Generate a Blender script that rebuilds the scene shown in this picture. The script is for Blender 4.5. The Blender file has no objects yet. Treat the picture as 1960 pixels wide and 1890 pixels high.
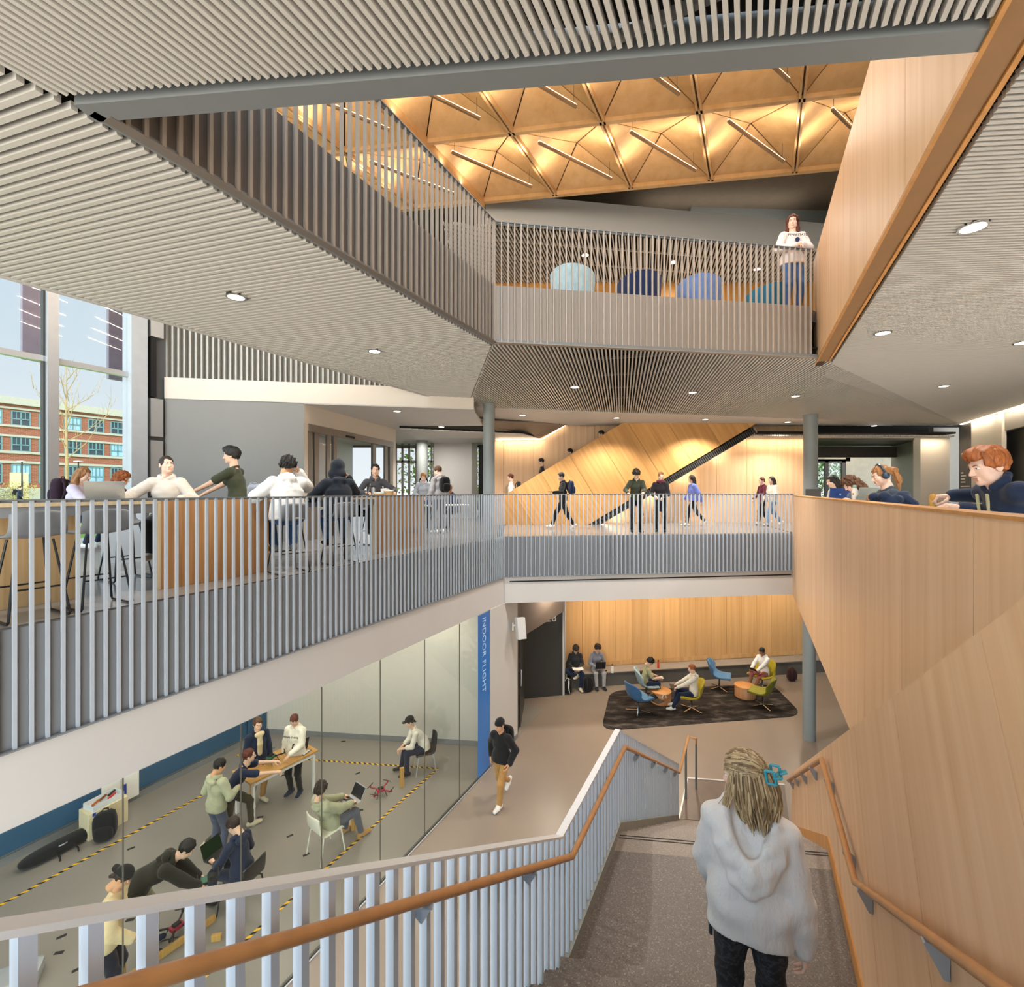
import bpy, math, random
import numpy as np
from mathutils import Vector, Matrix
random.seed(7)
SC = bpy.context.scene
COL = SC.collection
# ------------------------------------------------------------------ survey frame
# ground floor z = 0, eye height E above it, camera at the origin looking along +Y
E, F, CX, CY = 6.40, 900.0, 980.0, 940.0
D2 = (0.4496, 0.8932)      # direction of the atrium's long sides
NN = (0.8932, -0.4496)     # across the atrium, to the right
L1, LAND, L2, RAIL2, SOF, L3, RAIL3, COF = 0.0, 2.80, 5.27, 6.33, 8.66, 9.54, 10.50, 12.9
FB2, GB2 = 3.643, 4.29
def px(u, v, Y): return Vector(((u-CX)/F*Y, Y, E+(CY-v)/F*Y))
def pz(u, v, z):
    Y = F*(E-z)/(v-CY)
    return Vector(((u-CX)/F*Y, Y, z))
def sn(s, n, z=0.0): return Vector((D2[0]*s+NN[0]*n, D2[1]*s+NN[1]*n, z))
def su(u, n):
    r = (u-CX)/F
    return -n*(0.8932+0.4496*r)/(0.4496-0.8932*r)
def un(u, n, z=0.0): return sn(su(u, n), n, z)
# ------------------------------------------------------------------ materials
def lin(c):
    if isinstance(c, str):
        c = c.lstrip('#'); c = [int(c[i:i+2], 16) for i in (0, 2, 4)]
    o = []
    for x in c[:3]:
        x = x/255.0
        o.append(x/12.92 if x <= 0.04045 else ((x+0.055)/1.055)**2.4)
    return (o[0], o[1], o[2], 1.0)
MATS = {}
def newmat(name):
    m = bpy.data.materials.new(name); m.use_nodes = True
    nt = m.node_tree; b = nt.nodes['Principled BSDF']
    return m, nt, b
def link(nt, a, b): nt.links.new(a, b)
def coords(nt, scale=(1, 1, 1), kind='Object', rot=(0, 0, 0)):
    tc = nt.nodes.new('ShaderNodeTexCoord'); mp = nt.nodes.new('ShaderNodeMapping')
    mp.inputs['Scale'].default_value = scale; mp.inputs['Rotation'].default_value = rot
    link(nt, tc.outputs[kind], mp.inputs['Vector'])
    return mp.outputs['Vector']
def noise(nt, vec, scale=5, detail=2, rough=0.5):
    n = nt.nodes.new('ShaderNodeTexNoise')
    n.inputs['Scale'].default_value = scale; n.inputs['Detail'].default_value = detail; n.inputs['Roughness'].default_value = rough
    link(nt, vec, n.inputs['Vector'])
    return n.outputs['Fac']
def ramp(nt, fac, stops):
    r = nt.nodes.new('ShaderNodeValToRGB')
    el = r.color_ramp.elements
    while len(el) < len(stops): el.new(0.5)
    for e, (p, c) in zip(el, stops): e.position = p; e.color = c
    link(nt, fac, r.inputs['Fac'])
    return r.outputs['Color']
def shade(c, k):
    c = lin(c) if not (isinstance(c, tuple) and len(c) == 4) else c
    return (min(1, c[0]*k), min(1, c[1]*k), min(1, c[2]*k), 1)
def bump(nt, b, fac, strength=0.2, dist=0.01):
    n = nt.nodes.new('ShaderNodeBump'); n.inputs['Strength'].default_value = strength; n.inputs['Distance'].default_value = dist
    link(nt, fac, n.inputs['Height']); link(nt, n.outputs['Normal'], b.inputs['Normal'])
def plain(name, c, rough=0.5, metal=0.0, var=0.06, scale=6, spec=0.5, bmp=0.0):
    if name in MATS: return MATS[name]
    m, nt, b = newmat(name)
    f = noise(nt, coords(nt), scale, 3)
    link(nt, ramp(nt, f, [(0.3, shade(c, 1-var)), (0.7, shade(c, 1+var))]), b.inputs['Base Color'])
    b.inputs['Roughness'].default_value = rough; b.inputs['Metallic'].default_value = metal
    b.inputs['Specular IOR Level'].default_value = spec
    if bmp: bump(nt, b, noise(nt, coords(nt), scale*12, 2), bmp, 0.004)
    MATS[name] = m
    return m
def fabric(name, c, var=0.12, rough=0.9, scale=9):
    if name in MATS: return MATS[name]
    m, nt, b = newmat(name)
    f = noise(nt, coords(nt), scale, 4)
    link(nt, ramp(nt, f, [(0.3, shade(c, 1-var)), (0.7, shade(c, 1+var))]), b.inputs['Base Color'])
    b.inputs['Roughness'].default_value = rough; b.inputs['Specular IOR Level'].default_value = 0.2
    b.inputs['Sheen Weight'].default_value = 0.15
    bump(nt, b, noise(nt, coords(nt), 320, 2), 0.25, 0.003)
    MATS[name] = m
    return m
def wood(name, a, bcol, rough=0.42, grain=1.0, island=0.10):
    """flat-sawn veneer: grain along local z, each board a little different"""
    if name in MATS: return MATS[name]
    m, nt, b = newmat(name)
    geo = nt.nodes.new('ShaderNodeNewGeometry')
    vec = coords(nt, (9*grain, 9*grain, 0.35*grain))
    add = nt.nodes.new('ShaderNodeVectorMath'); add.operation = 'ADD'
    mul = nt.nodes.new('ShaderNodeMath'); mul.operation = 'MULTIPLY'; mul.inputs[1].default_value = 37.0
    link(nt, geo.outputs['Random Per Island'], mul.inputs[0])
    link(nt, vec, add.inputs[0]); link(nt, mul.outputs[0], add.inputs[1])
    f1 = noise(nt, add.outputs[0], 1.0, 4, 0.55)
    f2 = noise(nt, coords(nt, (190*grain, 190*grain, 3)), 1.0, 2)
    mx = nt.nodes.new('ShaderNodeMath'); mx.operation = 'MULTIPLY_ADD'; mx.inputs[1].default_value = 0.22
    link(nt, f2, mx.inputs[0]); link(nt, f1, mx.inputs[2])
    c1, c2 = lin(a), lin(bcol)
    base = ramp(nt, mx.outputs[0], [(0.36, c2), (0.56, tuple((x+y)/2 for x, y in zip(c1, c2))), (0.80, c1)])
    hsv = nt.nodes.new('ShaderNodeHueSaturation')
    mr = nt.nodes.new('ShaderNodeMapRange'); mr.inputs['To Min'].default_value = 1-island; mr.inputs['To Max'].default_value = 1+island
    link(nt, geo.outputs['Random Per Island'], mr.inputs['Value']); link(nt, mr.outputs[0], hsv.inputs['Value'])
    link(nt, base, hsv.inputs['Color']); link(nt, hsv.outputs['Color'], b.inputs['Base Color'])
    b.inputs['Roughness'].default_value = rough; b.inputs['Specular IOR Level'].default_value = 0.35
    MATS[name] = m
    return m
def terrazzo(name, base, chip, dark, rough=0.35, scale=60):
    m, nt, b = newmat(name)
    v = nt.nodes.new('ShaderNodeTexVoronoi'); v.inputs['Scale'].default_value = scale
    link(nt, coords(nt), v.inputs['Vector'])
    sep = nt.nodes.new('ShaderNodeSeparateColor'); link(nt, v.outputs['Color'], sep.inputs[0])
    sp = ramp(nt, sep.outputs[0], [(0.0, lin(dark)), (0.3, lin(base)), (0.86, lin(base)), (0.95, lin(chip))])
    sp_n = nt.nodes.new('ShaderNodeMixRGB'); sp_n.blend_type = 'MULTIPLY'; sp_n.inputs[0].default_value = 1
    link(nt, sp, sp_n.inputs[1])
    link(nt, ramp(nt, noise(nt, coords(nt), 1.2, 3), [(0.3, (0.88, 0.88, 0.88, 1)), (0.7, (1, 1, 1, 1))]), sp_n.inputs[2])
    link(nt, sp_n.outputs[0], b.inputs['Base Color']); b.inputs['Roughness'].default_value = rough
    return m
def concrete(name, a, c, rough=0.3, scale=0.8):
    m, nt, b = newmat(name)
    f = noise(nt, coords(nt), scale, 6, 0.6)
    link(nt, ramp(nt, f, [(0.3, lin(a)), (0.7, lin(c))]), b.inputs['Base Color'])
    b.inputs['Roughness'].default_value = rough
    return m
def glassy(name, tint=(1, 1, 1, 1), ior=1.45, boost=1.0):
    """thin architectural glass: see-through with a Fresnel reflection"""
    m = bpy.data.materials.new(name); m.use_nodes = True; nt = m.node_tree; nt.nodes.clear()
    o = nt.nodes.new('ShaderNodeOutputMaterial'); mix = nt.nodes.new('ShaderNodeMixShader')
    t = nt.nodes.new('ShaderNodeBsdfTransparent'); g = nt.nodes.new('ShaderNodeBsdfGlossy'); lw = nt.nodes.new('ShaderNodeLayerWeight'); pw = nt.nodes.new('ShaderNodeMath'); pw.operation = 'POWER'; pw.inputs[1].default_value = 5
    fr = nt.nodes.new('ShaderNodeMath'); fr.operation = 'MULTIPLY_ADD'; fr.inputs[1].default_value = 0.9; fr.inputs[2].default_value = 0.018
    lw.inputs['Blend'].default_value = 0.5; link(nt, lw.outputs['Facing'], pw.inputs[0]); link(nt, pw.outputs[0], fr.inputs[0])
    t.inputs['Color'].default_value = tint; g.inputs['Roughness'].default_value = 0.02
    g.inputs['Color'].default_value = (boost, boost, boost, 1)
    link(nt, fr.outputs[0], mix.inputs[0]); link(nt, t.outputs[0], mix.inputs[1]); link(nt, g.outputs[0], mix.inputs[2]); link(nt, mix.outputs[0], o.inputs[0])
    return m
def emit(name, c, s):
    m = bpy.data.materials.new(name); m.use_nodes = True; nt = m.node_tree; nt.nodes.clear()
    o = nt.nodes.new('ShaderNodeOutputMaterial'); e = nt.nodes.new('ShaderNodeEmission')
    e.inputs['Color'].default_value = lin(c); e.inputs['Strength'].default_value = s
    link(nt, e.outputs[0], o.inputs[0])
    return m
def hazard(name, scale=9.0):
    m, nt, b = newmat(name)
    w = nt.nodes.new('ShaderNodeTexWave'); w.inputs['Scale'].default_value = scale; w.bands_direction = 'DIAGONAL'
    link(nt, coords(nt), w.inputs['Vector'])
    r = ramp(nt, w.outputs['Fac'], [(0.49, lin('#1b1916')), (0.51, lin('#f0b81c'))])
    link(nt, r, b.inputs['Base Color']); b.inputs['Roughness'].default_value = 0.5
    return m
# ------------------------------------------------------------------ mesh builder
class MB:
    def __init__(s): s.v = []; s.f = []; s.m = []
    def add(s, vs, fs, mi=0):
        b = len(s.v); s.v.extend([tuple(p) for p in vs]); s.f.extend([tuple(i+b for i in f) for f in fs]); s.m.extend([mi]*len(fs)); return s
    def box(s, c, size, rot=None, mi=0):
        """centre, full size; rot = 3x3 Matrix"""
        c = Vector(c); h = [x/2 for x in size]; vs = []
        for z in (-1, 1):
            for y in (-1, 1):
                for x in (-1, 1):
                    p = Vector((x*h[0], y*h[1], z*h[2])); vs.append(c+(rot @ p if rot is not None else p))
        return s.add(vs, [(0, 2, 3, 1), (4, 5, 7, 6), (0, 1, 5, 4), (2, 6, 7, 3), (0, 4, 6, 2), (1, 3, 7, 5)], mi)
    def beam(s, a, b, w, h, up=(0, 0, 1), mi=0):
        """rectangular bar from a to b, w across, h along up"""
        a, b = Vector(a), Vector(b); d = (b-a); L = d.length; d.normalize(); up = Vector(up)
        x = d.cross(up)
        if x.length < 1e-6: x = d.cross(Vector((0, 1, 0)))
        x.normalize(); z = x.cross(d)
        R = Matrix((x, d, z)).transposed()
        return s.box((a+b)/2, (w, L, h), R, mi)
    def prism(s, poly, z0, z1, mi=0, mt=None):
        """vertical prism of a plan polygon"""
        n = len(poly); vs = [(p[0], p[1], z0) for p in poly]+[(p[0], p[1], z1) for p in poly]
        ar = sum(poly[i][0]*poly[(i+1) % n][1]-poly[(i+1) % n][0]*poly[i][1] for i in range(n))
        fs = [tuple(range(n, 2*n)), tuple(range(n-1, -1, -1))]+[(i, (i+1) % n, n+(i+1) % n, n+i) for i in range(n)]
        if ar < 0: fs = [f[::-1] for f in fs]
        return s.add(vs, fs, mi)
    def slab(s, pts, off, mi=0):
        """polygon in space thickened by vector off"""
        n = len(pts); off = Vector(off); a = [Vector(p) for p in pts]; vs = a+[p+off for p in a]
        nrm = Vector((0, 0, 0))
        for i in range(n): nrm += (a[i]-a[0]).cross(a[(i+1) % n]-a[0])
        fs = [tuple(range(n-1, -1, -1)), tuple(range(n, 2*n))]+[(i, (i+1) % n, n+(i+1) % n, n+i) for i in range(n)]
        if nrm.dot(off) < 0: fs = [f[::-1] for f in fs]
        return s.add(vs, fs, mi)
    def tube(s, pts, r, seg=8, mi=0, cap=True):
        pts = [Vector(p) for p in pts]; n = len(pts); rr = r if isinstance(r, (list, tuple)) else [r]*n
        vs = []; prev = None
        for i, p in enumerate(pts):
            t = (pts[min(i+1, n-1)]-pts[max(i-1, 0)]).normalized()
            if prev is None:
                x = t.cross(Vector((0, 0, 1)))
                if x.length < 1e-3: x = t.cross(Vector((0, 1, 0)))
            else: x = prev-t*prev.dot(t)
            x.normalize(); prev = x; y = t.cross(x)
            k = 1.0
            if 0 < i < n-1:
                c = (pts[i]-pts[i-1]).normalized().dot((pts[i+1]-pts[i]).normalized()); k = min(1.5, 1/math.sqrt(max(0.2, (1+c)/2)))
            for j in range(seg):
                a = 2*math.pi*j/seg; vs.append(p+(x*math.cos(a)+y*math.sin(a))*rr[i]*(k if n < 8 else 1))
        fs = [(i*seg+j, i*seg+(j+1) % seg, (i+1)*seg+(j+1) % seg, (i+1)*seg+j) for i in range(n-1) for j in range(seg)]
        if cap: fs += [tuple(range(seg-1, -1, -1)), tuple((n-1)*seg+j for j in range(seg))]
        return s.add(vs, fs, mi)
    def lathe(s, prof, c=(0, 0, 0), seg=20, mi=0, sx=1, sy=1, cap=True):
        vs = []; n = len(prof); c = Vector(c)
        for r, z in prof:
            for j in range(seg):
                a = 2*math.pi*j/seg; vs.append((c[0]+r*math.cos(a)*sx, c[1]+r*math.sin(a)*sy, c[2]+z))
        fs = [(i*seg+j, i*seg+(j+1) % seg, (i+1)*seg+(j+1) % seg, (i+1)*seg+j) for i in range(n-1) for j in range(seg)]
        if cap: fs += [tuple(range(seg-1, -1, -1)), tuple((n-1)*seg+j for j in range(seg))]
        return s.add(vs, fs, mi)
    def ball(s, c, r, seg=12, mi=0):
        r = r if isinstance(r, (tuple, list)) else (r, r, r); k = seg//2; prof = []
        vs = []; c = Vector(c)
        for i in range(1, k):
            th = math.pi*i/k
            for j in range(seg):
                a = 2*math.pi*j/seg; vs.append(c+Vector((r[0]*math.sin(th)*math.cos(a), r[1]*math.sin(th)*math.sin(a), r[2]*math.cos(th))))
        vs += [c+Vector((0, 0, r[2])), c-Vector((0, 0, r[2]))]; t, b = len(vs)-2, len(vs)-1
        fs = [(i*seg+j, (i+1)*seg+j, (i+1)*seg+(j+1) % seg, i*seg+(j+1) % seg) for i in range(k-2) for j in range(seg)]
        fs += [(t, j, (j+1) % seg) for j in range(seg)]+[(b, (k-2)*seg+(j+1) % seg, (k-2)*seg+j) for j in range(seg)]
        return s.add(vs, fs, mi)
    def grid(s, fn, nu, nv, mi=0, closed=False):
        vs = [fn(i/(nu-1), j/(nv-1)) for i in range(nu) for j in range(nv)]
        return s.add(vs, [(i*nv+j, (i+1)*nv+j, (i+1)*nv+j+1, i*nv+j+1) for i in range(nu-1) for j in range(nv-1)], mi)
    def shell(s, fn, nu, nv, th, mi=0, mi2=None):
        """grid surface thickened along its normals: inner layer mi, outer mi2"""
        P = [[Vector(fn(i/(nu-1), j/(nv-1))) for j in range(nv)] for i in range(nu)]
        Q = []
        for i in range(nu):
            row = []
            for j in range(nv):
                a = P[min(i+1, nu-1)][j]-P[max(i-1, 0)][j]; b = P[i][min(j+1, nv-1)]-P[i][max(j-1, 0)]
                n = a.cross(b); n = n.normalized() if n.length > 1e-9 else Vector((0, 0, 1)); row.append(P[i][j]-n*th)
            Q.append(row)
        mi2 = mi if mi2 is None else mi2
        b0 = len(s.v)
        flat = [p for r in P for p in r]+[p for r in Q for p in r]; o = nu*nv
        f1 = [(i*nv+j, (i+1)*nv+j, (i+1)*nv+j+1, i*nv+j+1) for i in range(nu-1) for j in range(nv-1)]
        f2 = [(o+i*nv+j, o+i*nv+j+1, o+(i+1)*nv+j+1, o+(i+1)*nv+j) for i in range(nu-1) for j in range(nv-1)]
        rim = []
        for i in range(nu-1):
            rim += [(i*nv, o+i*nv, o+(i+1)*nv, (i+1)*nv), (i*nv+nv-1, (i+1)*nv+nv-1, o+(i+1)*nv+nv-1, o+i*nv+nv-1)]
        for j in range(nv-1):
            k = (nu-1)*nv
            rim += [(j, j+1, o+j+1, o+j), (k+j, o+k+j, o+k+j+1, k+j+1)]
        s.v.extend([tuple(p) for p in flat])
        for fs, m_ in ((f1, mi), (f2, mi2), (rim, mi2)):
            s.f.extend([tuple(i+b0 for i in f) for f in fs]); s.m.extend([m_]*len(fs))
        return s
def obj(name, mb, mat, parent=None, smooth=False, M=None, bevel=0.0, angle=40):
    me = bpy.data.meshes.new(name); me.from_pydata(mb.v, [], mb.f)
    for m in (mat if isinstance(mat, (list, tuple)) else [mat]): me.materials.append(m)
    if any(mb.m): me.polygons.foreach_set('material_index', mb.m)
    if smooth: me.polygons.foreach_set('use_smooth', [True]*len(me.polygons))
    me.update()
    if smooth and angle < 180:
        try: me.set_sharp_from_angle(angle=math.radians(angle))
        except Exception: pass
    o = bpy.data.objects.new(name, me); COL.objects.link(o)
    if M is not None: o.matrix_world = M
    if parent is not None: o.parent = parent
    if bevel:
        md = o.modifiers.new('bevel', 'BEVEL'); md.width = bevel; md.segments = 2; md.limit_method = 'ANGLE'
    return o
def tag(o, label=None, cat=None, group=None, kind=None):
    if label: o['label'] = label
    if cat: o['category'] = cat
    if group: o['group'] = group
    if kind: o['kind'] = kind
    return o
def thing(name, label, cat, loc=(0, 0, 0), rz=0.0, group=None, scale=1.0):
    o = bpy.data.objects.new(name, None); COL.objects.link(o); o.empty_display_size = 0.1
    o.location = loc; o.rotation_euler = (0, 0, rz); o.scale = (scale,)*3
    return tag(o, label, cat, group)
def dup(root, label, loc, rz=0.0, group=None):
    r = root.copy(); COL.objects.link(r); r.location = loc; r.rotation_euler = (0, 0, rz); r['label'] = label
    if group: r['group'] = group
    for ch in list(root.children):
        c = ch.copy(); COL.objects.link(c); c.parent = r
        for g in list(ch.children):
            d = g.copy(); COL.objects.link(d); d.parent = c
    return r
def struct(name, mb, mat, label=None, parent=None, **k):
    o = obj(name, mb, mat, parent, **k)
    if parent is None: tag(o, label, None, None, 'structure')
    return o
def frame(O, ax, az):
    ax = Vector(ax).normalized(); az = Vector(az).normalized(); ay = az.cross(ax).normalized()
    M = Matrix((ax, ay, az)).transposed().to_4x4(); M.translation = Vector(O)
    return M
def clip(poly, a, b, c):
    """keep a*x+b*y<=c"""
    out = []
    for i in range(len(poly)):
        p, q = poly[i], poly[(i+1) % len(poly)]
        dp, dq = a*p[0]+b*p[1]-c, a*q[0]+b*q[1]-c
        if dp <= 0: out.append(p)
        if dp*dq < 0:
            t = dp/(dp-dq); out.append((p[0]+t*(q[0]-p[0]), p[1]+t*(q[1]-p[1])))
    return out
def boards(mb, poly, cuts, y0, y1, gap=0.005, mi=0, back=None, mb_back=1):
    """cut a wall polygon (local x,z) at the given x into boards, standing between local y0 and y1"""
    cuts = [-1e3]+sorted(cuts)+[1e3]
    for a, b in zip(cuts, cuts[1:]):
        p = clip(clip(poly, -1, 0, -(a+gap)), 1, 0, b-gap)
        if len(p) >= 3: mb.slab([(x, y0, z) for x, z in p], (0, y1-y0, 0), mi)
    if back is not None: mb.slab([(x, back[0], z) for x, z in poly], (0, back[1]-back[0], 0), mb_back)
def text(body, size, M, mat, parent, name='lettering', extrude=0.002, align='CENTER', font_scale=1.0):
    cu = bpy.data.curves.new(name, 'FONT'); cu.body = body; cu.size = size; cu.extrude = extrude; cu.align_x = align; cu.align_y = 'CENTER'
    cu.materials.append(mat); cu.space_character = 1.05
    t = bpy.data.objects.new(name+'_outline', cu); COL.objects.link(t)
    me = bpy.data.meshes.new_from_object(t.evaluated_get(bpy.context.evaluated_depsgraph_get()))
    bpy.data.objects.remove(t); bpy.data.curves.remove(cu)
    if not me.materials: me.materials.append(mat)
    o = bpy.data.objects.new(name, me); COL.objects.link(o)
    o.parent = parent; o.matrix_local = M
    return o
WORLD_S, SUN_S, LED_W, DL_W, LAB_W, LOUNGE_W, COVE_W, EXPO = 1.0, 3.0, 9.0, 230.0, 26.0, 48.0, 9.0, 0.08
GROUND_FILL_K, SUNSIDE_FILL_K, LEDD_W, RIGHT_W, TOP_W = 2.4, 5.5, 18.0, 2000.0, 1100.0
# ------------------------------------------------------------------ palette
OAK = wood('oak_veneer', '#eac59f', '#d9ad80', island=0.05)
OAKD = wood('oak_deep', '#cf9450', '#b17a3a')
OAKT = wood('oak_tables', '#c09060', '#9a6c40', grain=2.0)
RAILW = plain('handrail_oak', '#bd8b5a', 0.35, var=0.10, scale=9)
GAP = plain('joint_shadow', '#3a2818', 0.9)
WHITE = plain('white_gypsum', '#c9c6c3', 0.6, var=0.015, scale=1.5)
WARMW = plain('warm_white_wall', '#d9cfc2', 0.6, var=0.02, scale=1.5)
GREYW = plain('grey_wall', '#868480', 0.6, var=0.02, scale=1.5)
GREENGREY = plain('olive_grey_wall', '#6d6f6b', 0.6, var=0.02, scale=1.5)
CHAR = plain('charcoal_paint', '#3a3936', 0.5, var=0.03)
BROWNG = plain('taupe_metal', '#665a52', 0.5, var=0.03)
LOUV = plain('louvre_paint', '#c6c3be', 0.5, var=0.02)
BLACKP = plain('plenum_black', '#141414', 0.9, var=0.2)
STEELB = plain('balustrade_paint', '#aeb6c0', 0.45, var=0.02)
STAIRB = plain('stair_fin_paint', '#c3cfdf', 0.4, var=0.02)
FASC = plain('fascia_grey', '#7f8286', 0.5, var=0.02)
TAUPE = plain('upper_fascia_taupe', '#94897f', 0.5, var=0.02)
TRIMG = plain('trim_grey', '#767a7d', 0.45, var=0.02)
BRONZE = plain('bronze_channel', '#916838', 0.45, 0.1, var=0.05)
ALU = plain('aluminium', '#c9ccd0', 0.35, 0.6, var=0.02)
DARKM = plain('dark_metal', '#2b2c2e', 0.4, 0.5, var=0.05)
CHROME = plain('chrome', '#d8d9da', 0.15, 1.0, var=0.02)
COLP = plain('column_paint', '#8f9594', 0.5, var=0.02)
RUBBER = plain('rubber', '#1c1c1c', 0.8)
PAPER = plain('paper', '#e8e6e0', 0.8, var=0.02)
BLUEPAD = plain('blue_wall_pad', '#2f5573', 0.6, var=0.05)
LAPS = plain('laptop_silver', '#b9bcc0', 0.35, 0.5)
LAPD = plain('laptop_dark', '#232326', 0.4)
FLOOR1 = concrete('ground_floor_concrete', '#8a7c70', '#958779', 0.32, 0.35)
FLOORL = concrete('lab_floor', '#878078', '#8f8981', 0.3, 0.35)
FLOOR2 = concrete('upper_floor_concrete', '#807c78', '#95918c', 0.18)
TERR = terrazzo('stair_terrazzo', '#6a615a', '#8b847b', '#554d47', 0.45, 130)
TERR2 = terrazzo('nosing_terrazzo', '#8d8177', '#a0968b', '#7b7067', 0.45, 140)
GLASS = glassy('clear_glass')
GLASSL = glassy('lab_glass', (0.93, 0.95, 0.93, 1), 1.5)
RUGM = None
def _rug():
    m, nt, b = newmat('charcoal_rug')
    f = noise(nt, coords(nt, (1.2, 3.2, 1)), 1.5, 6, 0.65)
    link(nt, ramp(nt, f, [(0.38, lin('#2b2724')), (0.52, lin('#3d3733')), (0.68, lin('#6a615a'))]), b.inputs['Base Color'])
    b.inputs['Roughness'].default_value = 0.95; b.inputs['Specular IOR Level'].default_value = 0.1
    bump(nt, b, noise(nt, coords(nt), 200, 2), 0.4, 0.006)
    return m
RUGM = _rug()
LED = emit('lamp_glow', '#fff1dc', 6.0)
LEDW = emit('warm_led', '#ffdfb0', 4.0)
COVE = emit('cove_led', '#ffe9cf', 7.0)
Z = Vector((0, 0, 1)); D = Vector((D2[0], D2[1], 0)); N = Vector((NN[0], NN[1], 0))
P0 = Vector((-0.19, 11.54, 0)); PB = Vector((7.52, 12.53, 0))
C3 = Vector((-0.262, 7.15, 0)); C3R = Vector((5.10, 7.97, 0))
NEARL = Vector((-2.45, 2.83, 0)); NEARR = Vector((2.43, 2.37, 0))
# ------------------------------------------------------------------ floors
b = MB(); b.prism([(-24, -5), (24, -5), (24, 24), (-24, 24)], -0.3, 0.0); struct('floor', b, FLOOR1, 'polished brown concrete ground floor')
b = MB(); b.prism([tuple(sn(-4, -5.36)[:2]), tuple(sn(12.7, -5.36)[:2]), tuple(sn(14.6, -11.4)[:2]), tuple(sn(-4, -11.4)[:2])], 0.0, 0.004); struct('floor_lab', b, FLOORL, 'grey floor inside the glass-walled lab')
SL = sn(-3, -5.49); SLo = sn(-3, -11.6)
b = MB()
b.prism([tuple(SL[:2]), tuple(sn(su(962, -5.49), -5.49)[:2]), (-0.19, 20.5), (-12.5, 20.5), tuple(sn(7, -13)[:2]), tuple(SLo[:2])], L2-0.4, L2)
b.prism([(-0.40, 11.66), (7.50, 12.66), (9.6, 20.5), (-0.40, 20.5)], L2-0.4, L2)
b.prism([tuple(sn(-3, 1.16)[:2]), tuple(sn(-3, 14)[:2]), (27, 20.5), (9.6, 20.5), tuple((PB+Vector((0.1, 0.13, 0)))[:2])], L2-0.4, L2)
struct('floor_upper', b, FLOOR2, 'polished grey floor of the middle level')
b = MB()
b.prism([(-0.28, 7.27)]+[(5.1, 8.09), (16, 15), (-2, 15)], L3-0.2, L3)
b.prism([tuple(sn(-2, -3.59)[:2]), tuple(sn(su(943, -3.59), -3.59)[:2]), (-2, 15), tuple(sn(9.5, -7.0)[:2]), tuple(sn(-2, -7.0)[:2])], L3-0.2, L3)
b.prism([tuple(sn(-2, 1.21)[:2]), (5.45, 8.09), (16, 15), tuple(sn(-2, 9)[:2])], L3-0.2, L3)
struct('floor_top', b, FLOOR2, 'floor of the top level')
# lab ceiling and bulkheads under the middle level
b = MB(); b.prism([tuple(sn(-4, -5.5)[:2]), tuple(sn(10.9, -5.5)[:2]), tuple(sn(14.6, -11.5)[:2]), tuple(sn(-4, -11.5)[:2])], FB2+0.02, FB2+0.12)
b.prism([tuple((P0+Vector((0.1, 0.2, 0)))[:2]), tuple(PB[:2]), (9.6, 19), (-0.19, 19)], FB2+0.02, FB2+0.12)
struct('ceiling_lower', b, WHITE, 'white ceiling under the middle level')
# white fascia bands under the balustrades
b = MB()
b.beam(sn(-3, -5.43, (FB2+GB2)/2), sn(su(965, -5.36), -5.43, (FB2+GB2)/2), 0.12, GB2-FB2)
struct('trim_1', b, WHITE, 'long white fascia under the left balcony')
b = MB()
e2 = (PB-P0).normalized(); e2p = Vector((-e2.y, e2.x, 0))
b.beam(P0+e2p*0.06+Z*(FB2+GB2)/2, PB+e2p*0.06+Z*(FB2+GB2)/2, 0.12, GB2-FB2)
b.beam(P0+e2p*-0.004+e2*0.13+Z*(GB2-0.12), PB+e2p*-0.004-e2*0.1+Z*(GB2-0.12), 0.02, 0.03, mi=1)
struct('trim_2', b, [WHITE, RUBBER], 'white bridge fascia with a dark slot diffuser')
# ------------------------------------------------------------------ balustrades
def balustrade(label, a, bb, z_bot, z_floor, z_rail, pitch, T, Dp, mats, out, rail_w=0.05, fasc=True, start=0.0):
    """straight guard from a to bb; out = unit vector towards the void"""
    a, bb = Vector((a[0], a[1], 0)), Vector((bb[0], bb[1], 0)); d = (bb-a).normalized(); L = (bb-a).length
    barm, panm, railm = mats
    root = thing('balustrade', label, 'balustrade', a+Z*z_bot, 0.0)
    M0 = Matrix.Translation(-(a+Z*z_bot))
    r = MB(); r.beam(a+Z*(z_rail-0.006), bb+Z*(z_rail-0.006), rail_w, 0.012)
    r.beam(a-out*0.012+Z*(z_rail-0.02), bb-out*0.012+Z*(z_rail-0.02), 0.02, 0.02)
    o = obj('top_rail', r, railm, root); o.location = -(a+Z*z_bot)
    if fasc:
        r = MB(); k = -out*(Dp/2+0.02); r.beam(a+k+Z*(z_bot+z_floor)/2, bb+k+Z*(z_bot+z_floor)/2, 0.03, z_floor-z_bot)
        r.beam(a+Z*(z_bot-0.004), bb+Z*(z_bot-0.004), Dp+0.05, 0.012)
        o = obj('fascia_panel', r, panm, root); o.location = -(a+Z*z_bot)
    ang = math.atan2(d.y, d.x)
    bm = MB(); bm.box((0, 0, (z_rail-0.012-z_bot)/2), (T, Dp, z_rail-0.012-z_bot)); me = None
    n = int(L/pitch); first = None
    for i in range(n+1):
        p = a+d*(start+i*pitch)
        if (p-a).length > L: break
        if first is None:
            first = obj('baluster', bm, barm, root); o = first
        else:
            o = first.copy(); COL.objects.link(o); o.parent = root
        o.location = p-a; o.rotation_euler = (0, 0, ang)
    return root
balustrade('grey balustrade of flat bars along the left middle-level balcony', sn(1.25, -5.36), sn(su(965, -5.36), -5.36), GB2, L2, RAIL2, 0.1016, 0.025, 0.028, (STEELB, FASC, TRIMG), N, start=0.05)
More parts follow.
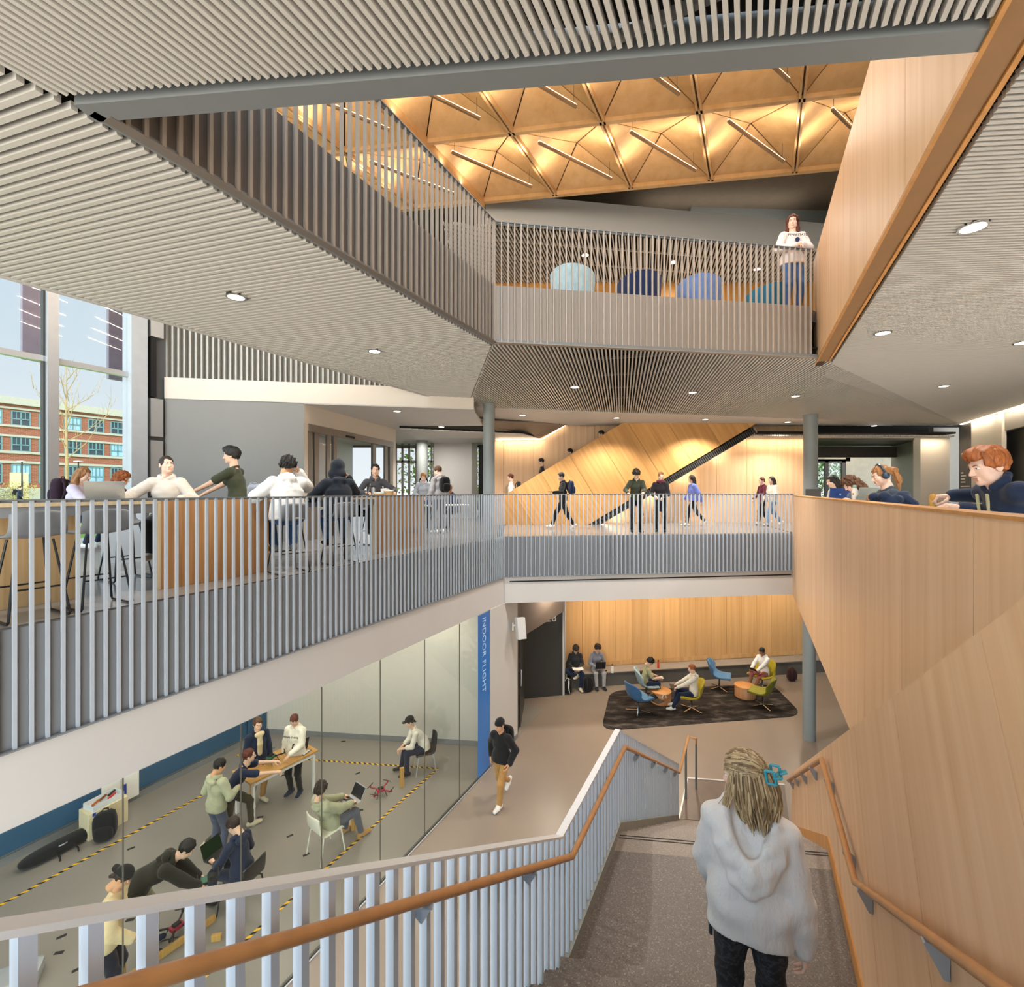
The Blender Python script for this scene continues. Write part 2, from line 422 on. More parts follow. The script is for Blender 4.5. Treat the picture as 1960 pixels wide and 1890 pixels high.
balustrade('thin grey bar balustrade along the middle bridge', P0, PB, GB2, L2, RAIL2, 0.1105, 0.017, 0.06, (STEELB, FASC, TRIMG), -e2p, rail_w=0.04)
b3 = balustrade('taupe bar balustrade along the left side of the top level', sn(su(205, -3.47), -3.47), C3, SOF, L3, RAIL3, 0.1016, 0.025, 0.032, (TAUPE, plain('upper_fascia_dark', '#6f6660', 0.5), TRIMG), N)
e3 = (C3R-C3).normalized(); e3p = Vector((-e3.y, e3.x, 0))
balustrade('thin taupe bar balustrade in front of the tub chairs on the top level', C3, C3R, SOF, L3, RAIL3, 0.1016, 0.014, 0.04, (plain('upper_bar_taupe', '#b1a79d', 0.5), TAUPE, TRIMG), -e3p, rail_w=0.04)
# ------------------------------------------------------------------ stair
RISE, TREAD, SK = 0.175, 0.293, 0.36
NL, NR = -1.233, 0.717
def edge_s(s0, n): return s0+SK*(n-NL)
NS = NR-0.014
def stair_poly(sa, sb): return [tuple(sn(edge_s(sa, NL), NL)[:2]), tuple(sn(edge_s(sa, NS), NS)[:2]), tuple(sn(edge_s(sb, NS), NS)[:2]), tuple(sn(edge_s(sb, NL), NL)[:2])]
st = thing('staircase', 'dark terrazzo staircase with a half landing descending to the ground floor', 'staircase', (0, 0, 0))
b = MB()
S1, S2 = 3.23, 4.95
for i in range(1, 15):      # upper flight, up towards the camera
    b.prism(stair_poly(S1-i*TREAD, S1-(i-1)*TREAD+0.02), LAND+i*RISE-0.30, LAND+i*RISE)
obj('upper_flight', b, TERR, st)
b = MB(); b.prism(stair_poly(S1-0.05, S2-0.30), LAND-0.25, LAND); obj('landing', b, TERR, st)
b = MB(); b.prism(stair_poly(S2-0.30, S2), LAND-0.25, LAND+0.001)
for o in (0.06, 0.10): b.prism(stair_poly(S2-o-0.012, S2-o), LAND, LAND+0.003, 1)
for i in range(1, 16):
    b.prism(stair_poly(S2+(i-1)*TREAD-0.02, S2+i*TREAD), max(0.0, LAND-i*RISE-0.30), LAND-i*RISE)
    b.prism(stair_poly(S2+i*TREAD-0.07, S2+i*TREAD-0.05), LAND-i*RISE, LAND-i*RISE+0.003, 1)
obj('lower_flight', b, [TERR2, RUBBER], st)
b = MB(); K = 0.597
def zst(s): return LAND+max(0, S1-s)*K if s < S1 else (LAND if s < S2 else max(0.0, LAND-(s-S2)*K))
def strip(b, n0, n1, s0, s1, za, zb, zc, zd, mi=0):
    """wall sheet between n0,n1 from s0 (za..zb) to s1 (zc..zd)"""
    p = [sn(s0, n0, za), sn(s1, n0, zc), sn(s1, n0, zd), sn(s0, n0, zb)]
    b.slab(p, N*(n1-n0), mi)
for s0, s1 in ((-0.9, S1), (S1, S2), (S2, 9.6)):
    strip(b, NL-0.012, NL+0.03, s0, s1, zst(s0)-0.32, zst(s0)+0.10, max(0, zst(s1)-0.32), zst(s1)+0.10)
obj('stringer', b, plain('stringer_grey', '#8f928c', 0.5), st)
b = MB()
inl = [sn(9.65, NL+0.02), sn(11.1, NL+0.02), sn(11.8, NR-0.02), sn(10.35, NR-0.02)]
b.prism([tuple(p[:2]) for p in inl], 0.0, 0.006)
obj('foot_inlay', b, plain('foot_floor', '#6f6055', 0.35), st)
b = MB()
b.beam(inl[1]+Z*0.008, inl[2]+Z*0.008, 0.05, 0.014); b.beam(inl[0]+Z*0.008, inl[1]+Z*0.008, 0.03, 0.014)
obj('edge_trim', b, ALU, st)
# left guard of flat fins following the stair
gd = thing('stair_guard', 'pale blue-grey guard of flat vertical fins on the left of the stair', 'guard', sn(S1, NL, LAND))
O = sn(S1, NL, LAND)
def ztop(s): return zst(s)+1.07 if s < S2 else max(1.07, zst(s)+1.07)
b = MB()
for s0, s1 in ((-0.6, S1), (S1, S2), (S2, 9.62)):
    b.beam(sn(s0, NL-0.005, ztop(s0))-O, sn(s1, NL-0.005, ztop(s1))-O, 0.055, 0.014)
obj('top_rail', b, plain('guard_cap', '#dfe2e6', 0.4, var=0.02), gd)
s = -0.55; fins = []
while s < 9.6:
    b = MB(); zt, zb = ztop(s)-0.008, max(0.0, zst(s)-0.30)
    zz = ztop(s+0.027)-0.008
    pts = [(s-0.0135, zb), (s+0.0135, zb), (s+0.0135, ztop(s+0.0135)-0.008), (s-0.0135, ztop(s-0.0135)-0.008)]
    b.slab([sn(q[0], NL-0.02, q[1])-O for q in pts], N*0.04)
    fins.append(obj('fin', b, STAIRB, gd)); s += 0.1035
# oak handrail on the guard
def rail_path(n, pts): return [sn(s_, n, z_) for s_, z_ in pts]
HZ = 0.90
hl = thing('handrail', 'oak handrail fixed inside the grey finned stair guard', 'handrail', (0, 0, 0))
def hz(s): return LAND+HZ+(3.30-s)*K if s < 3.30 else (LAND+HZ if s < 4.96 else LAND+HZ-(s-4.96)*K)
pl = [(0.15, hz(0.15)), (3.30, hz(3.3)), (4.96, hz(4.96)), (9.33, hz(9.33)), (10.78, hz(9.33))]
b = MB(); P = rail_path(-1.165, pl); P += [P[-1]+N*0.16, P[-1]+N*0.16-Z*0.12]
b.tube(P, 0.0215, 14); obj('rail', b, RAILW, hl, smooth=True, angle=60)
for s_ in (1.55, 2.6, 5.6, 6.7, 7.8, 8.9):
    b = MB(); b.beam(sn(s_, NL+0.02, hz(s_)-0.10), sn(s_, -1.165, hz(s_)-0.02), 0.05, 0.012, up=D); b.box(sn(s_, -1.165, hz(s_)-0.022), (0.05, 0.05, 0.006)); obj('bracket', b, plain('bracket_grey', '#a9b2bd', 0.4, 0.3), hl)
for s_, dn in ((10.35, 0), (10.8, 0.16)):
    b = MB(); zt = hz(9.33)-(0.02 if dn == 0 else 0.12); b.box(sn(s_, -1.165+dn, zt/2), (0.055, 0.04, zt), Matrix.Rotation(math.atan2(D.y, D.x), 3, 'Z')); obj('post', b, plain('post_grey', '#77797b', 0.45, 0.3), hl)
hr = thing('handrail', 'oak handrail on steel brackets along the oak stair wall on the right', 'handrail', (0, 0, 0))
def hzr(s): return LAND+HZ+(3.96-s)*K if s < 3.96 else (LAND+HZ if s < 5.62 else LAND+HZ-(s-5.62)*K)
pr = [(0.6, hzr(0.6)), (3.96, hzr(3.96)), (5.62, hzr(5.62)), (10.05, hzr(10.05))]
b = MB(); P = rail_path(0.655, pr); P += [P[-1]+N*0.06]
b.tube(P, 0.0225, 14); obj('rail', b, RAILW, hr, smooth=True, angle=60)
for s_ in (1.55, 2.45, 3.75, 4.3, 5.3, 6.5, 7.6, 8.7, 9.7):
    b = MB(); R = Matrix.Rotation(math.atan2(D.y, D.x), 3, 'Z')
    q = [sn(s_, 0.715, hzr(s_)-0.155), sn(s_, 0.715, hzr(s_)-0.06), sn(s_, 0.69, hzr(s_)-0.045), sn(s_, 0.645, hzr(s_)-0.022), sn(s_, 0.632, hzr(s_)-0.035), sn(s_, 0.695, hzr(s_)-0.155)]
    b.slab(q, D*0.035); b.box(sn(s_+0.018, 0.655, hzr(s_)-0.022), (0.06, 0.04, 0.006), R); obj('bracket', b, plain('bracket_grey', '#a9b2bd', 0.4, 0.3), hr)
# ------------------------------------------------------------------ oak walls on the right
def board_wall(name, label, O, ax, az, poly, cuts, th=0.05, mat=OAK, gap=0.0035, depth=0.12, cap=None):
    b = MB(); boards(b, poly, cuts, 0.0, th, gap, 0, (th, depth))
    o = struct(name, b, [mat, GAP], label, M=frame(O, ax, az))
    return o
# frames: local y must point away from the void (towards +n); ax = -D gives ay = Z x -D = +N ... checked below
def ay_of(ax, az): return Vector(az).cross(Vector(ax))
# stair wall, boards perpendicular to the pitch
sl = (D-Z*K).normalized(); up = (Z+D*K).normalized()
O = sn(2.17, NR, 5.924)
def loc2(s, z): # plan s, height -> local (x,z) in the pitched frame
    v = D*(s-2.17)+Z*(z-5.924); return (v.dot(sl), v.dot(up))
ztw = lambda s: 5.924-K*(s-2.17)
poly = [loc2(-1.2, ztw(-1.2)), loc2(10.27, ztw(10.27)), loc2(10.27, 0.0), loc2(6.0, 0.0), loc2(-1.2, 2.6)]
cuts = [loc2(2.19+1.1*k, ztw(2.19+1.1*k))[0] for k in range(-3, 9)]
def wall_slab(name, label, O, ax, az, poly, cuts, mat, th=0.02, tot=0.14, flip=1, capm=None):
    M = frame(O, ax, az); ay = Vector(az).normalized().cross(Vector(ax).normalized())
    sgn = 1 if ay.dot(N) > 0 else -1
    b = MB(); boards(b, poly, cuts, 0.0, sgn*flip*th, 0.005, 0, (sgn*flip*th, sgn*flip*tot))
    return struct(name, b, [mat, GAP], label, M=M)
wall_slab('wall_stair', 'oak panelled wall following the pitch of the stair', O, sl, up, poly, cuts, OAK)
# skirting board of the stair wall
b = MB()
for s0, s1, z0, z1 in ((1.0, 3.96, LAND+(3.96-1.0)*K, LAND), (3.96, 5.63, LAND, LAND), (5.63, 10.2, LAND, 0.02)):
    strip(b, NR-0.012, NR, s0, s1, z0, z0+0.14, z1, z1+0.14)
struct('baseboard_stair', b, OAKD, 'low oak skirting along the stair wall')
# guard wall of the middle level
sE = 14.6
wall_slab('wall_right', 'tall oak guard wall on the right of the atrium, middle level', sn(0, 1.05, 0), D, Z, [(-1.5, FB2-0.02), (sE, FB2-0.02), (sE, E-0.13), (-1.5, E-0.13)], [3.28+1.29*k for k in range(-4, 10)], OAK)
b = MB(); 
for k in range(-3, 6):
    b.beam(sn(k*2.6+0.004, 1.12, E-0.122), sn((k+1)*2.6-0.004, 1.12, E-0.122), 0.16, 0.02)
struct('trim_3', b, OAKD, 'oak capping on the middle-level guard wall')
wall_slab('wall_right_upper', 'tall oak guard wall on the right, top level', sn(0, 1.05, 0), D, Z, [(1.0, SOF), (su(1557, 1.05), SOF), (su(1557, 1.05), E+4.16), (1.0, E+4.16)], [4.48+1.28*k for k in range(-3, 6)], OAK)
b = MB(); s1 = su(1562, 1.05); s0 = 1.9
b.beam(sn(s0, 1.155, SOF+0.0), sn(s1, 1.155, SOF+0.0), 0.17, 0.02)
b.beam(sn(s0, 1.062, SOF-0.004), sn(s1, 1.062, SOF-0.004), 0.025, 0.03, mi=1)
b.beam(sn(s0, 1.245, SOF+0.0), sn(s1, 1.245, SOF+0.0), 0.03, 0.05, mi=1)
struct('trim_4', b, [BRONZE, OAKD], 'bronze recess along the foot of the upper oak wall')
# ------------------------------------------------------------------ slatted soffits
def louvres(mb, poly, direction, pitch, w, h, z, gapends=0.0):
    """slats along direction clipped to the plan polygon"""
    d = Vector(direction).normalized(); p = Vector((-d.y, d.x))
    ks = [p.x*q[0]+p.y*q[1] for q in poly]; k = math.floor(min(ks)/pitch)*pitch
    while k < max(ks):
        c1 = clip(clip(poly, p.x, p.y, k+w/2), -p.x, -p.y, -(k-w/2))
        if len(c1) >= 3:
            ts = sorted(d.x*q[0]+d.y*q[1] for q in c1)
            # mid-line extent
            t0, t1 = None, None
            ln = []
            for i in range(len(poly)):
                a, b2 = poly[i], poly[(i+1) % len(poly)]
                da, db = p.x*a[0]+p.y*a[1]-k, p.x*b2[0]+p.y*b2[1]-k
                if da*db < 0:
                    t = da/(da-db); q = (a[0]+t*(b2[0]-a[0]), a[1]+t*(b2[1]-a[1])); ln.append(d.x*q[0]+d.y*q[1])
            ln.sort()
            for a, b2 in zip(ln[::2], ln[1::2]):
                a += gapends; b2 -= gapends
                if b2-a > 0.03:
                    A = Vector((d.x*a+p.x*k, d.y*a+p.y*k, z+h/2)); B = Vector((d.x*b2+p.x*k, d.y*b2+p.y*k, z+h/2)); mb.beam(A, B, w, h)
        k += pitch
def soffit(name, label, poly, direction, pitch, w=0.022, h=0.05, z=SOF, ends=0.03, plen=0.16, carriers=True, mat=LOUV):
    b = MB(); louvres(b, poly, direction, pitch, w, h, z, ends)
    d = Vector(direction).normalized(); p = Vector((-d.y, d.x))
    b2 = MB()
    if carriers: louvres(b2, poly, p, 1.2, 0.04, 0.04, z+h)
    for v_, f_ in ((b2.v, b2.f),): b.add(v_, f_, 1)
    b.prism(poly, z+plen, z+plen+0.03, 2)
    return struct(name, b, [mat, plain('carrier_grey', '#777777', 0.6), BLACKP], label)
xy = lambda v: (v[0], v[1])
hipL, hipR = Vector((-1.20, 12.7, 0)), Vector((15.2, 15.9, 0))
lc = sn(su(190, -3.53), -3.53)
nearpoly = [xy(NEARL+Vector((-0.10, -0.10, 0))), xy(NEARR+Vector((0.35, -0.13, 0))), (1.9, -2.5), (-7.5, -2.5), xy(sn(-3.5, -5.6))]
nl0 = NEARL+Vector((-0.13, 0.0, 0))
nearpoly = [xy(NEARL+Vector((-0.13, -0.11, 0))), xy(NEARR+Vector((0.20, -0.13, 0))), (2.2, 1.6), (1.75, -2.5), (-5.6, -2.5)]
soffit('ceiling_near', 'pale slatted ceiling nearest, above the stair head', nearpoly, D2, 0.049, w=0.024, h=0.05)
leftpoly = [xy(NEARL+Vector((-0.13, -0.06, 0))), xy(sn(su(945, -3.55), -3.56)), xy(hipL), xy(sn(su(0, -7.1)-3.0, -7.1)), (-5.75, -2.5)]
soffit('ceiling_left', 'pale slatted ceiling over the left balcony', leftpoly, (-0.957, 0.289), 0.074, w=0.036, h=0.05)
farpoly = [xy(C3+Vector((-0.03, 0.08, 0))), xy(C3R+Vector((0.22, 0.06, 0))), xy(hipR), xy(hipL)]
soffit('ceiling_far', 'slatted ceiling over the bridge with dark gaps', farpoly, (0.227, 0.974), 0.062, w=0.026, h=0.05)
rightpoly = [xy(sn(3.12, 1.285)), xy(sn(su(1572, 1.28), 1.285)), xy(hipR), xy(sn(12, 6.45)), xy(sn(3, 6.45)), (6.0, -2.5), (1.9, -2.5), (2.35, 1.6)]
soffit('ceiling_right', 'pale slatted ceiling on the right', rightpoly, (0.997, -0.075), 0.047, w=0.024, h=0.05)
b = MB()
zt = SOF+0.02
b.beam(NEARL+Z*zt+Vector((-0.1, -0.02, 0)), NEARR+Z*zt+Vector((0.18, -0.04, 0)), 0.13, 0.05)
b.beam(NEARL+Z*(SOF+L3)/2+Vector((-0.1, -0.06, 0)), NEARR+Z*(SOF+L3)/2+Vector((0.18, -0.08, 0)), 0.04, L3-SOF, mi=0)
b.beam(NEARL+Z*zt+Vector((-0.06, -0.02, 0)), sn(su(946, -3.5), -3.50, zt), 0.07, 0.05)
b.beam(C3+Z*zt+Vector((0, 0.02, 0)), C3R+Z*zt+Vector((0.2, 0.02, 0)), 0.07, 0.05)
b.beam(sn(su(0, -7.12)-3, -7.12, zt), hipL+Z*zt, 0.06, 0.06, mi=1)
struct('trim_5', b, [TRIMG, WHITE], 'grey edge trim around the ceiling opening')
b = MB()
b.beam(sn(su(946, -3.5), -3.53, SOF+0.06), hipL+Z*(SOF+0.06), 0.03, 0.05); b.beam(C3R+Vector((0.25, 0.0, SOF+0.06)), hipR+Z*(SOF+0.06), 0.03, 0.05)
struct('trim_6', b, DARKM, 'dark joints along the ceiling hips')
# plain far ceiling beyond the louvres with fine slats parallel to the bridge
b = MB()
fp = [xy(hipL), xy(hipR), (15.2, 16.3), (8.2, 16.3), (7.6, 16.25), (1.9, 16.25), (1.2, 16.3), (-3.0, 16.3), (-3.6, 15.0), (-1.25, 11.4)]
louvres(b, fp, (1, 0.1), 0.058, 0.05, 0.03, SOF, 0.0); b.prism(fp, SOF+0.03, SOF+0.06)
struct('ceiling_back', b, LOUV, 'smooth pale ceiling beyond the bridge')
# ------------------------------------------------------------------ oak back wall and rising stair of the middle level
YW, YP = 16.8, 15.7
X_ = lambda u, Y: (u-CX)/F*Y
def zv(v, Y): return E+(CY-v)/F*Y
b = MB(); x0, x1 = X_(930, YW), X_(1563, YW)
cuts = [X_(963.4+58.3*k, YW) for k in range(0, 12)]
boards(b, [(x0, L2), (x1, L2), (x1, 11.2), (x0, 11.2)], cuts, 0, 0.05, 0.004, 0, (0.05, 0.12))
b.box(((x0+x1)/2, -0.006, L2+0.10), (x1-x0, 0.012, 0.20))
struct('wall_back', b, [OAK, GAP], 'oak panelled back wall of the middle level', M=frame((0, YW, 0), (1, 0, 0), (0, 0, 1)))
a31 = math.radians(31.6); axp, azp = Vector((math.cos(a31), 0, math.sin(a31))), Vector((-math.sin(a31), 0, math.cos(a31)))
Op = px(1035, 905.5, YP)
def lp(u, v): q = px(u, v, YP)-Op; return (q.dot(axp), q.dot(azp))
b = MB(); pol = [lp(928, 1006), lp(928, 971), lp(1300, 743), lp(1560, 743), lp(1124, 1006)]
boards(b, pol, [1.12*k for k in range(-3, 12)], 0, 0.05, 0.004, 0, (0.05, 0.10))
struct('wall_rising_stair', b, [wood('oak_stair', '#d2a064', '#b07f45'), GAP], 'oak clad side of the stair rising along the back wall', M=frame(Op, axp, azp))
b = MB()
pa, pb = px(1128, 1004, YP+0.02), px(1442, 818, YP+0.02); dd = (pb-pa); L = dd.length; dd.normalize(); pp = Vector((dd.z, 0, -dd.x))
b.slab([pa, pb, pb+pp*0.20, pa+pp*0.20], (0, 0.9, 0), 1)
k = 0.0
while k < L:
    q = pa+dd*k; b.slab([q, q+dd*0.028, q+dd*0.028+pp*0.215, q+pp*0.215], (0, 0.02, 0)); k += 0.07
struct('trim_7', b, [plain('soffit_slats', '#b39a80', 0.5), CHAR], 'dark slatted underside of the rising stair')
b = MB()
for i in range(18): b.box((X_(1000, 16.2)+0.33*i, 16.25, L2+0.09+0.175*i), (0.36, 0.95, 0.18))
struct('trim_8', b, FLOOR2, 'steps hidden behind the oak stair side')
# dropped slatted soffits beside the stair opening, with cove light
b = MB(); pr_ = [(X_(1432, 16.2), 15.9), (15.2, 16.1), (15.2, 17.0), (X_(1432, 16.2), 16.8)]
louvres(b, pr_, (0.2, 1), 0.06, 0.028, 0.05, 8.26); b.prism(pr_, 8.36, 8.42, 1)
pl_ = [(-3.4, 14.2), (X_(1000, 15.6), 15.6), (X_(1030, 16.8), 16.7), (-3.4, 16.7)]
louvres(b, pl_, (1, 0.05), 0.06, 0.05, 0.03, 8.27); b.prism(pl_, 8.30, 8.36, 1)
b.slab([px(880, 806, 14.0), px(1085, 813, 16.0), px(1032, 840, 16.6), px(960, 818, 15.6)], (0, 0, 0.05), 2)
b.box((14.0, 17.25, 9.0), (9.0, 0.1, 1.6), mi=1)
struct('ceiling_stair', b, [LOUV, BLACKP, plain('stair_soffit', '#8a7a6a', 0.5)], 'dropped slatted soffits beside the stair opening')
b = MB()
b.beam(px(1428, 834, 16.70), px(1758, 837, 16.5), 0.04, 0.03); b.beam(px(950, 842, 16.70), px(1038, 841, 16.70), 0.04, 0.03); b.beam(px(1038, 841, 16.7), px(1084, 813, 16.7), 0.04, 0.03)
b.beam(px(1150, 1001, 16.7)+Z*0.03, px(1432, 834, 16.7), 0.04, 0.03)
b.beam(sn(21.1, 6.44, SOF), sn(14, 6.44, SOF), 0.07, 0.03)
struct('trim_cove', b, COVE, 'warm cove light along the wall heads')
# ------------------------------------------------------------------ entrance side, left
GA, GB = Vector((-7.51, 10.17, 0)), Vector((-4.73, 10.7, 0)); BWE = Vector((-0.9, 11.45, 0))
eg = (GB-GA).normalized(); egp = Vector((-eg.y, eg.x, 0))
b = MB(); b.beam(GA+egp*0.1+Z*(L2+8.4)/2, GB+egp*0.1+Z*(L2+8.4)/2, 0.2, 8.4-L2); struct('wall_left', b, GREYW, 'plain grey wall left of the entrance')
b = MB(); b.beam(GA+egp*0.06+Z*8.63, GA+eg*6.7+egp*0.06+Z*8.63, 0.16, 0.46); struct('trim_9', b, WARMW, 'white bulkhead over the grey wall')
b = MB(); 
b.beam(GA+egp*0.22+Z*9.9, GA+eg*6.7+egp*0.22+Z*9.9, 0.05, 2.0, mi=1)
k = 0.0
while k < 6.6: b.box(GA+eg*k+egp*0.12+Z*9.9, (0.035, 0.10, 2.05), Matrix.Rotation(math.atan2(eg.y, eg.x), 3, 'Z')); k += 0.115
struct('wall_left_upper', b, [plain('fin_grey', '#b3b0a9', 0.5), plain('fin_back', '#8b8880', 0.5)], 'band of grey vertical fins above the white bulkhead')
DW = Vector((-3.73, 15.1, 0)); ed = (DW-GB).normalized(); edp = Vector((ed.y, -ed.x, 0)); LD = (DW-GB).length
def dwt(u):  # distance along door wall for image column u
    r = (u-CX)/F; # GB.x + t ed.x = r (GB.y + t ed.y)
    return (r*GB.y-GB.x)/(ed.x-r*ed.y)
t0, t1 = dwt(589), dwt(752)
b = MB()
b.beam(GB-edp*0.1+Z*(L2+8.4)/2, GB+ed*t0-edp*0.1+Z*(L2+8.4)/2, 0.2, 8.4-L2)
b.beam(GB+ed*t1-edp*0.1+Z*(L2+8.4)/2, DW-edp*0.1+Z*(L2+8.4)/2, 0.2, 8.4-L2)
b.beam(GB+ed*t0-edp*0.1+Z*8.175, GB+ed*t1-edp*0.1+Z*8.175, 0.2, 0.45)
struct('wall_entry', b, WARMW, 'white wall with the sliding entrance doors')
FRM = plain('door_frame_metal', '#837d76', 0.4, 0.4)
b = MB(); b.beam(GB+ed*t0-edp*0.03+Z*7.865, GB+ed*t1-edp*0.03+Z*7.865, 0.12, 0.17)
b.beam(GB+ed*(t0+1.5)+edp*0.04+Z*7.83, GB+ed*(t0+1.9)+edp*0.04+Z*7.83, 0.04, 0.05, mi=1)
dr = struct('door_1', b, [FRM, RUBBER], 'grey framed sliding glass doors of the entrance')
for u0, u1, th in ((589, 597, 0.1), (604, 612, 0.06), (628, 634, 0.05), (640, 646, 0.07), (715, 721, 0.07), (738, 744, 0.05), (746, 752, 0.12)):
    b = MB(); a_, c_ = dwt(u0), dwt(u1); b.beam(GB+ed*a_-edp*0.05+Z*(L2+7.78)/2, GB+ed*c_-edp*0.05+Z*(L2+7.78)/2, th, 7.78-L2); obj('jamb', b, FRM, dr)
for u0, u1 in ((597, 604), (612, 640), (721, 738)):
    b = MB(); a_, c_ = dwt(u0), dwt(u1); b.beam(GB+ed*a_-edp*0.05+Z*(L2+7.78)/2, GB+ed*c_-edp*0.05+Z*(L2+7.78)/2, 0.012, 7.78-L2); obj('pane', b, GLASS, dr)
b = MB(); b.box((-7.0, 15.5, (L2+8.4)/2), (0.1, 10, 8.4-L2)); struct('wall_vestibule', b, WHITE, 'pale wall seen through the sliding doors')
b = MB(); b.prism([xy(GA), xy(GA+eg*6.7), (-0.9, 14.3), (-3.4, 14.3), (-3.4, 16.7), (-0.7, 17), (-0.7, 20.4), (-12, 20.4)], 8.38, 8.45); struct('ceiling_entry', b, WHITE, 'white ceiling of the entrance area')
YE = 19.6
b = MB(); b.box(((X_(831, YE)+X_(904, YE))/2, YE, (L2+8.4)/2), (X_(904, YE)-X_(831, YE), 0.2, 8.4-L2))
struct('wall_entry_back', b, WHITE, 'white wall at the far end of the entrance')
b = MB(); b.box(((X_(904, YE)+X_(914, YE))/2, YE-0.1, (L2+8.4)/2), (0.22, 0.3, 8.4-L2)); b.box(((X_(914, YE)+X_(946, YE))/2, YE+0.6, (L2+8.4)/2), (0.7, 0.1, 8.4-L2), mi=1)
struct('wall_entry_niche', b, [plain('olive_post', '#7e7b70', 0.5), CHAR], 'dark stair niche beside the white wall')
b = MB(); b.box((0, 0, 2.35), (X_(797, YE)-X_(758, YE), 0.1, 0.10)); b.box((0, 0, 2.95), (X_(797, YE)-X_(758, YE), 0.1, 0.10))
wd = X_(797, YE)-X_(758, YE)
for k in (-0.5, -0.18, 0.15, 0.5): b.box((wd*k, 0, 1.55), (0.08, 0.1, 3.1))
d2_ = struct('door_2', b, FRM, 'grey framed glass doors to the garden'); d2_.location = ((X_(797, YE)+X_(758, YE))/2, YE, L2)
b = MB(); b.box((0, 0, 1.55), (wd, 0.012, 3.1)); obj('pane', b, GLASS, d2_)
b = MB(); w2 = X_(831, YE)-X_(815, YE)
for k in (-0.5, 0.2, 0.5): b.box((w2*k, 0, 1.55), (0.07, 0.1, 3.1))
b.box((0, 0, 2.35), (w2, 0.1, 0.08))
w1_ = struct('window_9', b, FRM, 'narrow window with green trees behind'); w1_.location = ((X_(831, YE)+X_(815, YE))/2, YE, L2)
b = MB(); b.box((0, 0, 1.55), (w2, 0.012, 3.1)); obj('pane', b, GLASS, w1_)
def column(name, label, x, y, z0, z1, r):
    b = MB(); b.lathe([(r, z0), (r, z1)], (x, y, 0), 28); b.lathe([(r+0.02, z1-0.03), (r+0.02, z1)], (x, y, 0), 28)
    return struct(name, b, COLP, label, smooth=True)
column('column_entry', 'round column by the entrance doors', X_(808, 18.6), 18.6, L2, 8.4, 0.22)
column('column_left', 'round grey column at the corner of the bridge, left', X_(936, 12.2), 12.2, L2, SOF, 0.15)
column('column_right', 'round grey column behind the oak guard wall, middle level', X_(1551.5, 14.0), 14.0, L2, SOF, 0.19)
column('column_lower', 'round grey column on the ground floor', X_(1548.7, 12.13), 12.13, 0, L2-0.4, 0.15)
# ------------------------------------------------------------------ curtain wall
NW = -11.36
def wseg(b, u0, u1, z0, z1, th=0.18, dn=0.0, mi=0):
    s0, s1 = su(u0, NW+dn), su(u1, NW+dn); b.beam(sn(s0, NW+dn, (z0+z1)/2), sn(s1, NW+dn, (z0+z1)/2), th, z1-z0, mi=mi)
b = MB(); wseg(b, 84, 106, L2, 15, 0.3); wseg(b, 80, 84, L2, 15, 0.12, mi=1); wseg(b, 106, 108.5, L2, 15, 0.12, mi=1)
b.beam(sn(su(84, NW)-3.6, NW, 10), sn(su(106, NW)-3.4, NW, 10), 0.3, 10)
struct('window_frame_1', b, [ALU, CHAR], 'thick pale mullion of the window wall')
b = MB(); b.beam(sn(-3, NW, 8.78), sn(su(243, NW), NW, 8.78), 0.12, 0.10); b.beam(sn(-3, NW, L2+0.05), sn(su(243, NW), NW, L2+0.05), 0.15, 0.1); b.beam(sn(-3, NW, 14.9), sn(su(243, NW), NW, 14.9), 0.15, 0.2)
struct('window_frame_2', b, ALU, 'horizontal rails of the window wall')
for i, (u0, u1, z0, z1) in enumerate(((-260, 80, L2, 8.78), (108, 243, L2, 8.78), (-260, 80, 8.78, 15), (108, 243, 8.78, 15))):
    b = MB(); wseg(b, u0, u1, z0, z1, 0.012); struct('window_%d' % (i+1), b, GLASS, 'clear pane of the tall window wall')
b = MB(); wseg(b, 243, 274, L2, 13, 0.35); struct('column_window', b, plain('pale_column', '#c6ccd3', 0.4, 0.2, var=0.03), 'pale square column at the end of the window wall')
b = MB(); wseg(b, 274, 316, L2, 13, 0.25, -0.1)
wp = struct('wall_panel', b, plain('dark_grey_panel', '#5c6064', 0.45), 'dark grey service panel beside the pale column')
for v0, v1, u0, u1, mt in ((575, 640, 281, 306, ALU), (642, 757, 281, 292, DARKM), (760, 834, 281, 305, ALU), (842, 950, 281, 305, ALU)):
    b = MB(); Yq = 9.8; wseg(b, u0, u1, zv(v1, Yq), zv(v0, Yq), 0.3, -0.02); obj('panel', b, mt, wp)
# ------------------------------------------------------------------ right side of the middle level
DKB = plain('dark_brown_metal', '#4a4540', 0.5); GRB = plain('grey_brown_wall', '#8d8880', 0.45, var=0.03)
b = MB(); b.prism([(X_(1562, 16.6), 16.6), (X_(1757, 16.6), 16.6), (X_(1705, 19.5), 19.5), (X_(1540, 19.5), 19.5)], 8.2, 8.28)
b.box((X_(1620, 19), 18.8, 7.95), (4.6, 0.2, 0.42))
struct('ceiling_right', b, DKB, 'dark recessed ceiling behind the right column')
b = MB(); b.slab([(X_(1757, 16.6), 16.6, L2), (X_(1705, 19.4), 19.4, L2), (X_(1705, 19.4), 19.4, 8.25), (X_(1757, 16.6), 16.6, 8.25)], (0.12, 0.05, 0)); struct('wall_recess', b, GRB, 'grey-brown side wall of the recess')
YB = 21.5
b = MB(); b.box(((X_(1618, YB)+X_(1760, YB))/2, YB, 6.9), (X_(1760, YB)-X_(1618, YB), 0.1, 3.3)); b.box((X_(1580, YB), YB, 8.2), (2.2, 0.1, 0.9), mi=0)
